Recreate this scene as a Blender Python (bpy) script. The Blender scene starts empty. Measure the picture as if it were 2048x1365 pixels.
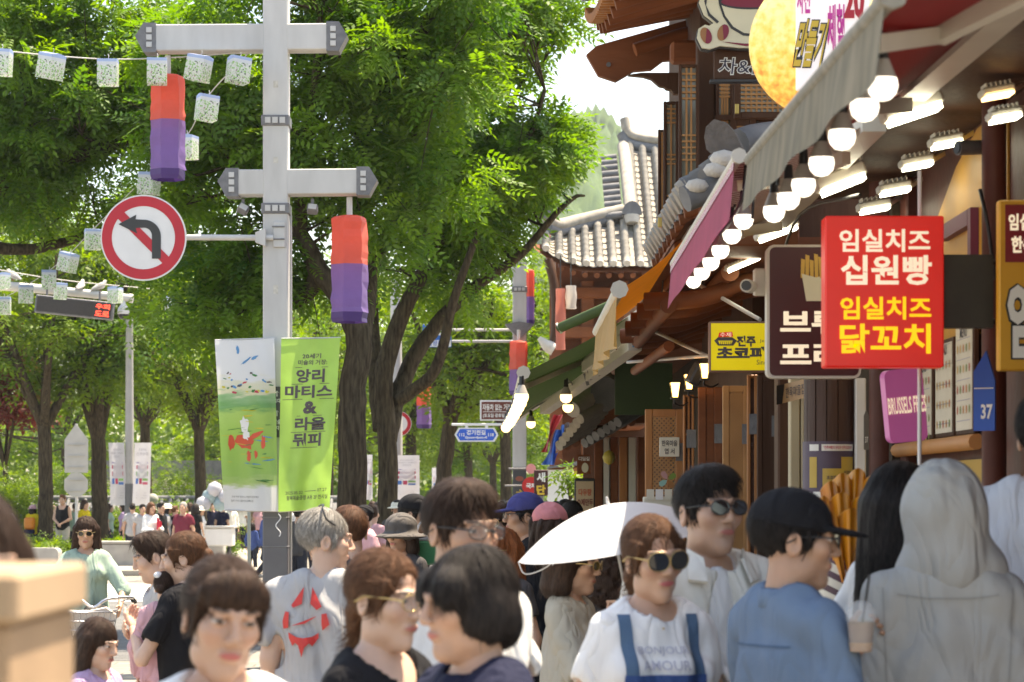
import bpy, math, random
import numpy as np
from mathutils import Vector, Matrix, Euler
# ---------------------------------------------------------------- camera, sky, sun, exposure
SC = bpy.context.scene
COL = SC.collection
F, CX, HY, CAMZ = 4835.0, 1024.0, 988.0, 1.8          # 85 mm lens on a 36 mm wide frame, camera level, lens shifted up
cam_d = bpy.data.cameras.new('camera'); cam = bpy.data.objects.new('camera', cam_d); COL.objects.link(cam)
cam.location = (0, 0, CAMZ); cam.rotation_euler = (math.radians(90), 0, 0)
cam_d.lens = 85.0; cam_d.sensor_width = 36.0; cam_d.shift_y = (HY-682.5)/2048.0
cam_d.clip_start = 0.1; cam_d.clip_end = 3000
cam_d.dof.use_dof = True; cam_d.dof.focus_distance = 17.5; cam_d.dof.aperture_fstop = 6.3
SC.camera = cam
SUN_EL, SUN_AZ = math.radians(70), math.radians(52)    # azimuth clockwise from +Y: high, ahead and to the right
W = bpy.data.worlds.new('World'); SC.world = W; W.use_nodes = True
_n = W.node_tree.nodes; _l = W.node_tree.links
_sky = _n.new('ShaderNodeTexSky'); _sky.sky_type = 'NISHITA'; _sky.sun_disc = False
_sky.sun_elevation = SUN_EL; _sky.sun_rotation = SUN_AZ
_sky.altitude = 50; _sky.air_density = 1.0; _sky.dust_density = 1.5; _sky.ozone_density = 1.0
_bg = _n['Background']; _bg.inputs[1].default_value = 0.15
_l.new(_sky.outputs[0], _bg.inputs[0])
sun_d = bpy.data.lights.new('sun', 'SUN'); sun_d.energy = 4.8; sun_d.angle = math.radians(0.53); sun_d.color = (1.0, 0.95, 0.87)
sun = bpy.data.objects.new('sun', sun_d); COL.objects.link(sun)
_sd = Vector((math.sin(SUN_AZ)*math.cos(SUN_EL), math.cos(SUN_AZ)*math.cos(SUN_EL), math.sin(SUN_EL)))
sun.rotation_euler = (-_sd).to_track_quat('-Z', 'Y').to_euler(); sun.location = _sd*60
SC.view_settings.view_transform = 'Standard'; SC.view_settings.look = 'None'
SC.view_settings.use_white_balance = True; SC.view_settings.white_balance_temperature = 8200; SC.view_settings.white_balance_tint = 10.0
SC.view_settings.exposure = 1.5; SC.view_settings.gamma = 1.0; SC.view_settings.use_curve_mapping = False
SC.render.engine = 'CYCLES'
SC.cycles.use_denoising = True; SC.cycles.max_bounces = 8; SC.cycles.diffuse_bounces = 4; SC.cycles.transparent_max_bounces = 8
SC.cycles.sample_clamp_indirect = 6.0; SC.cycles.caustics_reflective = False; SC.cycles.caustics_refractive = False
# ---------------------------------------------------------------- helpers
RNG = random.Random(7)
NR = np.random.default_rng(11)
def at(px, py, d): return Vector(((px-CX)/F*d, d, CAMZ-(py-HY)/F*d))
def X_(px, d): return (px-CX)/F*d
def Z_(py, d): return CAMZ-(py-HY)/F*d
def S_(d): return F/d
def tag(o, label=None, cat=None, group=None, kind=None):
    if label: o['label'] = label
    if cat: o['category'] = cat
    if group: o['group'] = group
    if kind: o['kind'] = kind
    return o
def thing(name, label, cat, loc=(0, 0, 0), rz=0.0, group=None):
    o = bpy.data.objects.new(name, None); o.empty_display_size = 0.1; COL.objects.link(o)
    o.location = loc; o.rotation_euler = (0, 0, rz)
    return tag(o, label, cat, group)
def npmesh(name, V, Fc, smooth=False):
    """V (n,3), Fc (m,k) arrays -> mesh"""
    V = np.asarray(V, dtype=np.float32); Fc = np.asarray(Fc, dtype=np.int32)
    me = bpy.data.meshes.new(name)
    me.vertices.add(len(V)); me.vertices.foreach_set('co', V.ravel())
    k = Fc.shape[1]; me.loops.add(Fc.size); me.loops.foreach_set('vertex_index', Fc.ravel())
    me.polygons.add(len(Fc)); me.polygons.foreach_set('loop_start', np.arange(len(Fc), dtype=np.int32)*k)
    me.polygons.foreach_set('loop_total', np.full(len(Fc), k, dtype=np.int32))
    if smooth: me.polygons.foreach_set('use_smooth', np.ones(len(Fc), dtype=bool))
    me.update(calc_edges=True)
    return me
def link(name, me, mat=None, parent=None, loc=None, rz=None):
    o = bpy.data.objects.new(name, me); COL.objects.link(o)
    if mat is not None and not me.materials: me.materials.append(mat)
    if parent is not None: o.parent = parent
    if loc is not None: o.location = loc
    if rz is not None: o.rotation_euler = (0, 0, rz)
    return o
def copy_tree(o, parent=None):
    c = o.copy(); COL.objects.link(c); c.parent = parent
    for ch in o.children: copy_tree(ch, c)
    return c
class MB:
    def __init__(s): s.v = []; s.f = []; s.sm = []
    def add(s, vs, fs, smooth=False):
        n = len(s.v); s.v += [tuple(v) for v in vs]; s.f += [tuple(i+n for i in f) for f in fs]; s.sm += [smooth]*len(fs); return s
    def box(s, x0, x1, y0, y1, z0, z1, M=None):
        vs = [Vector((x, y, z)) for z in (z0, z1) for y in (y0, y1) for x in (x0, x1)]
        if M is not None: vs = [M @ v for v in vs]
        return s.add(vs, [(0, 2, 3, 1), (4, 5, 7, 6), (0, 1, 5, 4), (2, 6, 7, 3), (0, 4, 6, 2), (1, 3, 7, 5)])
    def bbox(s, x0, x1, y0, y1, z0, z1, b=0.006, M=None):
        """box with chamfered long edges (all 12)"""
        cs = []
        for z, zz in ((z0, 1), (z1, -1)):
            for y, yy in ((y0, 1), (y1, -1)):
                for x, xx in ((x0, 1), (x1, -1)):
                    cs += [(x+xx*b, y+yy*b, z), (x+xx*b, y, z+zz*b), (x, y+yy*b, z+zz*b)]
        def c(ix, iy, iz, k): return (iz*4+iy*2+ix)*3+k
        fs = [(c(0,0,0,0), c(0,1,0,0), c(1,1,0,0), c(1,0,0,0)), (c(0,0,1,0), c(1,0,1,0), c(1,1,1,0), c(0,1,1,0)),
              (c(0,0,0,1), c(1,0,0,1), c(1,0,1,1), c(0,0,1,1)), (c(0,1,0,1), c(0,1,1,1), c(1,1,1,1), c(1,1,0,1)),
              (c(0,0,0,2), c(0,0,1,2), c(0,1,1,2), c(0,1,0,2)), (c(1,0,0,2), c(1,1,0,2), c(1,1,1,2), c(1,0,1,2))]
        for a in (0, 1):
            for b_ in (0, 1):
                fs.append((c(0,a,b_,0), c(1,a,b_,0), c(1,a,b_,1), c(0,a,b_,1)))
                fs.append((c(a,0,b_,0), c(a,1,b_,0), c(a,1,b_,2), c(a,0,b_,2)))
                fs.append((c(a,b_,0,1), c(a,b_,1,1), c(a,b_,1,2), c(a,b_,0,2)))
        for ix in (0, 1):
            for iy in (0, 1):
                for iz in (0, 1): fs.append((c(ix,iy,iz,0), c(ix,iy,iz,1), c(ix,iy,iz,2)))
        vs = [Vector(v) for v in cs]
        if M is not None: vs = [M @ v for v in vs]
        return s.add(vs, fs)
    def tube(s, pts, rad, n=10, caps=True, flat=1.0):
        pts = [Vector(p) for p in pts]; m = len(pts)
        if not hasattr(rad, '__len__'): rad = [rad]*m
        vs = []; prev = None
        for i, p in enumerate(pts):
            t = (pts[min(i+1, m-1)]-pts[max(i-1, 0)]).normalized()
            if prev is None:
                a = Vector((0, 0, 1)) if abs(t.z) < 0.9 else Vector((1, 0, 0))
                u = t.cross(a).normalized()
            else: u = (prev-t*prev.dot(t)).normalized()
            prev = u; w = t.cross(u)
            for k in range(n):
                an = 2*math.pi*k/n
                vs.append(p+(u*math.cos(an)+w*math.sin(an)*flat)*rad[i])
        fs = [(i*n+k, i*n+(k+1) % n, (i+1)*n+(k+1) % n, (i+1)*n+k) for i in range(m-1) for k in range(n)]
        s.add(vs, fs, True)
        if caps:
            s.add(vs[:n], [tuple(range(n))[::-1]]); s.add(vs[-n:], [tuple(range(n))])
        return s
    def cyl(s, p0, p1, r0, r1=None, n=12): return s.tube([p0, p1], [r0, r0 if r1 is None else r1], n)
    def bar(s, p0, p1, w, h):
        """rectangular bar from p0 to p1: w sideways, h vertical-ish"""
        p0 = Vector(p0); p1 = Vector(p1); t = (p1-p0).normalized()
        a = Vector((0, 0, 1)) if abs(t.z) < 0.95 else Vector((0, 1, 0))
        u = t.cross(a).normalized()*w/2; v = u.cross(t).normalized()*h/2
        vs = [p+a*u+b*v for p in (p0, p1) for a, b in ((-1, -1), (1, -1), (1, 1), (-1, 1))]
        return s.add(vs, [(0, 1, 2, 3), (7, 6, 5, 4), (0, 4, 5, 1), (1, 5, 6, 2), (2, 6, 7, 3), (3, 7, 4, 0)])
    def lathe(s, prof, n=20, M=None, cap=False):
        vs = []
        for r, z in prof:
            for k in range(n):
                an = 2*math.pi*k/n; vs.append(Vector((r*math.cos(an), r*math.sin(an), z)))
        if M is not None: vs = [M @ v for v in vs]
        fs = [(i*n+k, i*n+(k+1) % n, (i+1)*n+(k+1) % n, (i+1)*n+k) for i in range(len(prof)-1) for k in range(n)]
        return s.add(vs, fs, True)
    def prism(s, poly, y0, y1, M=None):
        """poly of (x,z) extruded along y"""
        n = len(poly); vs = [Vector((x, y0, z)) for x, z in poly]+[Vector((x, y1, z)) for x, z in poly]
        if M is not None: vs = [M @ v for v in vs]
        fs = [tuple(range(n)), tuple(range(2*n-1, n-1, -1))]+[(i, i+n, (i+1) % n+n, (i+1) % n) for i in range(n)]
        return s.add(vs, fs)
    def sheet(s, fn, nu, nv, smooth=True):
        vs = [fn(i/nu, j/nv) for j in range(nv+1) for i in range(nu+1)]
        fs = [(j*(nu+1)+i, j*(nu+1)+i+1, (j+1)*(nu+1)+i+1, (j+1)*(nu+1)+i) for j in range(nv) for i in range(nu)]
        return s.add(vs, fs, smooth)
    def mesh(s, name):
        me = bpy.data.meshes.new(name); me.from_pydata(s.v, [], s.f)
        me.polygons.foreach_set('use_smooth', s.sm); me.update(); return me
    def build(s, name, mat, parent=None, loc=None, rz=None): return link(name, s.mesh(name), mat, parent, loc, rz)
def rounded(w, h, r, n=5, cx=0, cz=0):
    out = []
    for sx, sz, a0 in ((1, 1, 0), (-1, 1, 90), (-1, -1, 180), (1, -1, 270)):
        for i in range(n+1):
            a = math.radians(a0+90*i/n); out.append((cx+sx*(w/2-r)+r*math.cos(a), cz+sz*(h/2-r)+r*math.sin(a)))
    return out
def disc(r, n=40, cx=0, cz=0, rz=None): return [(cx+r*math.cos(2*math.pi*i/n), cz+(rz or r)*math.sin(2*math.pi*i/n)) for i in range(n)]
def spline(pts, n=6):
    P = [Vector(p) for p in pts]; P = [P[0]*2-P[1]]+P+[P[-1]*2-P[-2]]; out = []
    for i in range(1, len(P)-2):
        for k in range(n):
            t = k/n; a, b, c, d = P[i-1:i+3]
            out.append(0.5*((2*b)+(c-a)*t+(2*a-5*b+4*c-d)*t*t+(3*b-a-3*c+d)*t**3))
    out.append(P[-2]); return out
# ---------------------------------------------------------------- materials
MATS = {}
def pm(name, col, col2=None, scale=6.0, rough=0.6, bump=0.0, bscale=60.0, metal=0.0, spec=0.5, stretch=(1, 1, 1), emit=0.0, trans=0.0, detail=4.0, attr=None, sheen=0.0, alpha=None):
    if name in MATS: return MATS[name]
    m = bpy.data.materials.new(name); m.use_nodes = True; nt = m.node_tree; b = nt.nodes['Principled BSDF']
    N = nt.nodes.new; L = nt.links.new
    b.inputs['Roughness'].default_value = rough; b.inputs['Metallic'].default_value = metal; b.inputs['Specular IOR Level'].default_value = spec
    c = (*col, 1)
    tc = N('ShaderNodeTexCoord'); mp = N('ShaderNodeMapping'); mp.inputs['Scale'].default_value = stretch; L(tc.outputs['Object'], mp.inputs[0])
    colout = None
    if col2 is not None:
        no = N('ShaderNodeTexNoise'); no.inputs['Scale'].default_value = scale; no.inputs['Detail'].default_value = detail; L(mp.outputs[0], no.inputs[0])
        rp = N('ShaderNodeValToRGB'); rp.color_ramp.elements[0].position = 0.3; rp.color_ramp.elements[1].position = 0.72
        rp.color_ramp.elements[0].color = c; rp.color_ramp.elements[1].color = (*col2, 1); L(no.outputs[0], rp.inputs[0]); colout = rp.outputs[0]
    if attr is not None:      # a colour attribute laid over the base colour by its alpha
        at_ = N('ShaderNodeVertexColor'); at_.layer_name = attr; mx = N('ShaderNodeMix'); mx.data_type = 'RGBA'
        L(at_.outputs['Alpha'], mx.inputs['Factor'])
        if colout: L(colout, mx.inputs['A'])
        else: mx.inputs['A'].default_value = c
        L(at_.outputs['Color'], mx.inputs['B']); colout = mx.outputs['Result']
    if colout: L(colout, b.inputs['Base Color'])
    else: b.inputs['Base Color'].default_value = c
    if bump:
        nb = N('ShaderNodeTexNoise'); nb.inputs['Scale'].default_value = bscale; nb.inputs['Detail'].default_value = 3; L(mp.outputs[0], nb.inputs[0])
        bp = N('ShaderNodeBump'); bp.inputs['Strength'].default_value = bump; bp.inputs['Distance'].default_value = 0.02; L(nb.outputs[0], bp.inputs['Height']); L(bp.outputs[0], b.inputs['Normal'])
    if emit:
        b.inputs['Emission Color'].default_value = c; b.inputs['Emission Strength'].default_value = emit
        if colout: L(colout, b.inputs['Emission Color'])
    if sheen: b.inputs['Sheen Weight'].default_value = sheen
    if alpha is not None: b.inputs['Alpha'].default_value = alpha
    if trans:
        tr = N('ShaderNodeBsdfTranslucent'); ms = N('ShaderNodeMixShader'); ms.inputs[0].default_value = trans
        if colout: L(colout, tr.inputs[0])
        else: tr.inputs[0].default_value = c
        L(b.outputs[0], ms.inputs[1]); L(tr.outputs[0], ms.inputs[2]); L(ms.outputs[0], nt.nodes['Material Output'].inputs[0])
    MATS[name] = m; return m
def srgb(r, g, b): 
    return tuple((c/255/12.92) if c/255 <= 0.04045 else ((c/255+0.055)/1.055)**2.4 for c in (r, g, b))
def pc(name, r, g, b, k=1.0, **kw):
    """painted colour from an sRGB triple, with slight unevenness"""
    c = tuple(min(0.85, x*k) for x in srgb(r, g, b)); kw.setdefault('rough', 0.5)
    return pm(name, c, tuple(x*0.86 for x in c), scale=kw.pop('scale', 5.0), **kw)
# ---------------------------------------------------------------- lettering (flat print laid on signs)
TSC = bpy.data.scenes.new('lettering_bench')
TCACHE = {}
def text_np(s, bold=0.0, spacing=1.0, lines=1.0):
    key = (s, bold, spacing, lines)
    if key in TCACHE: return TCACHE[key]
    c = bpy.data.curves.new('t', 'FONT'); c.body = s; c.size = 1; c.offset = bold; c.align_x = 'CENTER'; c.space_character = spacing; c.space_line = lines; c.resolution_u = 2
    o = bpy.data.objects.new('t', c); TSC.collection.objects.link(o); vl = TSC.view_layers[0]; vl.update()
    me = bpy.data.meshes.new_from_object(o.evaluated_get(vl.depsgraph))
    v = [tuple(x.co) for x in me.vertices]; f = [tuple(p.vertices) for p in me.polygons]
    bpy.data.objects.remove(o); bpy.data.curves.remove(c); bpy.data.meshes.remove(me)
    TCACHE[key] = (v, f); return v, f
def lettering(s, mat, parent, cx, cz, y, w=None, h=None, bold=0.0, name='lettering', spacing=1.0, lines=1.0, mirror=False, M=None, slant=0.0, warp=None):
    v, f = text_np(s, bold, spacing, lines)
    if not v: return None
    a = np.array(v); mn, mx = a.min(0), a.max(0); sz = mx-mn; c = (mn+mx)/2
    sx = w/sz[0] if w else None; sy = h/sz[1] if h else None
    sx = sx or sy; sy = sy or sx
    x = (a[:, 0]-c[0])*sx; z = (a[:, 1]-c[1])*sy
    x = x+slant*z
    if mirror: x = -x
    vs = [Vector((cx+p, y, cz+q)) for p, q in zip(x, z)]
    if warp: vs = [warp(p) for p in vs]
    if M is not None: vs = [M @ p for p in vs]
    me = bpy.data.meshes.new(name); me.from_pydata(vs, [], f if not mirror else [t[::-1] for t in f]); me.update()
    return link(name, me, mat, parent)
def flat(poly, mat, parent, y, name='print', warp=None, M=None):
    vs = [Vector((x, y, z)) for x, z in poly]
    if warp: vs = [warp(p) for p in vs]
    if M is not None: vs = [M @ p for p in vs]
    me = bpy.data.meshes.new(name); me.from_pydata(vs, [], [tuple(range(len(vs)))]); me.update(); return link(name, me, mat, parent)
# ================================================================ ground
def brick_mat(name, c1, c2, mortar, scale, bw=0.5, rh=0.25, rough=0.8, bump=0.3):
    m = bpy.data.materials.new(name); m.use_nodes = True; nt = m.node_tree; b = nt.nodes['Principled BSDF']; N = nt.nodes.new; L = nt.links.new
    tc = N('ShaderNodeTexCoord'); br = N('ShaderNodeTexBrick'); br.inputs['Scale'].default_value = scale; br.inputs['Brick Width'].default_value = bw; br.inputs['Row Height'].default_value = rh
    br.inputs['Color1'].default_value = (*c1, 1); br.inputs['Color2'].default_value = (*c2, 1); br.inputs['Mortar'].default_value = (*mortar, 1); br.inputs['Mortar Size'].default_value = 0.012
    L(tc.outputs['Object'], br.inputs[0]); no = N('ShaderNodeTexNoise'); no.inputs['Scale'].default_value = 2.2; no.inputs['Detail'].default_value = 6; L(tc.outputs['Object'], no.inputs[0])
    mx = N('ShaderNodeMix'); mx.data_type = 'RGBA'; mx.blend_type = 'MULTIPLY'; mx.inputs['Factor'].default_value = 0.5; L(br.outputs[0], mx.inputs['A']); L(no.outputs[0], mx.inputs['B']); L(mx.outputs['Result'], b.inputs['Base Color'])
    b.inputs['Roughness'].default_value = rough
    bp = N('ShaderNodeBump'); bp.inputs['Strength'].default_value = bump; bp.inputs['Distance'].default_value = 0.01; L(br.outputs['Fac'], bp.inputs['Height']); bp.invert = True; L(bp.outputs[0], b.inputs['Normal'])
    return m
g = MB(); g.add([(-700, -60, 0), (700, -60, 0), (700, 1500, 0), (-700, 1500, 0)], [(0, 1, 2, 3)])
tag(g.build('ground', brick_mat('paving_granite', (0.34, 0.31, 0.27), (0.27, 0.25, 0.22), (0.16, 0.15, 0.13), 1.0, 0.6, 0.3)), kind='structure')
g = MB(); g.add([(-60, 26, .004), (-2.9, 26, .004), (-3.0, 45.5, .004), (-60, 45.5, .004)], [(0, 1, 2, 3)])
tag(g.build('road', brick_mat('dark_sett_paving', (0.13, 0.13, 0.13), (0.2, 0.2, 0.2), (0.06, 0.06, 0.06), 3.0, 0.5, 0.34)), kind='structure')
WHITEPAINT = pm('road_paint', (0.74, 0.73, 0.7), (0.6, 0.59, 0.56), scale=9, rough=0.7)
cw = None
for i in range(9):
    y0 = 40.2+i*0.9; g = MB(); g.add([(-11, y0, .009), (-5.4, y0, .009), (-5.4, y0+.45, .009), (-11, y0+.45, .009)], [(0, 1, 2, 3)])
    tag(g.build('crossing_stripe', WHITEPAINT), kind='structure')
STONE = pm('kerb_stone', (0.4, 0.39, 0.37), (0.28, 0.27, 0.26), scale=3, rough=0.85, bump=0.3)
g = MB(); g.bbox(-40, -5.6, 53.0, 90, 0, 0.13, 0.02); tag(g.build('pavement', pm('pavement_stone', (0.4, 0.36, 0.3), (0.3, 0.28, 0.25), scale=1.2, rough=0.85)), kind='structure')
# hills: ridged terrain far beyond the roofs, covered with woodland
def hill(name, x0, x1, y0, zfun, nx, nz, mat):
    m = MB()
    def fn(u, v):
        x = x0+(x1-x0)*u; h = zfun(x); 
        z = h*math.sin(v*math.pi/2)
        y = y0+v*260+14*math.sin(x*.07+v*9)
        z += (2.6*math.sin(x*.31+v*40)+2.2*math.sin(x*.83+v*57+1)+1.8*math.sin(x*1.7-v*91))*(0.2+v)
        return (x, y, z)
    m.sheet(fn, nx, nz); return tag(m.build(name, mat), kind='structure')
hm = pm('woodland', (0.02, 0.06, 0.012), (0.06, 0.11, 0.025), scale=0.22, rough=0.95, detail=9)
hill('hill', 5, 240, 520, lambda x: 104+12*math.exp(-((x-26)/16)**2)+5*math.sin(x*.11), 200, 40, hm)
# ================================================================ left background: tile-capped wall, stones, planters
WALLST = pm('wall_stone', (0.3, 0.23, 0.17), (0.17, 0.13, 0.1), scale=3, rough=0.9, bump=0.4)
MORTAR = pm('pale_mortar', (0.42, 0.36, 0.3), (0.32, 0.27, 0.22), scale=4, rough=0.95)
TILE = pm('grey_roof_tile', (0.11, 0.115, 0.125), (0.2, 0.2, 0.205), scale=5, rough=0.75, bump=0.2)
t = thing('tile_capped_wall', 'low stone courtyard wall with grey roof tile capping beyond the trees', 'wall', (-14.0, 74, 0))
m = MB(); m.box(-10, 9.4, 0, 0.5, 0, 1.28); m.build('wall_core', MORTAR, t)
for r in range(6):
    z = 0.16+r*0.185; sm = MB()
    x = -10+RNG.random()*.3
    while x < 9.2:
        w = RNG.uniform(.3, .62); sm.bbox(x, x+w-.05, -.05-RNG.random()*.03, .02, z, z+.13, .02); x += w
    tag(sm.build('stone_course', WALLST, t), kind='stuff')
m = MB()
for sy in (-1, 1):
    m.sheet(lambda u, v: (-10.1+19.6*u, .25+sy*(.05+.42*v), 1.56-.28*v+.02*math.sin(v*3.1)), 2, 3)
m.build('cap_slab', TILE, t)
cap = MB()
x = -10.0
while x < 9.4: cap.tube([(x, -.2, 1.33), (x, .2, 1.62)], .06, 6); x += .26
tag(cap.build('cap_tiles', TILE, t), kind='stuff')
m = MB(); m.tube([(-10.1, .25, 1.66), (9.5, .25, 1.66)], .085, 8); m.build('ridge_tile', TILE, t)
def planter(px, py0, py1, w, d, mat, label):
    p = at(px, py0, d); t = thing('stone_planter', label, 'planter', (p.x, d, 0)); h = p.z
    m = MB(); m.bbox(-w/2, w/2, 0, .6, 0, h, .03); m.build('basin', mat, t)
    m = MB(); m.bbox(-w/2-.03, w/2+.03, -.03, .63, h+.001, h+.06, .015); m.build('rim', mat, t); return t
planter(240, 1088, 1125, .95, 56, STONE, 'pale stone planter below the grey lamp post')
t = thing('stone_bench', 'rounded light grey stone bench block beside leafy ground plants', 'bench', (X_(72, 57), 57, 0))
m = MB(); m.prism(rounded(1.05, .5, .12, 5, 0, .27), 0, .5); m.build('seat', STONE, t); m = MB(); m.box(-.3, .3, .05, .45, .0, .08); m.build('foot', STONE, t)
planter(412, 1072, 1105, .9, 62, STONE, 'grey stone planter near the white-coated vendor cart')
# far light building across the street end, and bright low wall
t = thing('white_hall', 'low white building with tiled eave beyond the planted square', 'building', (X_(345, 95), 95, 0))
m = MB(); m.box(-3.6, 3.4, 0, 4, 0, 2.35); m.build('wall', pm('white_plaster', (.72, .7, .66), (.6, .58, .55), scale=2, rough=.9), t)
m = MB(); m.prism([(-4.0, 2.36), (4.0, 2.36), (3.4, 3.1), (-3.4, 3.1)], -.6, 4.4); m.build('roof', TILE, t)
m = MB(); m.box(-1.9, -.4, -.06, .01, .3, 1.7); m.build('shutter_panel', pm('rust_red', (.34, .1, .08), (.28, .08, .06), rough=.7), t)
m = MB(); m.box(.9, 2.9, -.06, .01, .3, 1.9); m.build('shutter_panel', MATS['rust_red'], t)
m = MB(); m.box(.0, .6, -.05, .01, .6, 1.5); m.build('window', pm('dark_pane', (.02, .025, .03), rough=.1), t)
t = thing('stone_figure', 'small carved stone lion figure on a block', 'statue', (X_(305, 72), 72, 0))
m = MB(); m.bbox(-.35, .35, -.3, .3, 0, 1.1, .04); m.build('pedestal', STONE, t)
m = MB()
for c, r in (((0, 0, 1.3), (.28, .3, .26)), ((.02, -.12, 1.62), (.18, .18, .19)), ((-.12, -.26, 1.2), (.09, .1, .16)), ((.14, -.26, 1.2), (.09, .1, .16))):
    m.lathe([(math.sin(a)*1.0+1e-4, -math.cos(a)) for a in [math.pi*i/10 for i in range(11)]], 14, Matrix.Translation(c) @ Matrix.Diagonal((*r, 1)))
m.build('lion_body', STONE, t)
# ================================================================ trees
def leaf_mat(name, dark, light, trans=0.5):
    m = bpy.data.materials.new(name); m.use_nodes = True; nt = m.node_tree; N = nt.nodes.new; L = nt.links.new
    b = nt.nodes['Principled BSDF']; a = N('ShaderNodeAttribute'); a.attribute_name = 'tone'
    rp = N('ShaderNodeValToRGB'); rp.color_ramp.elements[0].color = (*dark, 1); rp.color_ramp.elements[1].color = (*light, 1); L(a.outputs['Fac'], rp.inputs[0])
    L(rp.outputs[0], b.inputs['Base Color']); b.inputs['Roughness'].default_value = .5; b.inputs['Specular IOR Level'].default_value = .35
    hs = N('ShaderNodeHueSaturation'); hs.inputs['Hue'].default_value = .485; hs.inputs['Saturation'].default_value = 1.15; hs.inputs['Value'].default_value = 2.0; L(rp.outputs[0], hs.inputs['Color'])
    tr = N('ShaderNodeBsdfTranslucent'); L(hs.outputs[0], tr.inputs[0]); ms = N('ShaderNodeMixShader'); ms.inputs[0].default_value = trans
    L(b.outputs[0], ms.inputs[1]); L(tr.outputs[0], ms.inputs[2]); L(ms.outputs[0], nt.nodes['Material Output'].inputs[0]); return m
def compound(pairs, L, ll, lw):
    """compound leaf: rhombic leaflets along a sagging rachis; x along, z up"""
    V = []; Q = []
    def leaflet(p, ang, s):
        d = np.array([math.cos(ang), math.sin(ang), -.18]); n = np.array([-math.sin(ang), math.cos(ang), 0])
        k = len(V); V.extend([p, p+d*ll*s*.45+n*lw*s/2+np.array([0, 0, .006]), p+d*ll*s, p+d*ll*s*.45-n*lw*s/2+np.array([0, 0, .006])]); Q.append((k, k+1, k+2, k+3))
    for i in range(pairs):
        x = L*(.18+.78*i/pairs); p = np.array([x, 0, -.9*x*x]); s = 1-.25*abs(i/pairs-.4)
        leaflet(p, 1.05, s); leaflet(p, -1.05, s)
    leaflet(np.array([L*.95, 0, -.9*(L*.95)**2]), 0, 1.0)
    return np.array(V), np.array(Q)
LEAF_NEAR = compound(4, .34, .118, .05); LEAF_FAR = compound(2, .34, .17, .075)
def scatter_leaves(name, P, Dir, size, tpl, mat, parent, tone, up_noise=.45, rng=NR):
    n = len(P); TV, TQ = tpl
    d = Dir/np.linalg.norm(Dir, axis=1, keepdims=True)
    up = np.array([0, 0, 1.0])+rng.normal(0, up_noise, (n, 3)); side = np.cross(up, d); side /= np.linalg.norm(side, axis=1, keepdims=True)+1e-9; nrm = np.cross(d, side)
    R = np.stack([d, side, nrm], 2)                                    # columns
    V = np.einsum('nij,kj->nki', R, TV)*size[:, None, None]+P[:, None, :]
    Q = (TQ[None]+(np.arange(n)*len(TV))[:, None, None]).reshape(-1, 4)
    me = npmesh(name, V.reshape(-1, 3), Q)
    at_ = me.attributes.new('tone', 'FLOAT', 'POINT'); at_.data.foreach_set('value', np.repeat(np.clip(tone, 0, 1), len(TV)).astype(np.float32))
    return link(name, me, mat, parent)
def clump_leaves(centres, rad, k, rng=NR, flat_=.62):
    Ps, Ds, Ts = [], [], []
    for c, r, kk in zip(centres, rad, k):
        u = rng.normal(size=(kk, 3)); u /= np.linalg.norm(u, axis=1, keepdims=True); rr = rng.random(kk)**.55
        P = u*rr[:, None]*r*np.array([1, 1, flat_])*(1+.3*rng.normal(size=(kk, 1))*.5)
        D = u*np.array([1, 1, .35])+rng.normal(0, .45, (kk, 3)); D[:, 2] -= .25
        Ps.append(P+c); Ds.append(D); Ts.append(np.full(kk, .5+.15*rng.normal())+.17*rng.normal(size=kk))
    return np.concatenate(Ps), np.concatenate(Ds), np.concatenate(Ts)
BARK = pm('bark', (0.028, 0.021, 0.014), (0.1, 0.078, 0.052), scale=26, rough=.95, spec=.1, bump=1.0, bscale=34, stretch=(1, 1, .16))
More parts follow.
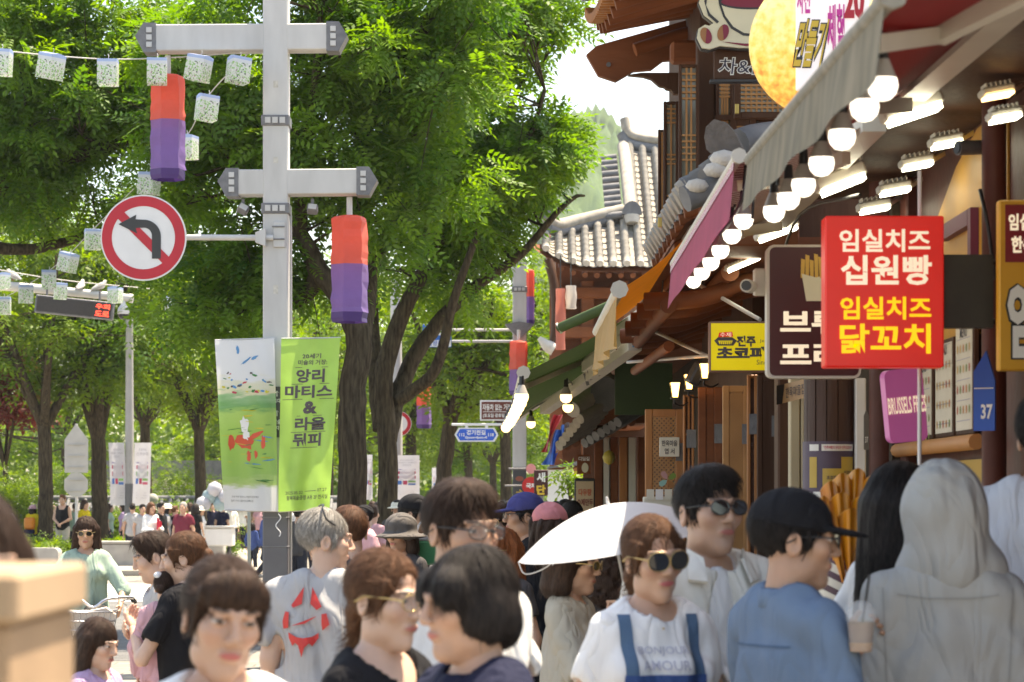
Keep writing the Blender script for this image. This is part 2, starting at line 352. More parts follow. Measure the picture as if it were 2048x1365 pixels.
def tree(name, label, base, limbs, ells, nclump, perclump, crad, leafm, tpl, lsize=1.0, seed=1, group=None, twigs=True, ns=10, keep=None, cat='tree'):
    """limbs: lists of (x,y,z,r) in world; ells: crown ellipsoids (centre, radii, weight)"""
    rng = np.random.default_rng(seed); t = thing(name, label, cat, base, 0, group); B = Vector(base); tm = MB(); pts_all = []
    for lb in limbs:
        sp = spline([Vector(p[:3])-B for p in lb], 6); rs = np.interp(np.linspace(0, 1, len(sp)), np.linspace(0, 1, len(lb)), [p[3] for p in lb])
        sp = [p+Vector(rng.normal(0, .05*r, 3)) if 0 < i < len(sp)-1 else p for i, (p, r) in enumerate(zip(sp, rs))]
        tm.tube(sp, list(rs), ns); pts_all += [(p, r) for p, r in zip(sp, rs)][len(sp)//3:]
    w = np.array([e[2] for e in ells], float); w /= w.sum(); cs = []
    while len(cs) < nclump:
        c, r, _ = ells[rng.choice(len(ells), p=w)]; u = rng.normal(size=3); u /= np.linalg.norm(u); q = np.array(c)+u*rng.random()**.45*np.array(r)-np.array(B)
        if keep is not None and not keep(q+np.array(B)): continue
        cs.append(q)
    cs = np.array(cs)
    if twigs:
        A = np.array([p for p, r in pts_all]); AR = np.array([r for p, r in pts_all])
        for c in cs:
            dd = np.linalg.norm(A-c, axis=1)+np.maximum(0, A[:, 2]-c[2])*.8; i = int(np.argmin(dd)); a = Vector(A[i]); e = Vector(c); L = (e-a).length
            if L < .15: continue
            mid = (a+e)/2+Vector(rng.normal(0, .09*L, 3))+Vector((0, 0, -.06*L)); r0 = min(AR[i]*.6, .016+.014*L)
            tm.tube(spline([a, mid, e], 4), list(np.linspace(r0, .007, 9)), 5, caps=False)
            for _ in range(2):
                e2 = e+Vector(rng.normal(0, .4, 3)); tm.tube([mid, (mid+e2)/2+Vector((0, 0, .06)), e2], [r0*.5, r0*.3, .005], 4, caps=False)
    tm.build('trunk', BARK, t)
    k = rng.integers(int(perclump*.7), int(perclump*1.3), nclump); rad = crad*rng.uniform(.7, 1.3, nclump)
    P, D, T = clump_leaves(cs, rad, k, rng)
    tag(scatter_leaves('crown', P, D, lsize*rng.uniform(.75, 1.25, len(P)), tpl, leafm, t, T, rng=rng), kind='stuff')
    return t
LEAF_A = leaf_mat('sophora_leaf', (0.04, 0.115, 0.018), (0.135, 0.24, 0.034), .46)
LEAF_B = leaf_mat('zelkova_leaf', (0.045, 0.11, 0.015), (0.15, 0.23, 0.027), .46)
LEAF_R = leaf_mat('maple_leaf_red', (0.09, 0.02, 0.015), (0.2, 0.06, 0.04), .3)
def PL(d, *pts): return [(*at(px, py, d+(dd[0] if dd else 0)), r) for px, py, r, *dd in pts]
gy = lambda d: HY+CAMZ*F/d
# two large trees just behind the grey post
tree('street_tree', 'large leafy street tree with thick dark trunk standing right behind the banner post', (X_(706, 31), 31, 0),
     [PL(31, (706, gy(31), .25), (704, 1000, .195), (706, 800, .18), (718, 680, .17), (690, 600, .17), (640, 545, .14), (600, 470, .11), (520, 380, .08), (450, 300, .05)),
      PL(31, (716, 690, .16), (735, 560, .14, .5), (722, 420, .14, .8), (728, 270, .13, .6), (748, 200, .12, .3), (770, 90, .10), (785, -40, .07)),
      PL(31, (745, 215, .1, .3), (800, 130, .10, -.2), (860, 30, .085, -.4), (900, -80, .06, -.6)),
      PL(31, (640, 545, .12), (600, 600, .10, .3), (520, 610, .07, .6), (430, 560, .04, .8)),
      PL(31, (600, 470, .09), (610, 330, .07, -.5), (630, 180, .06, -.9), (640, 20, .04, -1.2))],
     [(at(600, 150, 30.6), (2.1, 1.5, 2.0), 3.0), (at(420, 300, 31.5), (1.5, 1.3, 1.9), 2), (at(760, 330, 31.2), (1.3, 1.2, 1.6), 1.5), (at(480, 560, 31.6), (1.2, 1.0, .8), .8), (at(850, 60, 31), (1.5, 1.5, 1.4), 1.5)],
     100, 92, .54, LEAF_A, LEAF_NEAR, 1.0, 3, 'street trees')
tree('street_tree', 'multi-stemmed street tree with slanting dark limbs reaching towards the tiled roof', (X_(775, 36), 36, 0),
     [PL(36, (778, gy(36), .21), (777, 1000, .155), (774, 850, .145), (768, 750, .15), (800, 640, .13), (860, 520, .1), (905, 430, .085), (960, 330, .07), (1010, 240, .05), (1040, 170, .03)),
      PL(36, (775, 880, .15), (800, 780, .13, .3), (850, 680, .12, .4), (930, 590, .09, .4), (1040, 510, .065, .3), (1110, 430, .045), (1150, 395, .03), (1170, 392, .015)),
      PL(36, (762, 860, .13), (748, 700, .12, .4), (745, 560, .1, .8), (790, 430, .08, 1), (830, 330, .06, 1)),
      PL(36, (905, 430, .06), (950, 380, .055, -.3), (1010, 340, .05, -.5), (1060, 270, .04, -.6), (1090, 180, .03, -.8)),
      PL(36, (800, 800, .1), (870, 740, .09, -.4), (905, 610, .07, -.7), (950, 480, .05, -.9))],
     [(at(960, 200, 35.6), (1.9, 1.6, 2.1), 3), (at(880, 400, 36.5), (1.4, 1.3, 1.6), 2), (at(1085, 300, 35.8), (.75, .9, 1.2), 1.6), (at(1010, 470, 36.6), (.9, .9, .8), .9), (at(1020, 20, 35.5), (1.5, 1.2, 1.2), 1.2)],
     92, 84, .52, LEAF_A, LEAF_NEAR, 1.0, 5, 'street trees', keep=lambda q: (CX+q[0]/q[1]*F) < np.interp(HY-(q[2]-CAMZ)/q[1]*F, [-300, 60, 250, 330, 420, 520, 620], [1190, 1190, 1150, 1120, 1030, 990, 950]))
# tall tree whose boughs hang in from the left
tree('street_tree', 'broad tree with boughs overhanging the string of paper lanterns', (X_(-260, 37), 37, 0),
     [PL(37, (-260, gy(37), .32), (-255, 900, .27), (-230, 650, .22), (-120, 470, .16), (40, 350, .12), (200, 300, .09), (330, 250, .05)),
      PL(37, (-230, 650, .2), (-200, 400, .16), (-120, 180, .13), (20, 40, .1), (160, -60, .06)),
      PL(37, (-120, 470, .12), (40, 500, .09, .5), (180, 470, .07, .8), (320, 420, .04, 1))],
     [(at(130, 130, 36.8), (2.2, 1.6, 1.5), 3), (at(60, 330, 37.4), (1.8, 1.4, 1.0), 2), (at(330, 120, 36.6), (1.4, 1.2, 1.5), 1.8), (at(300, 380, 38), (1.2, 1.1, .8), 1)],
     92, 92, .56, LEAF_A, LEAF_NEAR, 1.05, 8, 'street trees')
# trees along the square and the avenue, farther off
def far_tree(px, d, h_px, spread, fork, label, seed, n=52, per=85, leafm=None, lean=0, cr=.8, low=0.0, r0=.24, ls=1.0):
    b = (X_(px, d), d, 0); k = d/62.0; top = Z_(h_px, d); zf = Z_(fork, d); x = b[0]; rr = random.Random(seed)
    limbs = [[(x, d, 0, r0), (x+.05, d, zf*.5, r0*.8), (x+lean*.3, d, zf, r0*.72)]]
    for a in range(5):
        an = a*2.4+rr.random(); e = spread*rr.uniform(.5, .9)
        limbs.append([(x+lean*.3, d, zf-.1, r0*.55), (x+lean*.5+math.cos(an)*e*.4, d+math.sin(an)*e*.4, zf+(top-zf)*.35, r0*.4), (x+lean+math.cos(an)*e*.8, d+math.sin(an)*e*.7, zf+(top-zf)*.7, r0*.2), (x+lean+math.cos(an)*e, d+math.sin(an)*e, top*.92, .03)])
    zc = (zf+top)/2+.25*(top-zf)-low
    return tree('street_tree', label, b, limbs, [((x+lean, d, zc), (spread, spread*.8, (top-zf)*.48+low), 1)], n, int(per*.84), cr*1.03, leafm or LEAF_B, LEAF_FAR, ls, seed, 'trees of the square and avenue', ns=8)
far_tree(88, 63, 470, 3.3, 850, 'forked tree with pale speckled trunk beside the person in the black top', 21, 56, 85, low=.6)
far_tree(196, 64.5, 480, 2.6, 880, 'dark trunked tree right behind the grey backs of road signs', 22, 46, 85, low=.5, r0=.27)
far_tree(398, 67, 540, 2.8, 860, 'slim tree with crooked branches between two banner posts', 23, 48, 80, low=.4, r0=.2)
far_tree(-30, 70, 420, 3.6, 830, 'tall tree rising behind the dark red maple', 24, 52, 80, low=.8)
far_tree(290, 84, 480, 3.6, 850, 'bright green tree beyond the courtyard wall', 25, 46, 80, low=1.0)
far_tree(560, 78, 560, 3.4, 850, 'bright green tree behind the two printed banners', 26, 50, 80, low=1.2)
far_tree(655, 92, 520, 4.0, 860, 'tall avenue tree seen between banner and dark trunks', 27, 46, 80, low=1.4)
far_tree(880, 58, 560, 2.6, 830, 'avenue tree with slanting stems behind the blue direction sign', 28, 50, 85, lean=.9, low=.5, r0=.24)
far_tree(820, 82, 600, 3.4, 850, 'avenue tree behind the hanging red and purple lantern', 29, 48, 80, low=1.4)
far_tree(935, 100, 660, 3.6, 880, 'distant avenue tree above the blue street name plate', 30, 42, 80, low=1.6, ls=1.2)
far_tree(1010, 80, 560, 2.6, 860, 'avenue tree behind the far grey post', 31, 44, 85, low=1.3)
far_tree(985, 128, 770, 3.4, 925, 'small far tree closing the street', 32, 30, 70, low=1.0, ls=1.4)
far_tree(1120, 110, 700, 4.0, 860, 'distant tree seen past the hanok eave', 33, 34, 70, low=1.6, ls=1.3)
far_tree(470, 105, 600, 5.0, 880, 'wide distant tree behind the square', 34, 50, 80, low=2.0, ls=1.3)
far_tree(130, 108, 520, 5.5, 880, 'large distant tree behind the stone wall', 35, 54, 80, low=2.2, ls=1.35)
far_tree(720, 128, 560, 6.0, 880, 'large distant tree far down the avenue', 36, 54, 80, low=2.4, ls=1.5)
far_tree(10, 69, 690, 1.3, 930, 'dark red leaved maple by the wall', 37, 26, 75, leafm=LEAF_R, cr=.6, r0=.1)
# far wood closing the view behind the square
_r = np.random.default_rng(77); _n = 9000; _p = np.stack([_r.uniform(-46, 9, _n), 150+_r.uniform(0, 26, _n), np.zeros(_n)], 1); _h = 9+4*np.sin(_p[:, 0]*.45)+3*np.sin(_p[:, 0]*.17+1); _p[:, 2] = _r.random(_n)**.8*_h
_d = _r.normal(size=(_n, 3)); _d[:, 2] -= .3
tag(scatter_leaves('far_wood', _p, _d, _r.uniform(2.8, 5.0, _n), LEAF_FAR, LEAF_B, None, .5+.3*np.sin(_p[:, 0]*1.3)*np.sin(_p[:, 2]*.9)+.15*_r.normal(size=_n), rng=_r), 'dense green wood beyond the square', 'trees', kind='stuff')
# shrubs and ground plants
def shrub(px, d, w, h, label, seed, leafm=LEAF_B, n=10, per=60, name='shrub', z0=0.0):
    rng = np.random.default_rng(seed); b = (X_(px, d), d, z0); t = thing(name, label, 'shrub', b, 0, 'shrubs and ground plants')
    c = rng.normal(size=(n, 3)); c /= np.linalg.norm(c, axis=1, keepdims=True); c = c*np.array([w/2, w*.3, h*.35])*rng.random((n, 1))**.5+np.array([0, 0, h*.55])
    m = MB()
    for q in c: m.tube([(0, 0, 0), (q[0]*.5, q[1]*.5, q[2]*.6), tuple(q)], [.02, .014, .006], 5, caps=False)
    m.build('stem', BARK, t); P, D, T = clump_leaves(c, np.full(n, h*.33), np.full(n, per), rng); P[:, 2] = np.maximum(P[:, 2], .02)
    tag(scatter_leaves('foliage', P, D, np.full(len(P), .62), LEAF_FAR, leafm, t, T, rng=rng), kind='stuff')
shrub(60, 60, 1.3, .9, 'leafy ground plants around the pale forked trunk', 41); shrub(108, 59, 1.0, .7, 'low green plants behind the grey bench block', 42)
shrub(245, 60, 1.0, .8, 'leafy plant at the foot of the grey lamp post', 43); shrub(262, 58.5, .8, .6, 'low plant spilling over the planter edge', 44)
shrub(432, 63, .9, .8, 'bright bushy plant beside the vendor cart', 45); shrub(20, 66, 2.4, 2.6, 'tall bush with yellow green leaves below the maple', 46, n=22, per=80)
shrub(-5, 71, 3.0, 1.9, 'dark leafy bush against the courtyard wall', 51, n=26, per=60); shrub(225, 71, 2.2, 1.5, 'rounded bush against the courtyard wall behind the slim post', 52, n=18, per=60); shrub(285, 70.5, 1.6, 1.2, 'low bush at the wall beside the stone lion', 53, n=14, per=60); shrub(380, 72, 2.4, 1.7, 'leafy bush against the wall beyond the maroon polo', 54, n=20, per=60); shrub(30, 58, 1.6, .6, 'spreading ground plants along the kerb', 55, n=14, per=50)
shrub(150, 80, 4, 3.0, 'hedge-like bush behind the tile-capped wall', 47, n=40, per=70); shrub(345, 90, 3.4, 3.4, 'pruned pine-like shrub by the white hall', 48, n=22, per=80)
# ================================================================ the near grey post with its signs, banners and lanterns
GREYM = pm('grey_painted_steel', (0.57, 0.565, 0.56), (0.44, 0.435, 0.43), scale=5, rough=.5, bump=.1, bscale=10, stretch=(1, 1, .25), detail=8)
DKSTEEL = pm('dark_cast_steel', (0.2, 0.2, 0.21), (0.13, 0.13, 0.14), scale=12, rough=.5, metal=.3, bump=.2)
DARKGREY = pm('dark_grey_steel', (0.13, 0.13, 0.14), (0.1, 0.1, 0.11), scale=3, rough=.5)
CLOTHR = pc('lantern_red', 244, 118, 96, 1.0, trans=.5, bump=.5, bscale=9); CLOTHP = pc('lantern_purple', 150, 120, 186, 1.0, trans=.5, bump=.5, bscale=9); CLOTHD = pc('lantern_hem', 92, 64, 136, .85, trans=.3)
def grey_post(name, label, px, d, ztop, arms, w=.262, ring=(), lower=None):
    x = X_(px, d); t = thing(name, label, 'post', (x, d, 0)); h = w/2
    m = MB(); m.bbox(-h, h, -h, h, 0.0, Z_(lower, d) if lower else 1.0, .012); m.build('lower_shaft', DARKGREY, t)
    zl = Z_(lower, d) if lower else 1.0
    m = MB(); m.bbox(-h*.98, h*.98, -h*.98, h*.98, zl+.001, ztop, .012); m.build('shaft', GREYM, t)
    for z in ring:
        m = MB(); m.bbox(-h-.014, h+.014, -h-.014, h+.014, z-.055, z+.055, .008); r = m.build('collar', DKSTEEL, t)
        for k in (-1, 0, 1):
            b = MB(); b.prism([(k*.075-.028, z-.03), (k*.075+.028, z-.03), (k*.075+.028, z+.03), (k*.075-.028, z+.03)], -h-.03, -h-.013); b.build('stud', GREYM, r)
    for (x0, x1, zc, hh, tilt) in arms:     # cross arms run left-right with pointed cast ends
        m = MB(); m.bbox(x0, x1, -h*.93, h*.93, zc-hh, zc+hh, .01, Matrix.Translation((0, 0, zc)) @ Matrix.Rotation(tilt, 4, 'Y') @ Matrix.Translation((0, 0, -zc))); a = m.build('cross_arm', GREYM, t)
        for sx, xe in ((-1, x0), (1, x1)):
            m = MB(); e = hh+.016; zz = zc-math.tan(tilt)*xe
            prof = [(xe-sx*.07, zz-e), (xe+sx*.06, zz-e), (xe+sx*.145, zz+.01), (xe+sx*.06, zz+e), (xe-sx*.07, zz+e)]
            m.prism(prof if sx > 0 else prof[::-1], -h*.99, h*.99); c = m.build('end_cap', DKSTEEL, a)
            for k in (-1, 0, 1):
                b = MB(); b.prism([(xe-.028, zz+k*.075-.026), (xe+.028, zz+k*.075-.026), (xe+.028, zz+k*.075+.026), (xe-.028, zz+k*.075+.026)], -h*.99-.016, -h*.99+.001); b.build('stud', GREYM, c)
    return t
DP = 25.0; s = S_(DP); PX = 553.0
xr = lambda px: (px-PX)/s
P1 = grey_post('lantern_post', 'tall square grey steel post with two cross arms and dark pointed ends', PX, DP, Z_(-60, DP),
     [(xr(302), xr(668), Z_(78, DP), .135, math.radians(-.4)), (xr(466), xr(728), Z_(367, DP), .13, math.radians(-.6))], ring=(Z_(245, DP), Z_(420, DP)), lower=1022)
m = MB(); m.bbox(-.02, .105, -.155, -.125, Z_(498, DP), Z_(447, DP), .006); br = m.build('clamp_plate', GREYM, P1)
for zz in (457, 482):
    m = MB(); m.cyl((-.03, -.16, Z_(zz, DP)), (.1, -.16, Z_(zz, DP)), .008, n=6); m.build('u_bolt', DKSTEEL, br)
m = MB(); m.box(-.132, .05, -.145, -.1285, Z_(720, DP)-.55, Z_(776, DP)); 
WAY = pm('way_panel_dark', (.05, .05, .055), rough=.5)
m = MB(); m.box(-.128, .128, -.15, -.134, Z_(876, DP), Z_(775, DP)); wp = m.build('direction_panel', WAY, P1)
WHITEINK = pm('white_ink', (.78, .78, .76), rough=.6)
for py, txt, hh in ((789, '↑', .06), (803, '목대', .045), (828, '↑', .06), (845, '예술', .05), (857, '지', .045)):
    lettering(txt, WHITEINK, wp, .02, Z_(py, DP), -.152, h=hh, bold=.02)
for z in (.55, .9, 1.25, 1.55):
    m = MB(); m.bbox(-.137, .137, -.137, .137, z, z+.012, .003); m.build('cable_tie', DKSTEEL, P1)
m = MB(); m.tube([(.145, .05, 0.0), (.147, .05, 4.0), (.145, .05, Z_(430, DP))], .012, 6); m.build('conduit', GREYM, P1)
for zz, c_ in ((Z_(590, DP), .09), (Z_(330, DP), .06), (Z_(180, DP), .07)):
    m = MB(); m.box(-.02, .03, -.1305, -.1295, zz, zz+c_); m.build('sticker_remnant', pm('sticker_pale', (.62, .6, .55), (.4, .38, .34), scale=40, rough=.8), P1)
# spot lamps under the lower arm
for px in (486, 625):
    t = thing('floodlight', 'small grey spotlight under the lower cross arm, on the round sign side' if px < 553 else 'small grey spotlight under the lower cross arm, on the cloth lantern side', 'spotlight', at(px, 398, DP))
    m = MB(); m.bar((0, 0, 0), (0, 0, -.07), .03, .02); m.build('bracket', DKSTEEL, t)
    m = MB(); M = Matrix.Translation((0, 0, -.11)) @ Matrix.Rotation(.5 if px < 553 else .1, 4, 'Y') @ Matrix.Rotation(-.5, 4, 'X'); m.bbox(-.055, .055, -.05, .05, -.04, .04, .012, M); hd = m.build('housing', DKSTEEL, t)
    m = MB(); m.box(-.042, .042, -.056, -.0505, -.03, .03, M); m.build('lens', pm('lamp_glass', (.5, .5, .48), rough=.15), hd)
# no-left-turn sign
RED = pc('sign_red', 200, 16, 46, .9, rough=.35); WHT = pm('sign_white', (.74, .74, .75), (.68, .68, .69), rough=.35); BLK = pm('sign_black', (.025, .027, .03), rough=.4)
t = thing('road_sign', 'round red-rimmed no-left-turn sign held out from the grey post', 'road sign', at(287, 476, DP-.25)); R_ = 86/S_(DP-.25)
m = MB(); m.prism(disc(R_, 64), 0, .012); m.build('plate', WHT, t)
ro, ri = R_*.965, R_*.735; n = 64; m = MB()
m.add([(a*math.cos(2*math.pi*i/n), -.004, a*math.sin(2*math.pi*i/n)) for a in (ro, ri) for i in range(n)], [(i, (i+1) % n, n+(i+1) % n, n+i) for i in range(n)]); m.build('red_ring', RED, t)
c45 = math.cos(math.radians(45)); hw = R_*.105
flat([(-ri*c45*1.02-hw*c45, ri*c45*1.02-hw*c45), (ri*c45*1.02-hw*c45, -ri*c45*1.02-hw*c45), (ri*c45*1.02+hw*c45, -ri*c45*1.02+hw*c45), (-ri*c45*1.02+hw*c45, ri*c45*1.02+hw*c45)], RED, t, -.0055, 'slash')
u = R_/86.0; arc = lambda r, a0, a1, cx, cz, k=10: [(cx+r*math.cos(math.radians(a0+(a1-a0)*i/k)), cz+r*math.sin(math.radians(a0+(a1-a0)*i/k))) for i in range(k+1)]
body = [(35*u, -42*u), (35*u, 0)]+arc(34*u, 0, 95, 1*u, 2*u)+[(-18*u, 37*u), (-18*u, 19*u)]+arc(16*u, 95, 0, 1*u, 4*u)+[(17*u, 0), (17*u, -42*u)]
flat(body, BLK, t, -.007, 'arrow_shaft'); flat([(-50*u, 27*u), (-14*u, 46*u), (-16*u, 33*u), (-16*u, 22*u), (-12*u, 8*u)], BLK, t, -.0075, 'arrow_head')
m = MB(); m.cyl((R_*.2, .05, 2*u), ((545-287)*u, .1, 2*u), .03, n=12); m.build('side_arm', GREYM, t)
m = MB(); m.prism([((510-287)*u, 2*u-.05), ((530-287)*u, 2*u-.09), ((530-287)*u, 2*u+.09), ((510-287)*u, 2*u+.05)], .03, .13); m.build('arm_flange', GREYM, t)
# red and purple cloth lanterns
def cloth_lantern(px, ptop, pbot, pmid, d, w, label, hang=None, n=6, group='red and purple cloth lanterns'):
    z0, z1, zm = Z_(pbot, d), Z_(ptop, d), Z_(pmid, d); t = thing('cloth_lantern', label, 'lantern', (X_(px, d), d, z0), 0, group); rr = random.Random(px)
    def ring(z, k, wob): return [(k*w/2*math.cos(2*math.pi*(i+.25)/n*1.0)+wob*rr.uniform(-1, 1), k*w/2*math.sin(2*math.pi*(i+.25)/n), z-z0) for i in range(n)]
    def shell(levels, mat, nm):
        m = MB(); vs = []
        for z, k in levels: vs += ring(z, k, .009)
        m.add(vs, [(l*n+i, l*n+(i+1) % n, (l+1)*n+(i+1) % n, (l+1)*n+i) for l in range(len(levels)-1) for i in range(n)]); return m.build(nm, mat, t)
    H = z1-zm
    shell([(zm+H*q, k) for q, k in ((0, 1.0), (.12, .99), (.25, .985), (.4, .965), (.55, .985), (.7, .96), (.85, .975), (.93, .95), (.97, .86), (1.0, .5), (1.01, .1))], CLOTHR, 'upper_cloth')
    H2 = zm-z0
    shell([(zm-.001-H2*q, k) for q, k in ((0, 1.0), (.15, .985), (.3, .995), (.45, .975), (.6, 1.0), (.75, .99), (.83, 1.02))], CLOTHP, 'lower_cloth'); shell([(zm-.002-H2*q, k) for q, k in ((.83, 1.02), (.93, .99), (1.0, .94))], CLOTHD, 'hem')
    if hang: m = MB(); m.cyl((0, 0, z1-z0-.02), (0, 0, Z_(hang, d)-z0), .03, n=8); m.build('hanger', GREYM, t)
    return t
cloth_lantern(336, 150, 360, 242, 25.0, .36, 'cloth lantern hung under the end of the upper cross arm', hang=112)
cloth_lantern(699, 432, 645, 530, 25.0, .39, 'cloth lantern hung under the end of the lower cross arm', hang=395)
# pair of printed cloth banners on the post
BW = pm('banner_white', (.74, .74, .75), (.68, .68, .7), scale=3, rough=.55, trans=.3); BG = pc('banner_green', 176, 220, 104, 1.0, rough=.38, trans=.38); INK = pm('banner_ink', (.085, .07, .075), rough=.6)
def art_mat():
    """plain abstract brushwork bands: pale sky, flecked middle, green field"""
    m = bpy.data.materials.new('banner_paint_bands'); m.use_nodes = True; nt = m.node_tree; N = nt.nodes.new; L = nt.links.new; b = nt.nodes['Principled BSDF']; b.inputs['Roughness'].default_value = .5
    tc = N('ShaderNodeTexCoord'); sp = N('ShaderNodeSeparateXYZ'); L(tc.outputs['Object'], sp.inputs[0])
    no = N('ShaderNodeTexNoise'); no.inputs['Scale'].default_value = 9; no.inputs['Detail'].default_value = 5; mp = N('ShaderNodeMapping'); mp.inputs['Scale'].default_value = (.5, 1, 2.2); L(tc.outputs['Object'], mp.inputs[0]); L(mp.outputs[0], no.inputs[0])
    ad = N('ShaderNodeMath'); ad.operation = 'MULTIPLY_ADD'; L(no.outputs[0], ad.inputs[0]); ad.inputs[1].default_value = .24; L(sp.outputs['Z'], ad.inputs[2]); mr = N('ShaderNodeMapRange'); mr.inputs['From Min'].default_value = .12; mr.inputs['From Max'].default_value = 1.92; L(ad.outputs[0], mr.inputs[0])
    rp = N('ShaderNodeValToRGB'); L(mr.outputs[0], rp.inputs[0]); e = rp.color_ramp.elements; e[0].position = 0; e[0].color = (.74, .74, .74, 1); e[1].position = 1; e[1].color = (.74, .76, .8, 1)
    for p, c in ((.13, (.72, .72, .7)), (.155, (.42, .55, .2)), (.2, (.3, .5, .12)), (.42, (.34, .56, .1)), (.56, (.4, .6, .14)), (.6, (.16, .38, .12)), (.66, (.3, .5, .25)), (.68, (.7, .68, .45)), (.74, (.72, .72, .62)), (.76, (.74, .75, .76))):
        q = e.new(p); q.color = (*c, 1)
    L(rp.outputs[0], b.inputs['Base Color']); tr = N('ShaderNodeBsdfTranslucent'); L(rp.outputs[0], tr.inputs[0]); ms = N('ShaderNodeMixShader'); ms.inputs[0].default_value = .3
    L(b.outputs[0], ms.inputs[1]); L(tr.outputs[0], ms.inputs[2]); L(ms.outputs[0], nt.nodes['Material Output'].inputs[0]); return m
def banner(corners, d, mat, label, seed, zig):
    """corners in px: tl,tr,br,bl"""
    tl, tr, br, bl = [at(px, py, d) for px, py in corners]; o = Vector(((bl.x+br.x)/2, d, min(bl.z, br.z))); t = thing('printed_banner', label, 'banner', o, 0, 'banners on the grey post')
    def fn(u, v):
        p = (tl*(1-u)+tr*u)*(1-v)+(bl*(1-u)+br*u)*v-o
        cr = .03*math.sin((u*zig+v*2.2)*3.0)*v+.012*math.sin((u*zig*1.7-v*1.3)*5+seed)*v+.010*math.sin(u*11+v*5+seed)*(.3+v)+.006*math.sin(v*23-u*17+seed*2)*u
        return Vector((p.x, p.y-.02+cr, p.z-.01*math.sin(u*math.pi)*(1-v)))
    m = MB(); m.sheet(fn, 18, 48); c = m.build('cloth', mat, t)
    inv = lambda p: fn(p[0], p[1])
    for k, w in ((0, (tl, tr)), (1, (bl, br))):
        m = MB(); m.cyl(w[0]-o+Vector((0, .004, 0)), w[1]-o+Vector((0, .004, 0)), .009, n=8); m.build('rod', GREYM, t)
    return t, fn
DB = DP-.2
b1, f1 = banner([(430, 681), (549, 677), (557, 1023), (449, 1021)], DB, art_mat(), 'white and green printed cloth banner with brushed colour bands', 1, 2)
b2, f2 = banner([(563, 678), (681, 676), (659, 1018), (557, 1024)], DB, BG, 'bright green cloth banner with dark Korean exhibition lettering', 4, -2)
def on(fn, off=-.006): return lambda p: fn(p.x, p.z)+Vector((0, off, 0))
def btext(txt, u, v, w, h, fn, t, mat=None, bold=.0): lettering(txt, mat or INK, t, u, v, 0, w=w, h=-h, bold=bold, warp=on(fn))
btext('20세기', .53, .10, .32, .030, f2, b2, bold=.02); btext('미술의 거장:', .55, .137, .5, .030, f2, b2, bold=.02)
btext('앙리', .52, .215, .5, .08, f2, b2, bold=.035); btext('마티스', .50, .307, .84, .075, f2, b2, bold=.035); btext('&', .54, .40, .26, .075, f2, b2, bold=.045); btext('라울', .55, .495, .56, .078, f2, b2, bold=.035); btext('뒤피', .50, .588, .52, .078, f2, b2, bold=.035)
for v, u0, u1 in ((.165, .25, .82), (.262, .2, .86), (.352, .04, .96), (.447, .3, .76), (.542, .2, .84), (.632, .2, .7)):
    flat([(u0, v), (u1, v), (u1, v+.003), (u0, v+.003)], INK, b2, 0, 'rule_line', warp=on(f2))
btext('2025.05.02', .3, .895, .33, .018, f2, b2); btext('07.27', .83, .885, .18, .018, f2, b2); btext('팔복예술공장 A동 2F 전시실', .55, .925, .78, .026, f2, b2, bold=.01)
flat([(.5, .888), (.72, .886), (.72, .889), (.5, .891)], INK, b2, 0, 'rule_line', warp=on(f2))
btext('주최·주관 전주시, (재)전주문화재단', .4, .92, .5, .013, f1, b1); btext('협력 가우디움어소시에이츠', .34, .943, .42, .013, f1, b1)
# loose generic brush strokes on the left banner
rs = random.Random(5)
def stroke(u, v, w, h, ang, mat, fn=f1, t=b1):
    pts = []
    for i in range(14):
        a = 2*math.pi*i/14; r = 1+.25*rs.uniform(-1, 1); x = math.cos(a)*w/2*r; y = math.sin(a)*h/2*r; pts.append((u+x*math.cos(ang)-y*math.sin(ang)*2.9*.34, v+(x*math.sin(ang)*.34+y*math.cos(ang))))
    flat(pts, mat, t, 0, 'brush_stroke', warp=on(fn, -.005-.0006*rs.random()))
BLU = pc('paint_blue', 90, 160, 215, .8); ORG = pc('paint_vermilion', 232, 92, 60, .85); YEL = pc('paint_yellow', 225, 215, 70, .85); DGR = pc('paint_green', 60, 140, 70, .8); PNK = pc('paint_rose', 210, 70, 90, .8); OFFW = pm('paint_white', (.76, .76, .74), rough=.6)
for a in ((.38, .055, .05, .045, 0, BLU), (.52, .12, .22, .016, -.6, BLU), (.66, .105, .12, .018, -.5, BLU)): stroke(*a)
for i in range(34): stroke(rs.uniform(.08, .95), rs.uniform(.19, .31), rs.uniform(.03, .1), rs.uniform(.006, .016), rs.uniform(-.6, .6), rs.choice([BLU, YEL, DGR, PNK, OFFW, YEL, INK]))
for a in ((.2, .60, .13, .09, .2, ORG), (.42, .60, .34, .075, .15, ORG), (.62, .56, .3, .03, -.4, ORG), (.76, .6, .07, .085, 0, ORG), (.5, .68, .08, .06, .2, ORG), (.62, .67, .06, .05, -.3, ORG), (.44, .50, .15, .10, .1, OFFW), (.47, .56, .12, .05, 0, OFFW)): stroke(*a)
for i in range(26): stroke(rs.uniform(.1, .9), rs.uniform(.40, .86), rs.uniform(.06, .3), rs.uniform(.003, .008), rs.uniform(-.2, .2), rs.choice([DGR, YEL, DGR, BLU, YEL]))
m = MB(); lp = [Vector((.0+.025*math.sin(i*.7), -.02, -.02-.018*i)) for i in range(14)]; m.tube(lp, .006, 5); 
t = thing('cord', 'white cord loop dangling under the joined banner corners', 'cord', at(557, 1024, DB)); m.build('loop', WHT, t)
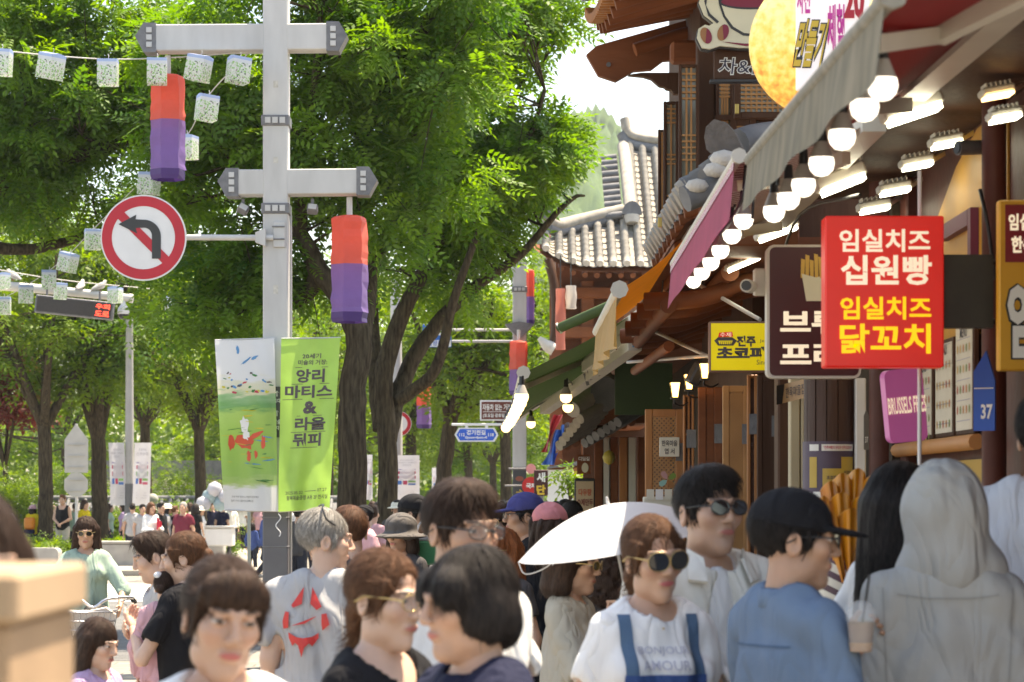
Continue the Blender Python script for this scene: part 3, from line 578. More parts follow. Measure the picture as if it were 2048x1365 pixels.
# ---------------- paper box lanterns on strings
def box_print():
    m = bpy.data.materials.new('box_map_print'); m.use_nodes = True; nt = m.node_tree; N = nt.nodes.new; L = nt.links.new; b = nt.nodes['Principled BSDF']; b.inputs['Roughness'].default_value = .5
    tc = N('ShaderNodeTexCoord'); vo = N('ShaderNodeTexVoronoi'); vo.inputs['Scale'].default_value = 74; L(tc.outputs['Object'], vo.inputs[0])
    rp = N('ShaderNodeValToRGB'); rp.color_ramp.interpolation = 'CONSTANT'; L(vo.outputs['Color'], rp.inputs[0]); e = rp.color_ramp.elements; e[0].color = (.1, .11, .12, 1); e[1].position = .15; e[1].color = (.72, .76, .7, 1)
    for p, c in ((.42, (.3, .55, .2)), (.55, (.78, .79, .76)), (.66, (.4, .6, .28)), (.74, (.7, .68, .66)), (.9, (.35, .2, .2))): q = e.new(p); q.color = (*c, 1)
    sp = N('ShaderNodeSeparateXYZ'); L(tc.outputs['Object'], sp.inputs[0]); r2 = N('ShaderNodeValToRGB'); r2.color_ramp.interpolation = 'CONSTANT'; L(sp.outputs['Z'], r2.inputs[0]); r2.color_ramp.elements[0].color = (0, 0, 0, 1); r2.color_ramp.elements[1].position = .238; r2.color_ramp.elements[1].color = (1, 1, 1, 1)
    r3 = N('ShaderNodeValToRGB'); r3.color_ramp.interpolation = 'CONSTANT'; L(sp.outputs['Z'], r3.inputs[0]); r3.color_ramp.elements[0].color = (.0, 0, 0, 1); r3.color_ramp.elements[1].position = .2; r3.color_ramp.elements[1].color = (1, 1, 1, 1)
    mx0 = N('ShaderNodeMix'); mx0.data_type = 'RGBA'; L(r3.outputs[0], mx0.inputs['Factor']); L(rp.outputs[0], mx0.inputs['A']); mx0.inputs['B'].default_value = (.68, .7, .72, 1)
    mx = N('ShaderNodeMix'); mx.data_type = 'RGBA'; L(r2.outputs[0], mx.inputs['Factor']); L(mx0.outputs['Result'], mx.inputs['A']); mx.inputs['B'].default_value = (.4, .5, .72, 1)
    L(mx.outputs['Result'], b.inputs['Base Color']); tr = N('ShaderNodeBsdfTranslucent'); L(mx.outputs['Result'], tr.inputs[0]); ms = N('ShaderNodeMixShader'); ms.inputs[0].default_value = .45; L(b.outputs[0], ms.inputs[1]); L(tr.outputs[0], ms.inputs[2]); L(ms.outputs[0], nt.nodes['Material Output'].inputs[0])
    return m
m = MB(); w = .105; m.add([(-w, -w, 0), (w, -w, 0), (w, w, 0), (-w, w, 0), (-w, -w, .27), (w, -w, .27), (w, w, .27), (-w, w, .27)], [(0, 1, 5, 4), (1, 2, 6, 5), (2, 3, 7, 6), (3, 0, 4, 7)])
m.add([(-w, -w, .27), (w, -w, .27), (w, w, .27), (-w, w, .27), (-w, 0, .285), (w, 0, .285)], [(0, 1, 5, 4), (2, 3, 4, 5), (1, 2, 5), (3, 0, 4)])
BOXME = m.mesh('paper_box'); BOXME.materials.append(box_print()); STR = pm('string_white', (.6, .58, .54), rough=.8)
def box_lantern(px, py, d, rz, tilt, k, label):
    p = at(px, py, d); t = thing('box_lantern', label, 'lantern', p, rz, 'paper box lanterns on strings'); t.rotation_euler = (0, tilt, rz); t.scale = (k, k, k)
    link('paper_box', BOXME, None, t, (0, 0, -.285)); m = MB(); m.tube([(0, 0, -.01), (.01, 0, .03), (0, 0, .05)], .004, 4); m.build('tie', STR, t)
near = [(4, 98, 0, .05), (106, 106, -.6, .22), (216, 118, .05, 0), (314, 116, .12, 0), (402, 110, -.35, .2), (480, 114, .45, .12)]
for i, (px, py, rz, ti) in enumerate(near):
    box_lantern(px, py, 24.72-.02*i, rz, ti, .95, ['paper box lantern farthest from the post on the upper string', 'tilted paper box lantern second farthest from the post on the upper string', 'square-on paper box lantern halfway along the upper string', 'paper box lantern in front of the upper cloth lantern', 'tilted paper box lantern between the upper cloth lantern and the last one by the post', 'paper box lantern tied closest to the tall post'][i])
chain = [(417, 190, 26.6, .4, .12), (374, 270, 28.2, 1.3, 0), (300, 344, 30, -.35, .08), (186, 458, 33, .3, 0), (140, 505, 34.6, -.45, .25), (98, 540, 36.2, .15, 0), (52, 570, 37.6, .3, 0), (8, 594, 39, .1, 0)]
for i, (px, py, d, rz, ti) in enumerate(chain):
    box_lantern(px, py, d, rz, ti, 1.0, ['paper box lantern at the top of the descending string', 'paper box lantern half hidden behind the upper cloth lantern', 'paper box lantern just above the no-left-turn sign', 'paper box lantern tucked behind the rim of the no-left-turn sign', 'strongly tilted paper box lantern down the string from the no-left-turn sign', 'paper box lantern hanging before the white mast arm', 'paper box lantern in front of the electronic display board', 'lowest paper box lantern of the descending string'][i])
for i, (px, py, d) in enumerate(((122, 566, 42), (231, 574, 43), (5, 546, 43), (338, 590, 46))):
    box_lantern(px, py, d, .3+i, .05, 1.0, ['pale paper box lantern behind the tilted one near the mast arm', 'pale paper box lantern beside the dome camera', 'pale paper box lantern by the seated pigeon', 'small paper box lantern hanging in the leaves past the mast arm'][i])
def string(name, label, pts, r=.007):
    p0 = Vector(pts[0]); t = thing(name, label, 'string', p0); m = MB(); m.tube([Vector(p)-p0 for p in spline(pts, 5)], r, 5); m.build('line', STR, t)
string('lantern_string', 'white string carrying the upper row of paper lanterns', [at(-80, 95, 25), at(4, 102, 25), at(106, 112, 25), at(216, 119, 25), at(314, 117, 25), at(402, 112, 25), at(500, 104, 25)])
string('lantern_string', 'thin string of lanterns descending into the distance past the round sign', [at(500, 104, 25)]+[at(px, py+2, d) for px, py, d, *_ in chain]+[at(-60, 625, 41)], .006)
string('wire', 'thin pale wire above the mast arm', [at(-60, 530, 43.5), at(120, 560, 44), at(300, 578, 44.5)], .01)
# mast arm with display, camera and pigeons
DM = 45.0
t = thing('mast_arm', 'round white traffic mast arm reaching in above the square', 'mast arm', at(-120, 562, DM)); o = at(-120, 562, DM)
WTUBE = pm('white_tube', (.66, .64, .6), (.54, .52, .48), scale=4, rough=.5)
m = MB(); m.tube([Vector((0, 0, 0)), at(100, 580, DM)-o, at(262, 597, DM)-o], [.095, .085, .07], 14); m.build('tube', WTUBE, t); m = MB(); m.cyl(at(258, 597, DM)-o, at(266, 598, DM)-o, .085, n=14); m.build('end_collar', WTUBE, t)
m = MB(); m.cyl(at(-110, 562, DM+.1)-o, Vector((at(-110, 562, DM).x-o.x, .1, -o.z)), .13, n=12); m.build('mast', WTUBE, t)
t = thing('display_board', 'long dark electronic message board with red characters under the mast arm', 'display board', at(148, 615, DM-.3)); k = S_(DM)
M = Matrix.Rotation(math.radians(6), 4, 'Y')
m = MB(); m.bbox(-78/k, 78/k, 0, .16, -18/k, 18/k, .015, M); m.build('case', DKSTEEL, t)
m = MB(); m.box(-74/k, 74/k, -.012, -.002, -14.5/k, 14.5/k, M); m.build('screen', pm('led_screen', (.055, .045, .045), (.04, .035, .035), scale=30, rough=.4), t)
LED = pm('led_red', (.9, .05, .03), emit=2.2, rough=.5)
lettering('우회', LED, t, 57/k, 7/k, -.016, w=28/k, h=10/k, M=M, bold=.02); lettering('도로', LED, t, 57/k, -7/k, -.016, w=28/k, h=10/k, M=M, bold=.02)
for sx in (-55/k, 50/k): m = MB(); m.cyl((sx, .08, 15/k), (sx, .08, 45/k-(sx+80/k)*.1), .02, n=6); m.build('hanger', DKSTEEL, t)
t = thing('dome_camera', 'white dome security camera hanging at the mast arm end', 'camera', at(247, 600, DM-.02)); m = MB()
m.lathe([(.02, 0), (.03, -.02), (.05, -.09), (.1, -.16), (.115, -.25), (.1, -.27)], 18); m.build('housing', WHT, t); m = MB(); m.lathe([(.1, -.272), (.095, -.31), (.06, -.36), (.001, -.375)], 18); m.build('dome', BLK, t)
def pigeon(px, py, d, rz, label):
    t = thing('pigeon', label, 'bird', at(px, py, d), rz, 'pigeons on the mast arm'); m = MB()
    body = [(-.17, 0, .02), (-.12, 0, .05), (-.04, 0, .085), (.04, 0, .12), (.085, 0, .17), (.1, 0, .205), (.12, 0, .21)]
    m.tube(body, [.012, .035, .06, .062, .036, .03, .012], 10); b = m.build('body', pm('pigeon_grey', (.42, .4, .39), (.6, .58, .55), scale=12, rough=.8), t)
    m = MB(); m.tube([(.13, 0, .207), (.155, 0, .2)], [.008, .002], 6); m.build('beak', BLK, b)
    for sy in (-1, 1):
        m = MB(); m.tube([(-.16, sy*.03, .03), (-.05, sy*.055, .08), (.03, sy*.055, .11)], [.008, .03, .02], 6, flat=.35); m.build('wing', pm('pigeon_wing', (.3, .29, .29), rough=.8), b)
        m = MB(); m.cyl((0, sy*.02, .06), (.01, sy*.02, 0), .006, n=5); m.build('leg', pm('pigeon_leg', (.4, .15, .12)), t)
pigeon(26, 562, DM, 2.8, 'grey pigeon perched farthest from the tip of the mast arm'); pigeon(162, 582, DM, 1.4, 'buff pigeon facing front on the mast arm'); pigeon(200, 584, DM, .4, 'pale pigeon looking sideways on the mast arm')
# ---------------- grey lamp post with banners seen from the back, and the backs of road signs
d = 61.0
t = thing('lamp_post', 'slim round grey post, dark below, carrying two white festival banners', 'lamp post', (X_(259, d), d, 0)); m = MB()
m.cyl((0, 0, 0), (0, 0, Z_(968, d)), .125, n=14); m.build('lower_shaft', DARKGREY, t); m = MB(); m.cyl((0, 0, Z_(968, d)+.001), (0, 0, Z_(640, d)), .115, .09, n=14); m.build('shaft', pm('grey_shaft', (.36, .35, .34), (.3, .29, .28), scale=3), t)
FEST = pm('festival_white', (.68, .66, .7), (.6, .58, .63), scale=3, rough=.6, trans=.35)
MUT = pm('print_grey', (.42, .4, .45), rough=.7); FP = pc('print_pink', 232, 110, 140, .8); FR = pc('print_red', 215, 70, 105, .8); FGn = pc('print_green', 150, 200, 120, .8); FB = pc('print_blue', 80, 130, 205, .8); FV = pc('print_violet', 190, 175, 215, .8)
def fest_banner(px0, px1, py0, py1, d, label, mirror, side, sl=0):
    w = (px1-px0)/S_(d); h = (py1-py0)/S_(d); o = at((px0+px1)/2, py1, d); t = thing('festival_banner', label, 'banner', o, 0, 'white festival banners'); 
    fn = lambda u, v: Vector(((u-.5)*w+sl*v*w, .03*math.sin(u*5+v*4), h*(1-v)))
    m = MB(); m.sheet(fn, 8, 20); m.build('cloth', FEST, t); wp = on(fn)
    def T(s, u, v, ww, hh, mt=MUT, b=.01): lettering(s, mt, t, u, v, 0, w=ww, h=-hh, bold=b, warp=wp, mirror=mirror)
    if side == 'L':
        T('KOREA', .5, .11, .5, .03); T('CRAFT WEEK', .5, .165, .8, .03); T('2025', .5, .22, .35, .03)
    else:
        T('2025', .5, .11, .5, .035); T('공예주간', .5, .18, .75, .05)
    for (u0, u1, v0, v1, mt) in ((.15, .85, .31, .33, FV), (.15, .85, .36, .42, FR if side == 'L' else FP), (.15, .85, .46, .53, FR if side == 'L' else FGn), (.15, .3, .57, .66, FB), (.36, .52, .57, .66, FR), (.56, .85, .57, .61, FGn), (.56, .85, .63, .67, FB if side == 'L' else FP)):
        flat([(u0, v0), (u1, v0), (u1, v1), (u0, v1)], mt, t, 0, 'print_block', warp=wp)
    for v in (.8, .84, .88): flat([(.2, v), (.8, v), (.8, v+.006), (.2, v+.006)], MUT, t, 0, 'rule_line', warp=wp)
fest_banner(217, 249, 886, 1011, d-.1, 'white festival banner with reversed English title on the slim post', True, 'L', .14)
fest_banner(269, 303, 886, 1011, d-.1, 'white festival banner with reversed Korean title on the slim post', True, 'R', -.12)
t = thing('sign_back', 'grey pointed and octagonal road sign plates seen from behind on a thin pole', 'road sign', (X_(153, 60), 60, 0)); d = 60; q = S_(d); x0 = X_(153, d)
ALU = pm('aluminium_plate', (.44, .43, .41), (.37, .36, .34), scale=4, rough=.55, metal=.2)
m = MB(); m.cyl((0, 0, 0), (0, 0, Z_(848, d)), .035, n=10); m.build('pole', GREYM, t)
m = MB(); m.prism([((130-153)/q, Z_(946, d)), ((177-153)/q, Z_(946, d)), ((177-153)/q, Z_(880, d)), (0, Z_(848, d)), ((130-153)/q, Z_(880, d))], -.06, -.045); a = m.build('pointed_plate', ALU, t)
m = MB(); zc = Z_(970, d); m.prism([(24/q*math.cos(math.pi/8+i*math.pi/4)*1.06, zc+24/q*math.sin(math.pi/8+i*math.pi/4)*1.06) for i in range(8)], -.06, -.045); b = m.build('octagon_plate', ALU, t)
for z, pr in ((Z_(890, d), a), (Z_(912, d), a), (Z_(935, d), a), (Z_(960, d), b), (Z_(982, d), b)):
    m = MB(); m.bbox(-.2, .2, -.09, -.062, z-.012, z+.012, .004); m.build('rail', ALU, pr)
# ---------------- middle distance posts and signs
d = 47.0
P2 = grey_post('lantern_post', 'square grey steel post beside the hanok with collar and pointed cap joints', 1039, d, Z_(520, d), [], w=.275, ring=(Z_(580, d),), lower=960)
m = MB(); zc = Z_(650, d); m.prism([(-.28, zc), (0, zc-.3), (.28, zc), (0, zc+.05)], -.2, .2); m.build('pointed_joint', DKSTEEL, P2)
m = MB(); m.bbox(-.13, .13, -.165, -.14, Z_(1000, d), Z_(935, d), .01); b = m.build('menu_plate', WAY, P2); flat(disc(.08, 20, 0, Z_(958, d), .05), pc('dish_brown', 150, 80, 60), b, -.168, 'dish_picture'); lettering('→', pc('arrow_gold', 220, 180, 70), b, 0, Z_(985, d), -.168, w=.13, bold=.03)
cloth_lantern(1037, 682, 790, 740, 46.6, .37, 'cloth lantern on the grey post by the hanok', hang=660)
cloth_lantern(1060, 540, 650, 594, 52, .2, 'narrow cloth lantern half hidden behind the grey post by the hanok')
cloth_lantern(848, 770, 857, 812, 61, .38, 'cloth lantern hanging by a slanting limb over the avenue', hang=750)
BLUE = pc('sign_blue', 30, 110, 200, .85, rough=.4); BROWN = pc('sign_brown', 112, 48, 36, .85, rough=.45)
t = thing('direction_sign', 'blue direction sign with white arrow half hidden by leaves', 'road sign', at(875, 695, 49)); q = S_(49)
m = MB(); m.bbox(-30/q, 28/q, 0, .03, 0, 46/q, .01); m.build('panel', BLUE, t); flat([(-27/q, 24/q), (8/q, 24/q), (8/q, 18/q), (24/q, 29/q), (8/q, 40/q), (8/q, 33/q), (-27/q, 33/q)], WHITEINK, t, -.004, 'arrow'); m = MB(); m.box(-29/q, 27/q, -.003, -.001, 1/q, 14/q); m.build('lower_strip', WHITEINK, t); lettering('일방통행', BLUE, t, 0, 8/q, -.006, w=40/q, bold=.02)
for zz in (35/q, 12/q): m = MB(); m.cyl((28/q, .05, zz), ((1030-875)/q, .05, zz), .028, n=8); m.build('bracket_arm', GREYM, t)
t = thing('notice_sign', 'brown sign with white Korean lettering beside the grey post', 'sign', at(992, 842, 46.5)); q = S_(46.5)
m = MB(); m.bbox(-32/q, 34/q, 0, .03, 0, 41/q, .008); m.build('frame', WHT, t); m = MB(); m.box(-29/q, 31/q, -.004, -.001, 3/q, 38/q); m.build('panel', BROWN, t)
lettering('자동차 없는 거리', WHITEINK, t, 1/q, 27/q, -.006, w=56/q, h=13/q, bold=.02); lettering('(토요일·공휴일 등)', WHITEINK, t, 1/q, 10/q, -.006, w=54/q, h=9/q, bold=.02); flat([(-26/q, 18.5/q), (28/q, 18.5/q), (28/q, 17.5/q), (-26/q, 17.5/q)], WHITEINK, t, -.006, 'rule_line')
t = thing('street_name_sign', 'blue pointed street name plate hanging from a white arm', 'street sign', at(953, 870, 46.2)); q = S_(46.2)
hexa = lambda a, b, c: [(-a/q, 0), (-c/q, b/q), (c/q, b/q), (a/q, 0), (c/q, -b/q), (-c/q, -b/q)]
m = MB(); m.prism(hexa(44, 14, 36)[::-1], 0, .03); m.build('backing', WHT, t); flat(hexa(40, 11.5, 33), pc('plate_blue', 28, 96, 214, .9), t, -.003, 'blue_field')
lettering('경기전길', WHITEINK, t, -1/q, 4.5/q, -.005, w=38/q, h=10/q, bold=.03); lettering('Gyeonggijeon-gil', WHITEINK, t, -1/q, -6/q, -.005, w=44/q, h=6.5/q, bold=.03); lettering('112', WHITEINK, t, -29/q, 0, -.005, w=11/q, bold=.03); lettering('118', WHITEINK, t, 29/q, 0, -.005, w=11/q, bold=.03)
m = MB(); m.bbox(-50/q, 80/q, 0, .05, 18/q, 23/q, .01); m.build('arm', WHT, t)
for sx in (-20, 20): m = MB(); m.box((sx-3)/q, (sx+3)/q, .005, .025, 13/q, 18.5/q); m.build('hanger', WHT, t)
fest_banner(732, 745, 910, 1000, 53, 'edge of a white festival banner peeking out between two trunks', False, 'R'); fest_banner(788, 839, 911, 1000, 52, 'white festival banner with upright grey English title beside the multi-stemmed tree', False, 'L'); fest_banner(864, 884, 936, 990, 66, 'small far white festival banner down the avenue', False, 'L')
t = thing('lamp_post', 'thin pale post behind the forked trunk holding festival banners', 'lamp post', (X_(792, 53), 53, 0)); m = MB(); m.cyl((0, 0, 0), (0, 0, Z_(560, 53)), .16, .12, n=12); m.build('shaft', GREYM, t)
t = thing('road_sign', 'red rimmed round sign half hidden behind the forked trunk', 'road sign', at(798, 848, 54)); m = MB(); m.prism(disc(.28, 28), 0, .02); m.build('plate', WHT, t); m = MB(); n = 28; m.add([(a*math.cos(2*math.pi*i/n), -.004, a*math.sin(2*math.pi*i/n)) for a in (.27, .19) for i in range(n)], [(i, (i+1) % n, n+(i+1) % n, n+i) for i in range(n)]); m.build('red_ring', RED, t)
# ================================================================ right-hand row of buildings
WD = pm('dark_brown_wood', (0.055, 0.024, 0.014), (0.09, 0.042, 0.024), scale=5, spec=.2, rough=.6, bump=.25, bscale=30, stretch=(1, 1, .12))
WR = pm('red_brown_wood', (0.24, 0.082, 0.034), (0.13, 0.042, 0.018), scale=4, spec=.2, rough=.6, bump=.3, bscale=24, stretch=(.3, .3, 1))
WM = pm('maroon_painted_wood', (0.11, 0.03, 0.02), (0.07, 0.02, 0.014), scale=4, spec=.25, rough=.5, bump=.15, bscale=20)
WO = pm('orange_brown_wood', (0.42, 0.17, 0.05), (0.29, 0.105, 0.03), scale=6, rough=.5, bump=.2, bscale=26, stretch=(1, 1, .12))
LATT = pm('lattice_wood', (0.42, 0.21, 0.075), (0.34, 0.16, 0.055), scale=8, rough=.55)
PAPER = pm('window_glass_dull', (0.22, 0.23, 0.2), (0.33, 0.33, 0.28), scale=3, rough=.12, spec=.6)
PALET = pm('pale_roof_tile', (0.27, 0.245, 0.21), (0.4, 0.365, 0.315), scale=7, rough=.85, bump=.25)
LIME = pm('lime_mortar', (0.66, 0.63, 0.58), (0.52, 0.49, 0.45), scale=9, rough=.95, bump=.5)
CREAM = pm('cream_metal', (0.62, 0.59, 0.52), (0.54, 0.51, 0.45), scale=4, rough=.4)
def lattice(parent, x0, x1, z0, z1, y, nx, nz, w, mat=LATT, name='lattice', zones=None, diag=False, dp=.012):
    m = MB()
    if diag:
        s_ = (x1-x0)/nx; k = int((z1-z0)/s_)+nx+1
        for i in range(-k, k+1):
            for sg in (1, -1):
                # line x = x0 + i*s_ + sg*(z-z0)
                pts = []
                za, zb = z0, z1; xa = x0+i*s_; xb = xa+sg*(zb-za)
                ts = [0, 1]; 
                lo, hi = 0.0, 1.0
                dx = xb-xa
                if dx == 0: continue
                t0_, t1_ = (x0-xa)/dx, (x1-xa)/dx
                lo = max(lo, min(t0_, t1_)); hi = min(hi, max(t0_, t1_))
                if hi-lo < .01: continue
                m.bar((xa+dx*lo, y+(0 if sg > 0 else .004), za+(zb-za)*lo), (xa+dx*hi, y+(0 if sg > 0 else .004), za+(zb-za)*hi), dp, w)
    else:
        for i in range(1, nx): x = x0+(x1-x0)*i/nx; m.box(x-w/2, x+w/2, y-dp/2, y+dp/2, z0, z1)
        for j in range(1, nz):
            if zones and not any(a <= j/nz <= b for a, b in zones): continue
            z = z0+(z1-z0)*j/nz; m.box(x0, x1, y-dp/2-.002, y+dp/2-.003, z-w/2, z+w/2)
    return tag(m.build(name, mat, parent), kind='stuff')
def leaf(parent, x0, x1, z0, z1, y, fr, fmat, nx=4, nz=14, zones=None, pane=PAPER, diag=False, bw=.010, lmat=LATT, th=.035, name='window_leaf'):
    m = MB(); m.bbox(x0, x0+fr, y-th/2, y+th/2, z0, z1, .004); m.bbox(x1-fr, x1, y-th/2, y+th/2, z0, z1, .004); m.bbox(x0+fr, x1-fr, y-th/2+.002, y+th/2-.002, z0, z0+fr, .004); m.bbox(x0+fr, x1-fr, y-th/2+.002, y+th/2-.002, z1-fr, z1, .004); f = m.build(name, fmat, parent)
    if pane: m = MB(); m.box(x0+fr, x1-fr, y+.006, y+.010, z0+fr, z1-fr); m.build('pane', pane, f)
    lattice(f, x0+fr, x1-fr, z0+fr, z1-fr, y-.006, nx, nz, bw, lmat, zones=zones, diag=diag); return f
def giwa(parent, P, us, r, nrow, mat, pmat, mort=None, half=0.5):
    """P(u,v)->Vector: v=0 ridge side, v=1 eave; us column positions"""
    for i, u in enumerate(us):
        m = MB(); pts = [P(u, k/nrow) for k in range(nrow+1)]; rad = []; path = []
        for k in range(nrow):
            a, b = pts[k], pts[k+1]; path += [a, a.lerp(b, .97)]; rad += [r*.93, r*1.06]
        m.tube([p+Vector((0, 0, r*.55)) for p in path], rad, 8); o = m.build('cover_tile_row', mat, parent)
        if mort: m = MB(); c = pts[-1]+Vector((0, 0, r*.5)); dv = (pts[-1]-pts[-2]).normalized(); m.cyl(c-dv*.02, c+dv*.035, r*1.08, r*.9, 8); m.build('mortar_end', mort, o)
        if i+1 < len(us):
            u2 = us[i+1]; m = MB()
            for k in range(nrow):
                m.sheet(lambda a, b: P(u+(u2-u)*a, (k+b*1.0)/nrow)+Vector((0, 0, r*(-.75*math.sin(a*math.pi))+r*.3*b)), 4, 1)
                m.add([P(u+(u2-u)*a, (k+1)/nrow)+Vector((0, 0, r*(-.75*math.sin(a*math.pi))+e)) for e in (r*.3, r*.02) for a in (0, .25, .5, .75, 1)], [(q, q+1, q+6, q+5) for q in range(4)])
            m.build('pan_tile_row', pmat, parent)
# ---------------------------------------------------------------- far hanok with sunlit tile roof
D0 = 45.0
t = thing('hanok_building', 'two-storey wooden hanok with pale sunlit tile roof beyond the awnings', 'building', (X_(1230, D0), D0, 0)); O = Vector(t.location)
ZE = Z_(530, D0); SL = .68
def eave_z(x):
    px = CX+x/D0*F; return ZE+max(0, (1185-px)/105.0)**2*.36
def slope_len(x):
    px = CX+x/D0*F
    if px >= 1262: return 4.3
    yh = 428+max(0, (1262-px))*.22+.0006*(1262-px)**2*.2; q = (HY-yh)/F
    return max(.12, (CAMZ+q*D0-eave_z(x))/(SL-q))
def PH(u, v):
    L = slope_len(u)*(1-v); s_ = L/4.3
    return Vector((u, D0+L, eave_z(u)+SL*L-.35*s_*(1-s_)*.9))-O
ux = [X_(1092+i*27.0, D0) for i in range(13)]
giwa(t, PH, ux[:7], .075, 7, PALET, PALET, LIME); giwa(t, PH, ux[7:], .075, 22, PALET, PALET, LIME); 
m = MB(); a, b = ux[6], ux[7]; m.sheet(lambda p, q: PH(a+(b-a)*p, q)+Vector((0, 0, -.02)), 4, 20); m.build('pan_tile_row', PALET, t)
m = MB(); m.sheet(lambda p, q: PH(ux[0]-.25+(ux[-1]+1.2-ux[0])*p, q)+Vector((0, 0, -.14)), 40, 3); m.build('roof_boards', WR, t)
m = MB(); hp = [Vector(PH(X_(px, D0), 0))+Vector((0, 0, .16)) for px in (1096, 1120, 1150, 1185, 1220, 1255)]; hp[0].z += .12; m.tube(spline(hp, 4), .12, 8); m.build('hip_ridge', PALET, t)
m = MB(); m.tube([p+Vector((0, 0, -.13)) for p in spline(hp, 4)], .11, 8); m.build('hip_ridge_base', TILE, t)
m = MB(); c = hp[0]+Vector((-.02, -.05, .02)); m.prism([(c.x+.17*math.cos(a), c.z+.02+.24*math.sin(a)) for a in [math.pi*i/8 for i in range(9)]], c.y-.05, c.y+.05); m.build('ridge_end_tile', TILE, t)
m = MB(); c = at(1264, 430, 46.2)-O; m.prism([(c.x+.19*math.cos(a), c.z+.26*math.sin(a)) for a in [math.pi*i/8 for i in range(9)]], c.y-.06, c.y+.06); m.build('ridge_end_tile', TILE, t)
m = MB(); m.tube([c+Vector((0, 0, -.16)), c+Vector((0, .03, -.02))], [.12, .16], 10); m.build('mortar_block', LIME, t)
gp = [at(1262, 425, 46.4)-O, at(1257, 380, 47.2)-O, at(1252, 330, 48.2)-O, at(1247, 292, 49.2)-O]
m = MB(); m.tube(spline(gp, 4), .13, 8); m.build('gable_ridge', PALET, t)
for k in range(11):
    q = spline(gp, 4)[k]+Vector((-.16, .02, -.05)); m = MB(); m.tube([q, q+Vector((-.32, .05, -.03))], [.075, .08], 8); m.build('verge_tile', TILE, t)
m = MB(); rp = [at(1246, 268, 49.3)-O, at(1262, 290, 49.2)-O, at(1330, 303, 49)-O, at(1420, 306, 49)-O]; m.tube(spline(rp, 4), .14, 8); m.build('main_ridge', TILE, t)
m = MB(); m.tube([p+Vector((0, 0, .2)) for p in spline([at(1249, 258, 49.3)-O]+rp[1:], 4)], [.03]+[.1]*14 if False else .1, 8); m.build('main_ridge_cap', PALET, t)
m = MB(); m.box(X_(1112, 46.4)-O.x, X_(1500, 46.4)-O.x, 1.4, 9, 0, ZE+.55); m.build('wall', WR, t)
for px in (1112, 1175, 1245, 1310): m = MB(); m.bbox(X_(px, 46)-O.x-.12, X_(px, 46)-O.x+.12, 1.0, 1.3, 0, ZE-.2, .02); m.build('post', WR, t)
for z in (ZE-.55, ZE-1.3, ZE-2.6): m = MB(); m.bbox(X_(1104, 46)-O.x, X_(1500, 46)-O.x, .92, 1.2, z, z+.22, .02); m.build('beam', WR, t)
for i in range(14):
    x = X_(1098+i*24, D0)-O.x; m = MB(); m.cyl((x, .02, eave_z(x+O.x)-.2), (x, 1.6, eave_z(x+O.x)+.55), .055, n=8); m.build('rafter', WR, t)
m = MB(); m.tube(spline([at(1096, 520, 44.8)-O, at(1108, 570, 44.8)-O, at(1112, 640, 44.8)-O, at(1102, 690, 44.8)-O, at(1080, 700, 44.8)-O], 5), [.17]*12+[.15, .13, .12, .11, .1, .09, .08, .06, .04], 8, flat=.5); m.build('curved_bargeboard', WD, t)
m = MB(); m.tube(spline([at(1108, 700, 44.7)-O, at(1092, 690, 44.7)-O, at(1078, 676, 44.7)-O], 3), [.12, .12, .12, .1, .08, .06, .04], 8); m.build('mortar_tip', LIME, t)
LANT = pc('hanging_lantern', 225, 215, 205, .85, trans=.4)
for i, (px, y0, y1, w) in enumerate(((1121, 578, 700, 20), (1142, 572, 618, 22))):
    p = at(px, y1, 43.5); k = S_(43.5); l = thing('cloth_banner_lantern', ['long red and white hanging banner lantern under the hanok eave', 'short white hanging lantern under the hanok eave'][i], 'lantern', p); h = (y1-y0)/k
    m = MB(); m.sheet(lambda a, b: (w/k/2*math.cos(a*6.283)*(1-.1*math.sin(b*9)), w/k/2*math.sin(a*6.283), h*b), 8, 6); m.build('cloth', pc('lantern_cloth_pink', 225, 140, 120, .85, trans=.4) if i == 0 else LANT, l); m = MB(); m.cyl((0, 0, h), (0, 0, h+.6), .01, n=5); m.build('cord', BLK, l)
# ---------------------------------------------------------------- café upper floor
t = thing('cafe_building', 'dark wooden café with open lattice casements and overhanging tiled eave', 'building', (1.3, 15.2, 0)); O = Vector((1.3, 15.2, 0)); L_ = lambda px, py, d: at(px, py, d)-O
dw = 15.2; 
m = MB(); m.box(X_(1400, dw)-O.x, 1.6, 0, 3.0, 3.2, 5.4); m.build('wall', WD, t)
m = MB(); m.bbox(X_(1400, dw)-O.x-.02, X_(1428, dw)-O.x, -.06, .1, Z_(465, dw), Z_(60, dw), .008); m.build('corner_post', WD, t)
def wleaf(p0, p1, y0, y1, d, nx, nz, zones=None, fr=None):
    fr = fr or (.02 if p1-p0 < 50 else .04)
    return leaf(t, X_(p0, d)-O.x, X_(p1, d)-O.x, Z_(y1, d), Z_(y0, d), d-O.y, fr, WD, nx, nz, zones, bw=.012)
Zn = [(0, .2), (.42, .58), (.8, 1)]
wleaf(1357, 1398, 130, 462, 15.0, 3, 26, Zn); wleaf(1327, 1357, 204, 435, 16.2, 2, 24, Zn); wleaf(1316, 1332, 260, 462, 17.2, 2, 24, Zn); wleaf(1432, 1466, 150, 330, 15.12, 4, 22, [(0, .0), (.75, 1)]); wleaf(1468, 1590, 150, 238, 14.75, 9, 7, None); wleaf(1460, 1512, 240, 275, 15.1, 6, 4); wleaf(1516, 1575, 240, 300, 15.14, 6, 6)
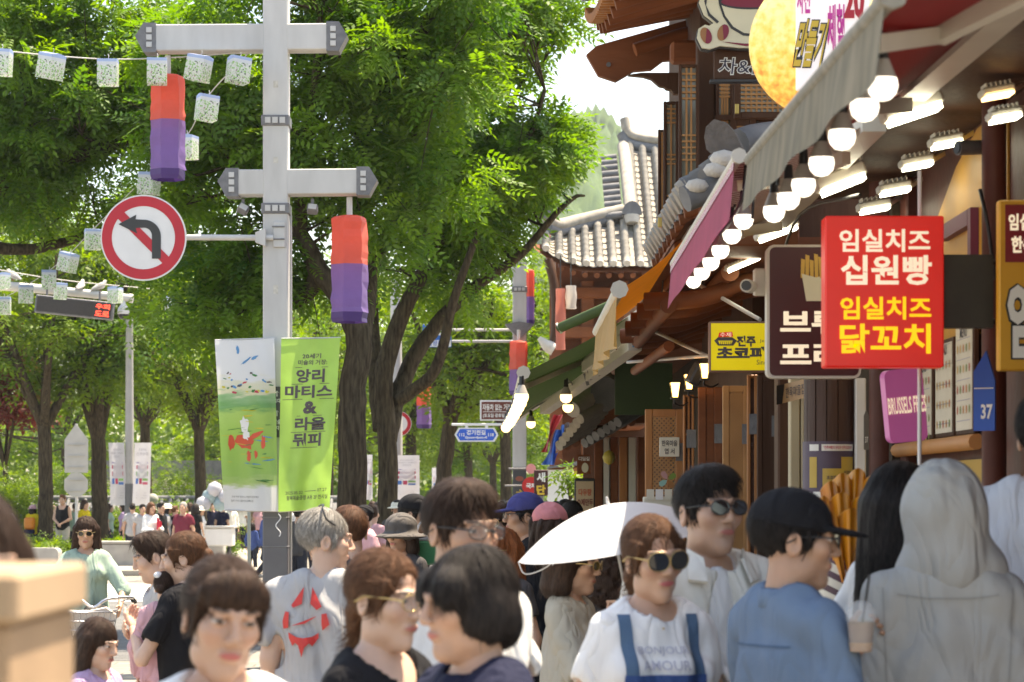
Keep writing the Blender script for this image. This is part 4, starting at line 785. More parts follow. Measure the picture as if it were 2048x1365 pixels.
for px, py in ((1474, 218), (1368, 440), (1320, 445)): m = MB(); d_ = 14.7; q = at(px, py, d_)-O; m.bbox(q.x-.012, q.x+.012, q.y, q.y+.02, q.z-.03, q.z+.03, .002); m.build('hinge', pm('brass', (.5, .36, .12), metal=.8, rough=.35), t)
m = MB(); m.box(X_(1428, dw)-O.x, X_(1600, dw)-O.x, -.12, -.02, Z_(246, dw), Z_(236, dw)); m.build('sill', WD, t)
# eave: boards, rafters, verge board, tiles
e0 = L_(1178, 108, 16.5); tn = math.tan(math.radians(17))
def PE(u, v):   # u along street from far (0) to near (1), v 0 at wall side, 1 at the eave
    x = e0.x+.12*u; y = e0.y-4.6*u; return Vector((x+(1-v)*1.5, y, e0.z+(1-v)*1.5*tn+.28*(1-u)**6*v-.02*v))
m = MB(); m.sheet(lambda a, b: PE(a, b), 24, 4); m.build('eave_boards', WR, t)
for i in range(15):
    u = .02+i*.066; m = MB(); a, b = PE(u, 0), PE(u, .97); m.tube([a+Vector((0, 0, -.06)), a.lerp(b, .5)+Vector((0, 0, -.065)), b+Vector((0, 0, -.05))], .045, 8); m.build('rafter', WR, t)
for i in range(44):
    u = .004+i*.0225; m = MB(); q = PE(u, 1); m.bbox(q.x-.03, q.x+.1, q.y-.022, q.y+.022, q.z-.01, q.z+.055, .006); m.build('eave_lath', WO, t)
giwa(t, lambda u, v: PE(u, v*.98)+Vector((-.1*v, 0, .16)), [i/17 for i in range(18)], .07, 8, TILE, TILE)
m = MB(); pr = [(e0.x-.02, e0.z-.02), (e0.x+.06, e0.z-.16), (e0.x+.18, e0.z-.2), (e0.x+.3, e0.z-.13), (e0.x+.42, e0.z-.12), (e0.x+.5, e0.z-.06), (e0.x+.62, e0.z-.05), (e0.x+1.6, e0.z+.24), (e0.x+1.6, e0.z+.48), (e0.x+.05, e0.z+.04)]; m.prism(pr[::-1], e0.y-.08, e0.y+.0); m.build('verge_board', WR, t)
m = MB(); m.cyl((e0.x+.13, e0.y-.1, e0.z-.09), (e0.x+.13, e0.y-.085, e0.z-.09), .016, n=10); m.build('bolt', DKSTEEL, t)
m = MB(); m.tube(spline([Vector((e0.x+1.2, e0.y-.2, e0.z+.0)), Vector((e0.x+.85, e0.y-.2, e0.z+.12)), Vector((e0.x+.65, e0.y-.2, e0.z+.1)), Vector((e0.x+.3, e0.y-.25, e0.z-.02))], 5), [.045]*16, 8); m.build('curved_brace', WR, t)
m = MB(); w0 = L_(1256, 152, 16.3); s16 = S_(16.3); wing = [(0, 0), (26, 4), (100, 4), (100, -38), (90, -37), (86, -30), (76, -28), (72, -24), (62, -22), (46, -8), (30, -3)]; m.prism([(w0.x+a/s16, w0.z+b/s16) for a, b in wing], w0.y-.04, w0.y+.04); m.build('wing_bracket', WD, t)
m = MB(); m.bbox(X_(1340, 15.6)-O.x, 1.5, .3, .46, Z_(128, 15.6), Z_(86, 15.6), .02); m.build('beam', WR, t)
# lower tiled roof of the café beneath the casements
R0 = L_(1440, 290, 13.4)
def PR(u, v): return Vector((-.03-.30*v, R0.y+.1+u*3.3, 3.72-.27*v-.03*math.sin(v*math.pi)))
giwa(t, PR, [i/13 for i in range(14)], .075, 5, TILE, TILE, PALET)
m = MB(); m.sheet(lambda a, b: PR(a, b)+Vector((0, 0, -.14)), 12, 4); m.build('roof_boards', WD, t)
m = MB(); m.tube(spline([L_(1478, 285, 13.4), L_(1510, 274, 13.5), L_(1560, 268, 13.8), L_(1660, 262, 14.4)], 4), .075, 10); m.build('ridge_tile', TILE, t)
m = MB(); m.tube([p+Vector((0, .02, -.14)) for p in spline([L_(1478, 285, 13.4), L_(1510, 274, 13.5), L_(1560, 268, 13.8), L_(1660, 262, 14.4)], 4)], .085, 10); m.build('ridge_tile', TILE, t)
c = L_(1440, 280, 13.2); m = MB(); u = 1/S_(13.2); M = Matrix.Translation(c) @ Matrix.Rotation(-.35, 4, 'Z') @ Matrix.Rotation(-.25, 4, 'Y')
m.prism([(x*u, z*u) for x, z in ((-30, -12), (-29, 12), (-20, 32), (0, 42), (20, 30), (34, 6), (40, -30), (16, -40), (-14, -38))][::-1], -.02, .03, M); m.build('ridge_end_tile', pm('ridge_plate', (.1, .085, .075), (.14, .12, .11), scale=20, rough=.8, bump=.8, bscale=30), t)
for px, py, r in ((1448, 318, .062), (1394, 372, .05), (1432, 340, .055)):
    m = MB(); q = L_(px, py, 13.1); m.lathe([(1e-4, -r), (r*.7, -r*.75), (r, 0), (r*.7, r*.7), (1e-4, r)], 12, Matrix.Translation(q) @ Matrix.Diagonal((1.3, .8, .8, 1))); m.build('mortar_block', LIME, t)
m = MB(); q = L_(1452, 330, 13.2); m.tube([q+Vector((-.1, 0, -.08)), q+Vector((.02, .1, .0)), q+Vector((.3, .5, .06))], .07, 10); m.build('ridge_tile', TILE, t)
m = MB(); q = L_(1392, 380, 13.15); m.tube([q+Vector((-.06, 0, -.05)), q+Vector((.12, .05, .02))], [.075, .07], 10); m.build('ridge_tile', TILE, t)
m = MB(); m.box(X_(1440, 15)-O.x+.25, 1.7, .3, 4.4, 0, 3.18); m.build('ground_floor', WD, t)
m = MB(); m.bbox(-.26, .3, -1.75, 1.5, 3.18, 3.43, .01); m.build('eave_beam', WR, t)
for i in range(9): m = MB(); y_ = -1.7+i*.38; m.cyl((-.34, y_, 3.37), (.1, y_, 3.45), .035, n=8); m.build('rafter', WR, t)
# café signs
t = thing('cup_sign', 'cut-out café sign shaped as a cream cup with maroon coffee and beans', 'sign', at(1490, 50, 13)); u = 1/S_(13)
P_ = lambda pts: [((x-1490)*u, (50-y)*u) for x, y in pts]
CUPC = pc('cup_cream', 240, 236, 208, .8); CUPM = pc('cup_maroon', 138, 26, 62, .85); CUPK = pm('cup_black', (.02, .02, .024), rough=.4); BEANT = pc('bean_tan', 176, 120, 72, .8)
outl = [(1398, 5), (1402, -8), (1430, -14), (1560, -14), (1580, 10), (1572, 50), (1558, 78), (1580, 84), (1570, 95), (1480, 96), (1440, 92), (1420, 99), (1404, 96), (1394, 76), (1397, 58), (1410, 50), (1418, 52), (1428, 46), (1408, 30)]
m = MB(); m.prism(P_(outl)[::-1], 0, .05); m.build('board', CUPC, t); m = MB(); m.prism([(x*1.02, z*1.03-.004) for x, z in P_(outl)][::-1], .02, .07); m.build('edge', CUPK, t)
flat(P_([(1436, -2), (1438, 10), (1446, 34), (1462, 58), (1486, 72), (1512, 74), (1538, 62), (1556, 40), (1566, 14), (1570, -2)]), CUPK, t, -.003, 'cup_outline'); flat(P_([(1441, 6), (1450, 32), (1466, 54), (1488, 67), (1512, 69), (1534, 58), (1551, 36), (1561, 10), (1520, 20), (1470, 18)]), CUPC, t, -.006, 'cup_bowl')
flat(P_([(1500+62*math.cos(a), 6+14*math.sin(a)) for a in [2*math.pi*i/28 for i in range(28)]]), CUPK, t, -.0075, 'rim'); flat(P_([(1500+58*math.cos(a), 5+11*math.sin(a)) for a in [2*math.pi*i/28 for i in range(28)]]), CUPM, t, -.009, 'coffee')
flat(P_([(1408, 2), (1414, -2), (1412, 12), (1420, 28), (1438, 44), (1434, 48), (1416, 32)]), CUPK, t, -.0045, 'handle_line')
for cx, cy, an in ((1412, 72, -.35), (1446, 66, .35)):
    e = lambda k, sx=0: [((cx+sx+k*11*math.cos(a)*math.cos(an)-k*17*math.sin(a)*math.sin(an))*1.0, cy+k*11*math.cos(a)*math.sin(an)+k*17*math.sin(a)*math.cos(an)) for a in [2*math.pi*i/20 for i in range(20)]]
    flat(P_(e(1)), BEANT, t, -.0045, 'bean'); flat(P_([p for p in e(1) if p[0] >= cx-2]), CUPM, t, -.006, 'bean_half')
flat(P_([(1442, 84), (1490, 88), (1560, 87), (1560, 92), (1490, 93)]), CUPM, t, -.0045, 'saucer_line')
t = thing('tea_sign', 'dark wooden hanging sign with white brushed Korean letters below the cup', 'sign', at(1500, 160, 13.1)); u = 1/S_(13.1)
m = MB(); m.bbox(-72*u, 75*u, 0, .03, 0, 62*u, .005); m.build('panel', WD, t); lettering('차&음료', WHITEINK, t, 6*u, 27*u, -.003, w=140*u, h=36*u, bold=.045, slant=.12); lettering('차&음료', pm('navy_ink', (.03, .03, .06)), t, 6*u, 27*u, -.006, w=136*u, h=32*u, bold=.0, slant=.12)
m = MB(); m.box(-80*u, 80*u, -.02, .05, -5*u, -.5*u); m.build('rail', CUPK, t)
# ---------------------------------------------------------------- wooden shop with folding lattice doors
t = thing('wooden_shop', 'wooden shop front with open folding lattice doors and warm wall lamps', 'building', (1.6, 16.0, 0)); O = Vector((1.6, 16.0, 0))
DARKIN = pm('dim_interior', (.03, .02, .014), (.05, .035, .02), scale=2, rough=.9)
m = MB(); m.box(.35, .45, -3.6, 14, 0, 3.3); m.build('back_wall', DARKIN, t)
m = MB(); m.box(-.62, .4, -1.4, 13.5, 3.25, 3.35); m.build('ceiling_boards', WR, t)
def dleaf(p0, p1, y0, d, diag, nx, nz, fr=.045, mat=WO, lm=WO, pane=None, bw=.012):
    x0, x1 = X_(p0, d)-O.x, X_(p1, d)-O.x; z1 = Z_(y0, d); y = d-O.y
    f = leaf(t, x0, x1, .95, z1, y, fr, mat, nx, nz, None, pane, diag, bw=bw, lmat=lm, name='door_leaf'); m = MB(); m.bbox(x0+fr, x1-fr, y-.012, y+.012, .05, .95, .004); m.build('kick_panel', mat, f)
    m = MB(); m.box(x0, x0+.045, y-.02, y+.02, 0, .95); m.box(x1-.045, x1, y-.021, y+.019, 0, .95); m.build('stile', mat, f)
    for zz in (z1-.35, 1.2): m = MB(); m.box(x1-.05, x1+.012, y-.026, y-.018, zz, zz+.12); m.build('hinge', DKSTEEL, f)
    return f
CARVE = pm('carved_dark_panel', (.06, .022, .012), (.1, .04, .02), scale=30, rough=.6, bump=.8, bscale=50)
dleaf(1290, 1366, 819, 16.4, True, 5, 12, .05, WO, LATT); dleaf(1366, 1388, 790, 15.9, False, 2, 6, .016, WO, WO, CARVE); dleaf(1396, 1444, 775, 15.1, False, 7, 3, .05, WR, WR, CARVE, .008)
dleaf(1445, 1500, 772, 14.5, True, 5, 20, .04, LATT, LATT, CARVE, .009); dleaf(1494, 1515, 750, 14.2, False, 1, 1, .02, WO, WO, CARVE); dleaf(1514, 1560, 752, 13.9, True, 4, 20, .03, WD, WD, CARVE, .014)
m = MB(); m.bbox(X_(1556, 13.2)-O.x, X_(1612, 13.2)-O.x, -2.8, -2.6, 0, 2.7, .01); m.build('side_wall', WD, t)
m = MB(); m.bbox(X_(1578, 13)-O.x, X_(1598, 13)-O.x, -3.05, -2.95, 0, 2.45, .006); m.bbox(X_(1600, 13)-O.x, X_(1611, 13)-O.x, -3.05, -2.95, 0, 2.45, .006); m.build('door_frame', pm('cream_frame', (.5, .42, .28), (.44, .36, .24), rough=.5), t)
m = MB(); m.tube([(-.6, -.6, 2.74), (-.66, 2.5, 2.74)], .035, 12); m.build('lintel', WR, t)
for i, yy in enumerate((-1.4, -.6, .2, 1.0, 1.8, 2.6, 3.4, 4.2)):
    m = MB(); m.tube(spline([Vector((.4, yy, 3.12)), Vector((-.1, yy, 3.1)), Vector((-.45, yy-.05, 2.98)), Vector((-.8, yy, 2.96))], 4), .055, 8); m.build('rafter', WR, t)
m = MB(); m.tube([(-.3, -1.6, 3.12), (-.3, 5, 3.12)], .055, 12); m.build('purlin', WR, t); m = MB(); m.tube([(-.66, -1.5, 2.93), (-.66, 6, 2.93)], .05, 12); m.build('purlin', WR, t)
GRN = pm('dark_green_canvas', (.022, .05, .012), (.03, .065, .018), rough=.7)
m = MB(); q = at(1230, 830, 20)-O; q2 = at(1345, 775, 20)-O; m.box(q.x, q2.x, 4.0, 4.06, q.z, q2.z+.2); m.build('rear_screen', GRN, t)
# small signs on the shop
SIGNP = pm('sign_paper', (.7, .66, .56), (.62, .58, .48), rough=.8)
s16 = S_(16.3); t = thing('door_notice', 'cream square notice with Korean lettering hung on the first lattice door', 'sign', at(1339, 914, 16.3)); m = MB(); m.bbox(-20/s16, 20/s16, 0, .015, 0, 39/s16, .003); m.build('board', SIGNP, t); lettering('한옥마을', INK, t, 0, 27/s16, -.003, w=31/s16, h=12/s16, bold=.02); lettering('엽 서', INK, t, 0, 11/s16, -.003, w=20/s16, h=12/s16, bold=.02)
t = thing('pinwheel', 'paper pinwheel with coloured petals on the lattice door', 'pinwheel', at(1335, 960, 16.2)); 
for i, c in enumerate(((120, 150, 60), (205, 150, 150), (150, 200, 190), (170, 110, 50))):
    m = MB(); a = i*math.pi/2+.6; s_ = 1/S_(16.2); m.prism([(math.cos(a+f)*r*s_, math.sin(a+f)*r*s_) for r, f in ((1, 0), (10, -.55), (18, -.3), (20, 0), (18, .3), (10, .55))], -.004-.002*i, -.002*i); m.build('petal', pc('petal%d' % i, *c, .8), t)
m = MB(); m.cyl((0, 0, 0), (0, .02, -.3), .006, n=5); m.build('stick', WO, t)
t = thing('postcard_rack', 'flat tray of pale postcards below the pinwheel', 'rack', at(1335, 1000, 16.1)); m = MB(); m.bbox(-.16, .1, 0, .1, -.06, .02, .005); m.build('tray', SIGNP, t)
for i in range(4): m = MB(); m.box(-.14+i*.06, -.09+i*.06, -.01-.004*i, -.006-.004*i, .0, .07); m.build('postcard', [SIGNP, WHT, SIGNP, CUPC][i], t)
WARM = pm('warm_lamp_glass', (1.0, .62, .2), emit=2.6, rough=.4); WARM2 = pm('warm_lamp_core', (1.0, .8, .45), emit=7, rough=.4)
for i, (px, py, d) in enumerate(((1350, 795, 15.5), (1378, 779, 15.0), (1409, 757, 14.4))):
    u = 1/S_(d); t = thing('wall_lamp', ['flared glass wall lamp above the first lattice door', 'flared glass wall lamp in the middle of three', 'flared glass wall lamp touching the yellow sign'][i], 'lamp', at(px, py, d), 0, 'warm wall lamps'); n = 4
    m = MB(); lv = [(8, 0), (11, 20), (13.5, 29)]; vs = [(a*u*math.cos(math.pi/4+math.pi/2*k), a*u*math.sin(math.pi/4+math.pi/2*k), z*u) for a, z in lv for k in range(4)]; m.add(vs, [(l*4+k, l*4+(k+1) % 4, (l+1)*4+(k+1) % 4, (l+1)*4+k) for l in range(2) for k in range(4)]); m.build('glass_shade', WARM, t)
    m = MB(); m.cyl((0, 0, 3*u), (0, 0, 24*u), 4*u, n=8); m.build('bulb', WARM2, t)
    m = MB()
    for k in range(4):
        a = math.pi/4+math.pi/2*k; m.bar((8.3*u*math.cos(a), 8.3*u*math.sin(a), 0), (13.8*u*math.cos(a), 13.8*u*math.sin(a), 29*u), .004, .004)
    m.build('frame', CUPK, t); m = MB(); m.bbox(-9*u, 9*u, -9*u, 9*u, -4*u, 0, .003); m.build('base', CUPK, t); m = MB(); m.tube(spline([Vector((0, 0, -4*u)), Vector((0, .02, -12*u)), Vector((.05, .1, -16*u)), Vector((.1, .25, -8*u))], 4), .006, 6); m.build('bracket', CUPK, t)
for px, py, d in ((1393, 748, 14.6),):
    t = thing('speaker', 'black outdoor speaker between the wall lamps', 'speaker', at(px, py, d)); m = MB(); M = Matrix.Rotation(.5, 4, 'Y') @ Matrix.Rotation(.3, 4, 'Z'); m.bbox(-.035, .035, -.05, .05, -.07, .07, .012, M); m.build('case', CUPK, t)
# round plank pillar with poster
t = thing('plank_pillar', 'broad round pillar of dark planks between the lattice shop and the snack shop', 'pillar', (X_(1658, 12), 12, 0))
m = MB(); m.cyl((0, 0, 0), (0, 0, 2.75), .108, n=28); m.build('core', WD, t)
PLK = pm('weathered_plank', (0.075, 0.032, 0.022), (0.045, 0.02, 0.014), scale=7, rough=.6, bump=.4, bscale=30, stretch=(1, 1, .1))
for k in range(14):
    a0 = 2*math.pi*k/14; m = MB(); pts = [(a0+.02), (a0+.15), (a0+.29), (a0+.43)]; vs = []
    for r in (.108, .124+.002*(k % 3)):
        for z in (0.0, 2.74): vs += [(r*math.cos(a), r*math.sin(a), z) for a in pts]
    m.add(vs, [(8+q, 9+q, 13+q, 12+q) for q in range(3)]+[(0, 8, 12, 4), (3, 7, 15, 11)]); m.build('plank', PLK, t)
t = thing('pillar_poster', 'purple poster with yellow paper bags wrapped round the plank pillar', 'poster', (X_(1658, 12), 12, 0)); PUR = pc('poster_purple', 92, 76, 100, .8); u = 1/S_(12); rp_ = .131
wrapc = lambda p: Vector((rp_*math.sin(p.x/rp_), -(rp_-p.y)*math.cos(p.x/rp_), p.z))
m = MB(); m.sheet(lambda a, b: wrapc(Vector(((a-.5)*.42, 0, Z_(1110, 12)+(Z_(884, 12)-Z_(1110, 12))*b))), 24, 2); m.build('sheet', PUR, t)
YB = pc('bag_yellow', 214, 180, 84, .85)
def ppoly(x0, x1, y0, y1, mt, off=.003, nm='print'):
    m = MB(); m.sheet(lambda a, b: wrapc(Vector(((x0+(x1-x0)*a-1658)*u, -off, Z_(y1+(y0-y1)*b, 12)))), 6, 1); m.build(nm, mt, t)
for a in ((1608, 1630, 890, 903, WHITEINK), (1636, 1708, 890, 903, WHITEINK), (1608, 1626, 915, 976, YB), (1676, 1708, 915, 970, YB), (1638, 1680, 938, 980, YB), (1606, 1712, 984, 1060, WHITEINK)): ppoly(*a)
lettering('"전주여행의 완성은 전주초코파이"', FR, t, 14*u, Z_(896.5, 12), -.006, w=64*u, h=7*u, bold=.02, warp=wrapc); lettering('초코파이', INK, t, 1*u, Z_(956, 12), -.006, w=26*u, h=8*u, bold=.03, warp=wrapc); lettering('초코파이', INK, t, 34*u, Z_(946, 12), -.006, w=20*u, h=8*u, bold=.03, warp=wrapc)
t = thing('white_post', 'slender white painted post beside the plank pillar', 'post', (X_(1720, 11.9), 11.9, 0)); m = MB(); m.bbox(-.026, .026, -.03, .03, 0, Z_(757, 11.9), .006); m.build('shaft', WHT, t)
t = thing('house_number_plate', 'small dark pointed house number plate reading 37 on the shop post', 'sign', at(1733, 900, 11.7)); u = 1/S_(11.7); m = MB(); m.prism([(-5*u, 0), (5*u, 0), (5*u, 68*u), (0, 80*u), (-5*u, 68*u)], 0, .012); m.build('plate', pc('plate_grey', 110, 106, 102, .8), t); lettering('37', WHITEINK, t, 0, 20*u, -.003, w=6*u, h=12*u, bold=.02)
t = thing('cloth_sign', 'tan cloth sign with brush lettering at the pillar top', 'sign', at(1582, 808, 12.8)); u = 1/S_(12.8)
fnc = lambda a, b: Vector(((-29+58*a)*u, .04*math.sin(a*4), (-2+14*a+38*b)*u)); m = MB(); m.sheet(fnc, 10, 4); m.build('cloth', pc('tan_cloth', 196, 160, 122, .85), t); lettering('한옥마을집', INK, t, .64, .5, 0, w=.6, h=.55, bold=.01, warp=lambda p: fnc(p.x, p.z)+Vector((0, -.004, 0)))
flat([(0, 0), (.22, 0), (.3, 1), (0, 1)], CUPK, t, 0, 'dark_strip', warp=lambda p: fnc(p.x, p.z)+Vector((0, -.003, 0)))
# ---------------------------------------------------------------- near snack shop
t = thing('snack_shop', 'maroon timber snack shop front with yellow panels and round posts', 'building', (2.05, 9.0, 0)); O = Vector((2.05, 9.0, 0))
m = MB(); m.box(0, .12, -3.5, 4.3, 0, 3.9); m.build('wall', WM, t)
m = MB(); m.box(-.72, 0, -3.5, 4.3, 3.42, 3.5); m.build('ceiling_boards', WD, t)
for yy, r in ((.78, .05), (3.6, .09)):
    m = MB(); m.cyl((-.1, yy, 0), (-.1, yy, 3.42), r, n=20); m.build('round_post', WM, t)
m = MB(); m.bbox(-.06, 0, 3.2, 3.9, 0, 3.4, .01); m.build('timber_panel', WM, t)
YW = pc('yellow_panel', 226, 168, 66, .85); 
arch = [(.95, 2.5), (.95, 3.36), (1.2, 3.4), (1.6, 3.4), (2.1, 3.3), (2.7, 3.08), (3.2, 2.8), (3.2, 2.5)]
m = MB(); m.add([(-.012, y, z) for y, z in arch]+[(-.002, y, z) for y, z in arch], [tuple(range(8)), tuple(range(15, 7, -1))]+[(i, i+8, (i+1) % 8+8, (i+1) % 8) for i in range(8)]); m.build('yellow_panel', YW, t)
m = MB(); m.box(-.05, -.013, 1.55, 1.62, 2.5, 3.05); m.box(-.05, -.013, 1.63, 2.3, 2.98, 3.05); m.build('purple_frame', pc('frame_purple', 110, 40, 76, .8), t)
m = MB(); m.box(-.5, -.02, 1.0, 4.2, .85, 1.02); m.build('counter', YW, t); m = MB(); m.box(-.44, -.05, 1.05, 4.15, 0, .85); m.build('counter_front', pc('counter_olive', 150, 120, 30, .8), t)
m = MB(); m.box(-.03, -.005, 1.3, 3.1, 1.03, 1.95); m.build('serving_panel', pc('serving_yellow', 205, 160, 40, .8), t)
m = MB(); m.tube([(-.09, 1.2, 2.02), (-.09, 3.3, 2.02)], .035, 10); m.build('ledge_roll', pc('ledge_tan', 214, 150, 90, .85), t)
# menu boards
for i, (y0, y1) in enumerate(((1.42, 1.84), (1.9, 2.36), (2.44, 2.9))):
    mb = thing('menu_board', ['framed menu board closest to the blue number plate', 'framed menu board with rows of snacks in the middle of three', 'framed menu board next to the pink sign'][i], 'menu board', (1.99, 9+(y0+y1)/2, 2.06), -math.pi/2, 'menu boards'); w = y1-y0; h = .5-.05*i
    m = MB(); m.bbox(-w/2, w/2, 0, .025, 0, h, .004); m.build('frame', WD, mb); m = MB(); m.box(-w/2+.02, w/2-.02, -.004, -.001, .02, h-.02); m.build('sheet', SIGNP, mb); rr = random.Random(i)
    for r in range(4):
        for c in range(5):
            flat(disc(.016, 8, -w/2+.07+c*(w-.14)/4, h-.12-r*.09, .02), rr.choice([pc('food_a', 200, 130, 60), pc('food_b', 190, 90, 60), pc('food_c', 120, 140, 60), pc('food_d', 210, 170, 100)]), mb, -.006, 'snack_picture')
    lettering('MENU', INK, mb, 0, h-.05, -.006, w=w*.4, bold=.02)
    for r in range(5): flat([(-w/2+.05, .06+r*.09), (w/2-.05, .06+r*.09), (w/2-.05, .064+r*.09), (-w/2+.05, .064+r*.09)], MUT, mb, -.006, 'text_line')
# ---------------------------------------------------------------- signboards hung across the pavement
def board(name, label, cat, px0, px1, py0, py1, d, mat, th=.1, rim=None, r=None, edge=.0):
    k = 1/S_(d); t = thing(name, label, cat, at((px0+px1)/2, py1, d)); w = (px1-px0)*k; h = (py1-py0)*k; m = MB()
    if r: m.prism(rounded(w, h, r*k, 5, 0, h/2)[::-1], 0, th)
    else: m.bbox(-w/2, w/2, 0, th, 0, h, .006)
    m.build('case', rim or mat, t)
    if rim: 
        e = edge*k; 
        if r: flat(rounded(w-2*e, h-2*e, (r-edge*.6)*k, 5, 0, h/2), mat, t, -.003, 'panel')
        else: flat([(-w/2+e, e), (w/2-e, e), (w/2-e, h-e), (-w/2+e, h-e)], mat, t, -.003, 'panel')
    return t, k, w, h
SR = pm('lightbox_red', (.62, .018, .014), (.56, .015, .012), rough=.3, emit=.16); CR_ = pm('lightbox_cream', (.78, .7, .58), rough=.4, emit=.25); YL = pm('lightbox_yellow', (.8, .55, .02), rough=.4, emit=.3)
t, k, w, h = board('snack_sign', 'red lightbox sign with cream and yellow Korean lettering', 'sign', 1650, 1888, 432, 735, 9.2, SR, .12)
def sgn(txt, px, py, pw, ph, mt, cx=1769, cy=735, y=-.006, b=.04): lettering(txt, mt, t, (px-cx)*k, (cy-py)*k, y, w=pw*k, h=ph*k, bold=b)
sgn('임실치즈', 1769, 482, 182, 46, CR_, b=.025); sgn('십원빵', 1772, 541, 182, 60, CR_, b=.03); sgn('임실치즈', 1771, 617, 182, 46, YL, b=.025); sgn('닭꼬치', 1770, 678, 182, 60, YL, b=.025)
m = MB(); m.box((1890-1769)*k, (1990-1769)*k, .03, .09, (735-655)*k, (735-508)*k); m.build('bracket_panel', pm('black_panel', (.022, .018, .014), (.035, .03, .022), scale=9, rough=.5), t)
for z in (735-520, 735-640): m = MB(); m.cyl(((1880-1769)*k, .1, z*k), ((2000-1769)*k, .1, z*k), .012, n=8); m.build('bracket_bar', CUPK, t)
BRS = pc('sign_maroon', 74, 34, 38, .9, rough=.35)
t, k, w, h = board('fries_sign', 'rounded maroon sign with cream Korean lettering and a picture of fries', 'sign', 1534, 1722, 490, 757, 10.6, BRS, .09, CREAM, 14, 5)
sgn('브뤼셀', 1653, 645, 186, 50, CR_, 1628, 757, b=.035); sgn('프라이', 1653, 710, 186, 50, CR_, 1628, 757, b=.035)
FRY = pc('fries_yellow', 226, 186, 92, .85)
m = None
flat([((x-1628)*k, (757-y)*k) for x, y in ((1603, 548), (1612, 603), (1652, 603), (1662, 545), (1632, 556))], CUPC, t, -.006, 'carton')
for i in range(7):
    x = 1601+i*9.5; hgt = (36, 44, 34, 46, 40, 44, 34)[i]; flat([((a-1628)*k, (757-b)*k) for a, b in ((x, 556), (x+7, 558), (x+9-i, 556-hgt), (x+1-i, 554-hgt))], FRY, t, -.0045-.0004*i, 'fries_stick')
tt = thing('security_camera', 'small white bullet camera and junction box on the maroon sign edge', 'camera', at(1512, 575, 10.7)); k2 = 1/S_(10.7); m = MB(); m.bbox(-4*k2, 24*k2, 0, .05, -16*k2, 38*k2, .006); m.build('junction_box', CREAM, tt); m = MB(); m.cyl((-12*k2, -.02, 0), (-24*k2, -.11, -1*k2), 13*k2, n=14); b = m.build('camera_body', CREAM, tt); m = MB(); m.cyl((-24.2*k2, -.112, -1*k2), (-25*k2, -.118, -1*k2), 10*k2, n=14); m.build('camera_lens', CUPK, b); m = MB(); m.tube([(-8*k2, 0, 0), (-2*k2, .02, -2*k2)], .012, 8); m.build('camera_mount', CREAM, tt)
YS = pm('lightbox_lemon', (.74, .6, .012), (.68, .54, .01), rough=.35, emit=.16)
t, k, w, h = board('choco_pie_sign', 'yellow lightbox sign with black brush lettering and small roof emblem', 'sign', 1418, 1548, 643, 745, 14, YS, .08, pc('pinkish_frame', 150, 110, 96, .8), None, 4)
sgn('전주', 1492, 683, 38, 22, INK, 1483, 745, b=.05); sgn('초코파이', 1498, 707, 130, 26, INK, 1483, 745, b=.05); sgn('Jeonju', 1534, 683, 30, 8, INK, 1483, 745, b=0.0); sgn('Since 1989', 1540, 725, 54, 10, INK, 1483, 745, b=0)
fp = lambda pts: [((x-1483)*k, (745-y)*k) for x, y in pts]
flat(fp([(1428, 682), (1436, 675), (1464, 675), (1474, 682), (1466, 692), (1436, 692)]), INK, t, -.006, 'roof_emblem'); flat(fp([(1436, 682), (1465, 682), (1462, 689), (1439, 689)]), YS, t, -.008, 'roof_emblem_gap'); flat(fp([(1438, 666), (1464, 664), (1466, 674), (1436, 675)]), SR, t, -.0065, 'seal'); lettering('수제', CR_, t, (1451-1483)*k, (745-670)*k, -.009, w=22*k, h=9*k)
for i in range(6): flat(fp([(1441+i*4, 683), (1442.4+i*4, 683), (1441.4+i*4, 690), (1440+i*4, 690)]), INK, t, -.009, 'column_mark')
t, k, w, h = board('pink_sign', 'pink rounded sign with white lettering hanging below the red lightbox', 'sign', 1778, 1860, 738, 884, 10.2, pm('sign_pink', (.52, .13, .38), (.46, .11, .34), rough=.3, emit=.08), .05, None, 14)
t.rotation_euler = (0, -.1, .25); lettering('BRUSSELS FRIES', CR_, t, 1*k, (886-812)*k, -.006, w=82*k, h=34*k, bold=.02)
t, k, w, h = board('cheese_sign', 'orange-yellow shop sign with dark red strip and white Korean letters', 'sign', 1998, 2140, 400, 742, 9.0, pc('amber_panel', 232, 170, 50, .85), .06)
m = MB(); m.box((2010-2069)*k, .2, -.004, -.001, (742-525)*k, (742-410)*k); m.build('red_strip', pc('strip_red', 150, 30, 40, .8), t); sgn('임실치즈', 2062, 445, 92, 34, CR_, 2069, 742); sgn('한옥마을', 2068, 490, 92, 34, CR_, 2069, 742); sgn('임실', 2080, 640, 140, 160, CUPK, 2069, 742, -.003, .07); sgn('임실', 2080, 640, 132, 154, WHITEINK, 2069, 742, -.007, .04)
t = thing('address_plate', 'blue pentagonal house address plate with white 37 on the shop post', 'sign', at(1968, 862, 9.5), -.5); k = 1/S_(9.5); m = MB(); m.prism([(-22*k, 0), (22*k, 0), (22*k, 100*k), (4*k, 160*k), (-22*k, 118*k)], 0, .015); m.build('plate', pc('plate_deepblue', 20, 86, 190, .9), t); lettering('37', WHITEINK, t, 6*k, 38*k, -.003, w=24*k, h=30*k, bold=.03); flat([(-20*k, 84*k), (20*k, 84*k), (20*k, 86*k), (-20*k, 86*k)], WHITEINK, t, -.003, 'rule_line')
t = thing('awning_pole', 'thin white upright pole in front of the pink sign', 'pole', (X_(1839, 9.35), 9.35, 0)); m = MB(); m.cyl((0, 0, 0), (0, 0, 3.05), .008, n=8); m.build('tube', WHT, t)
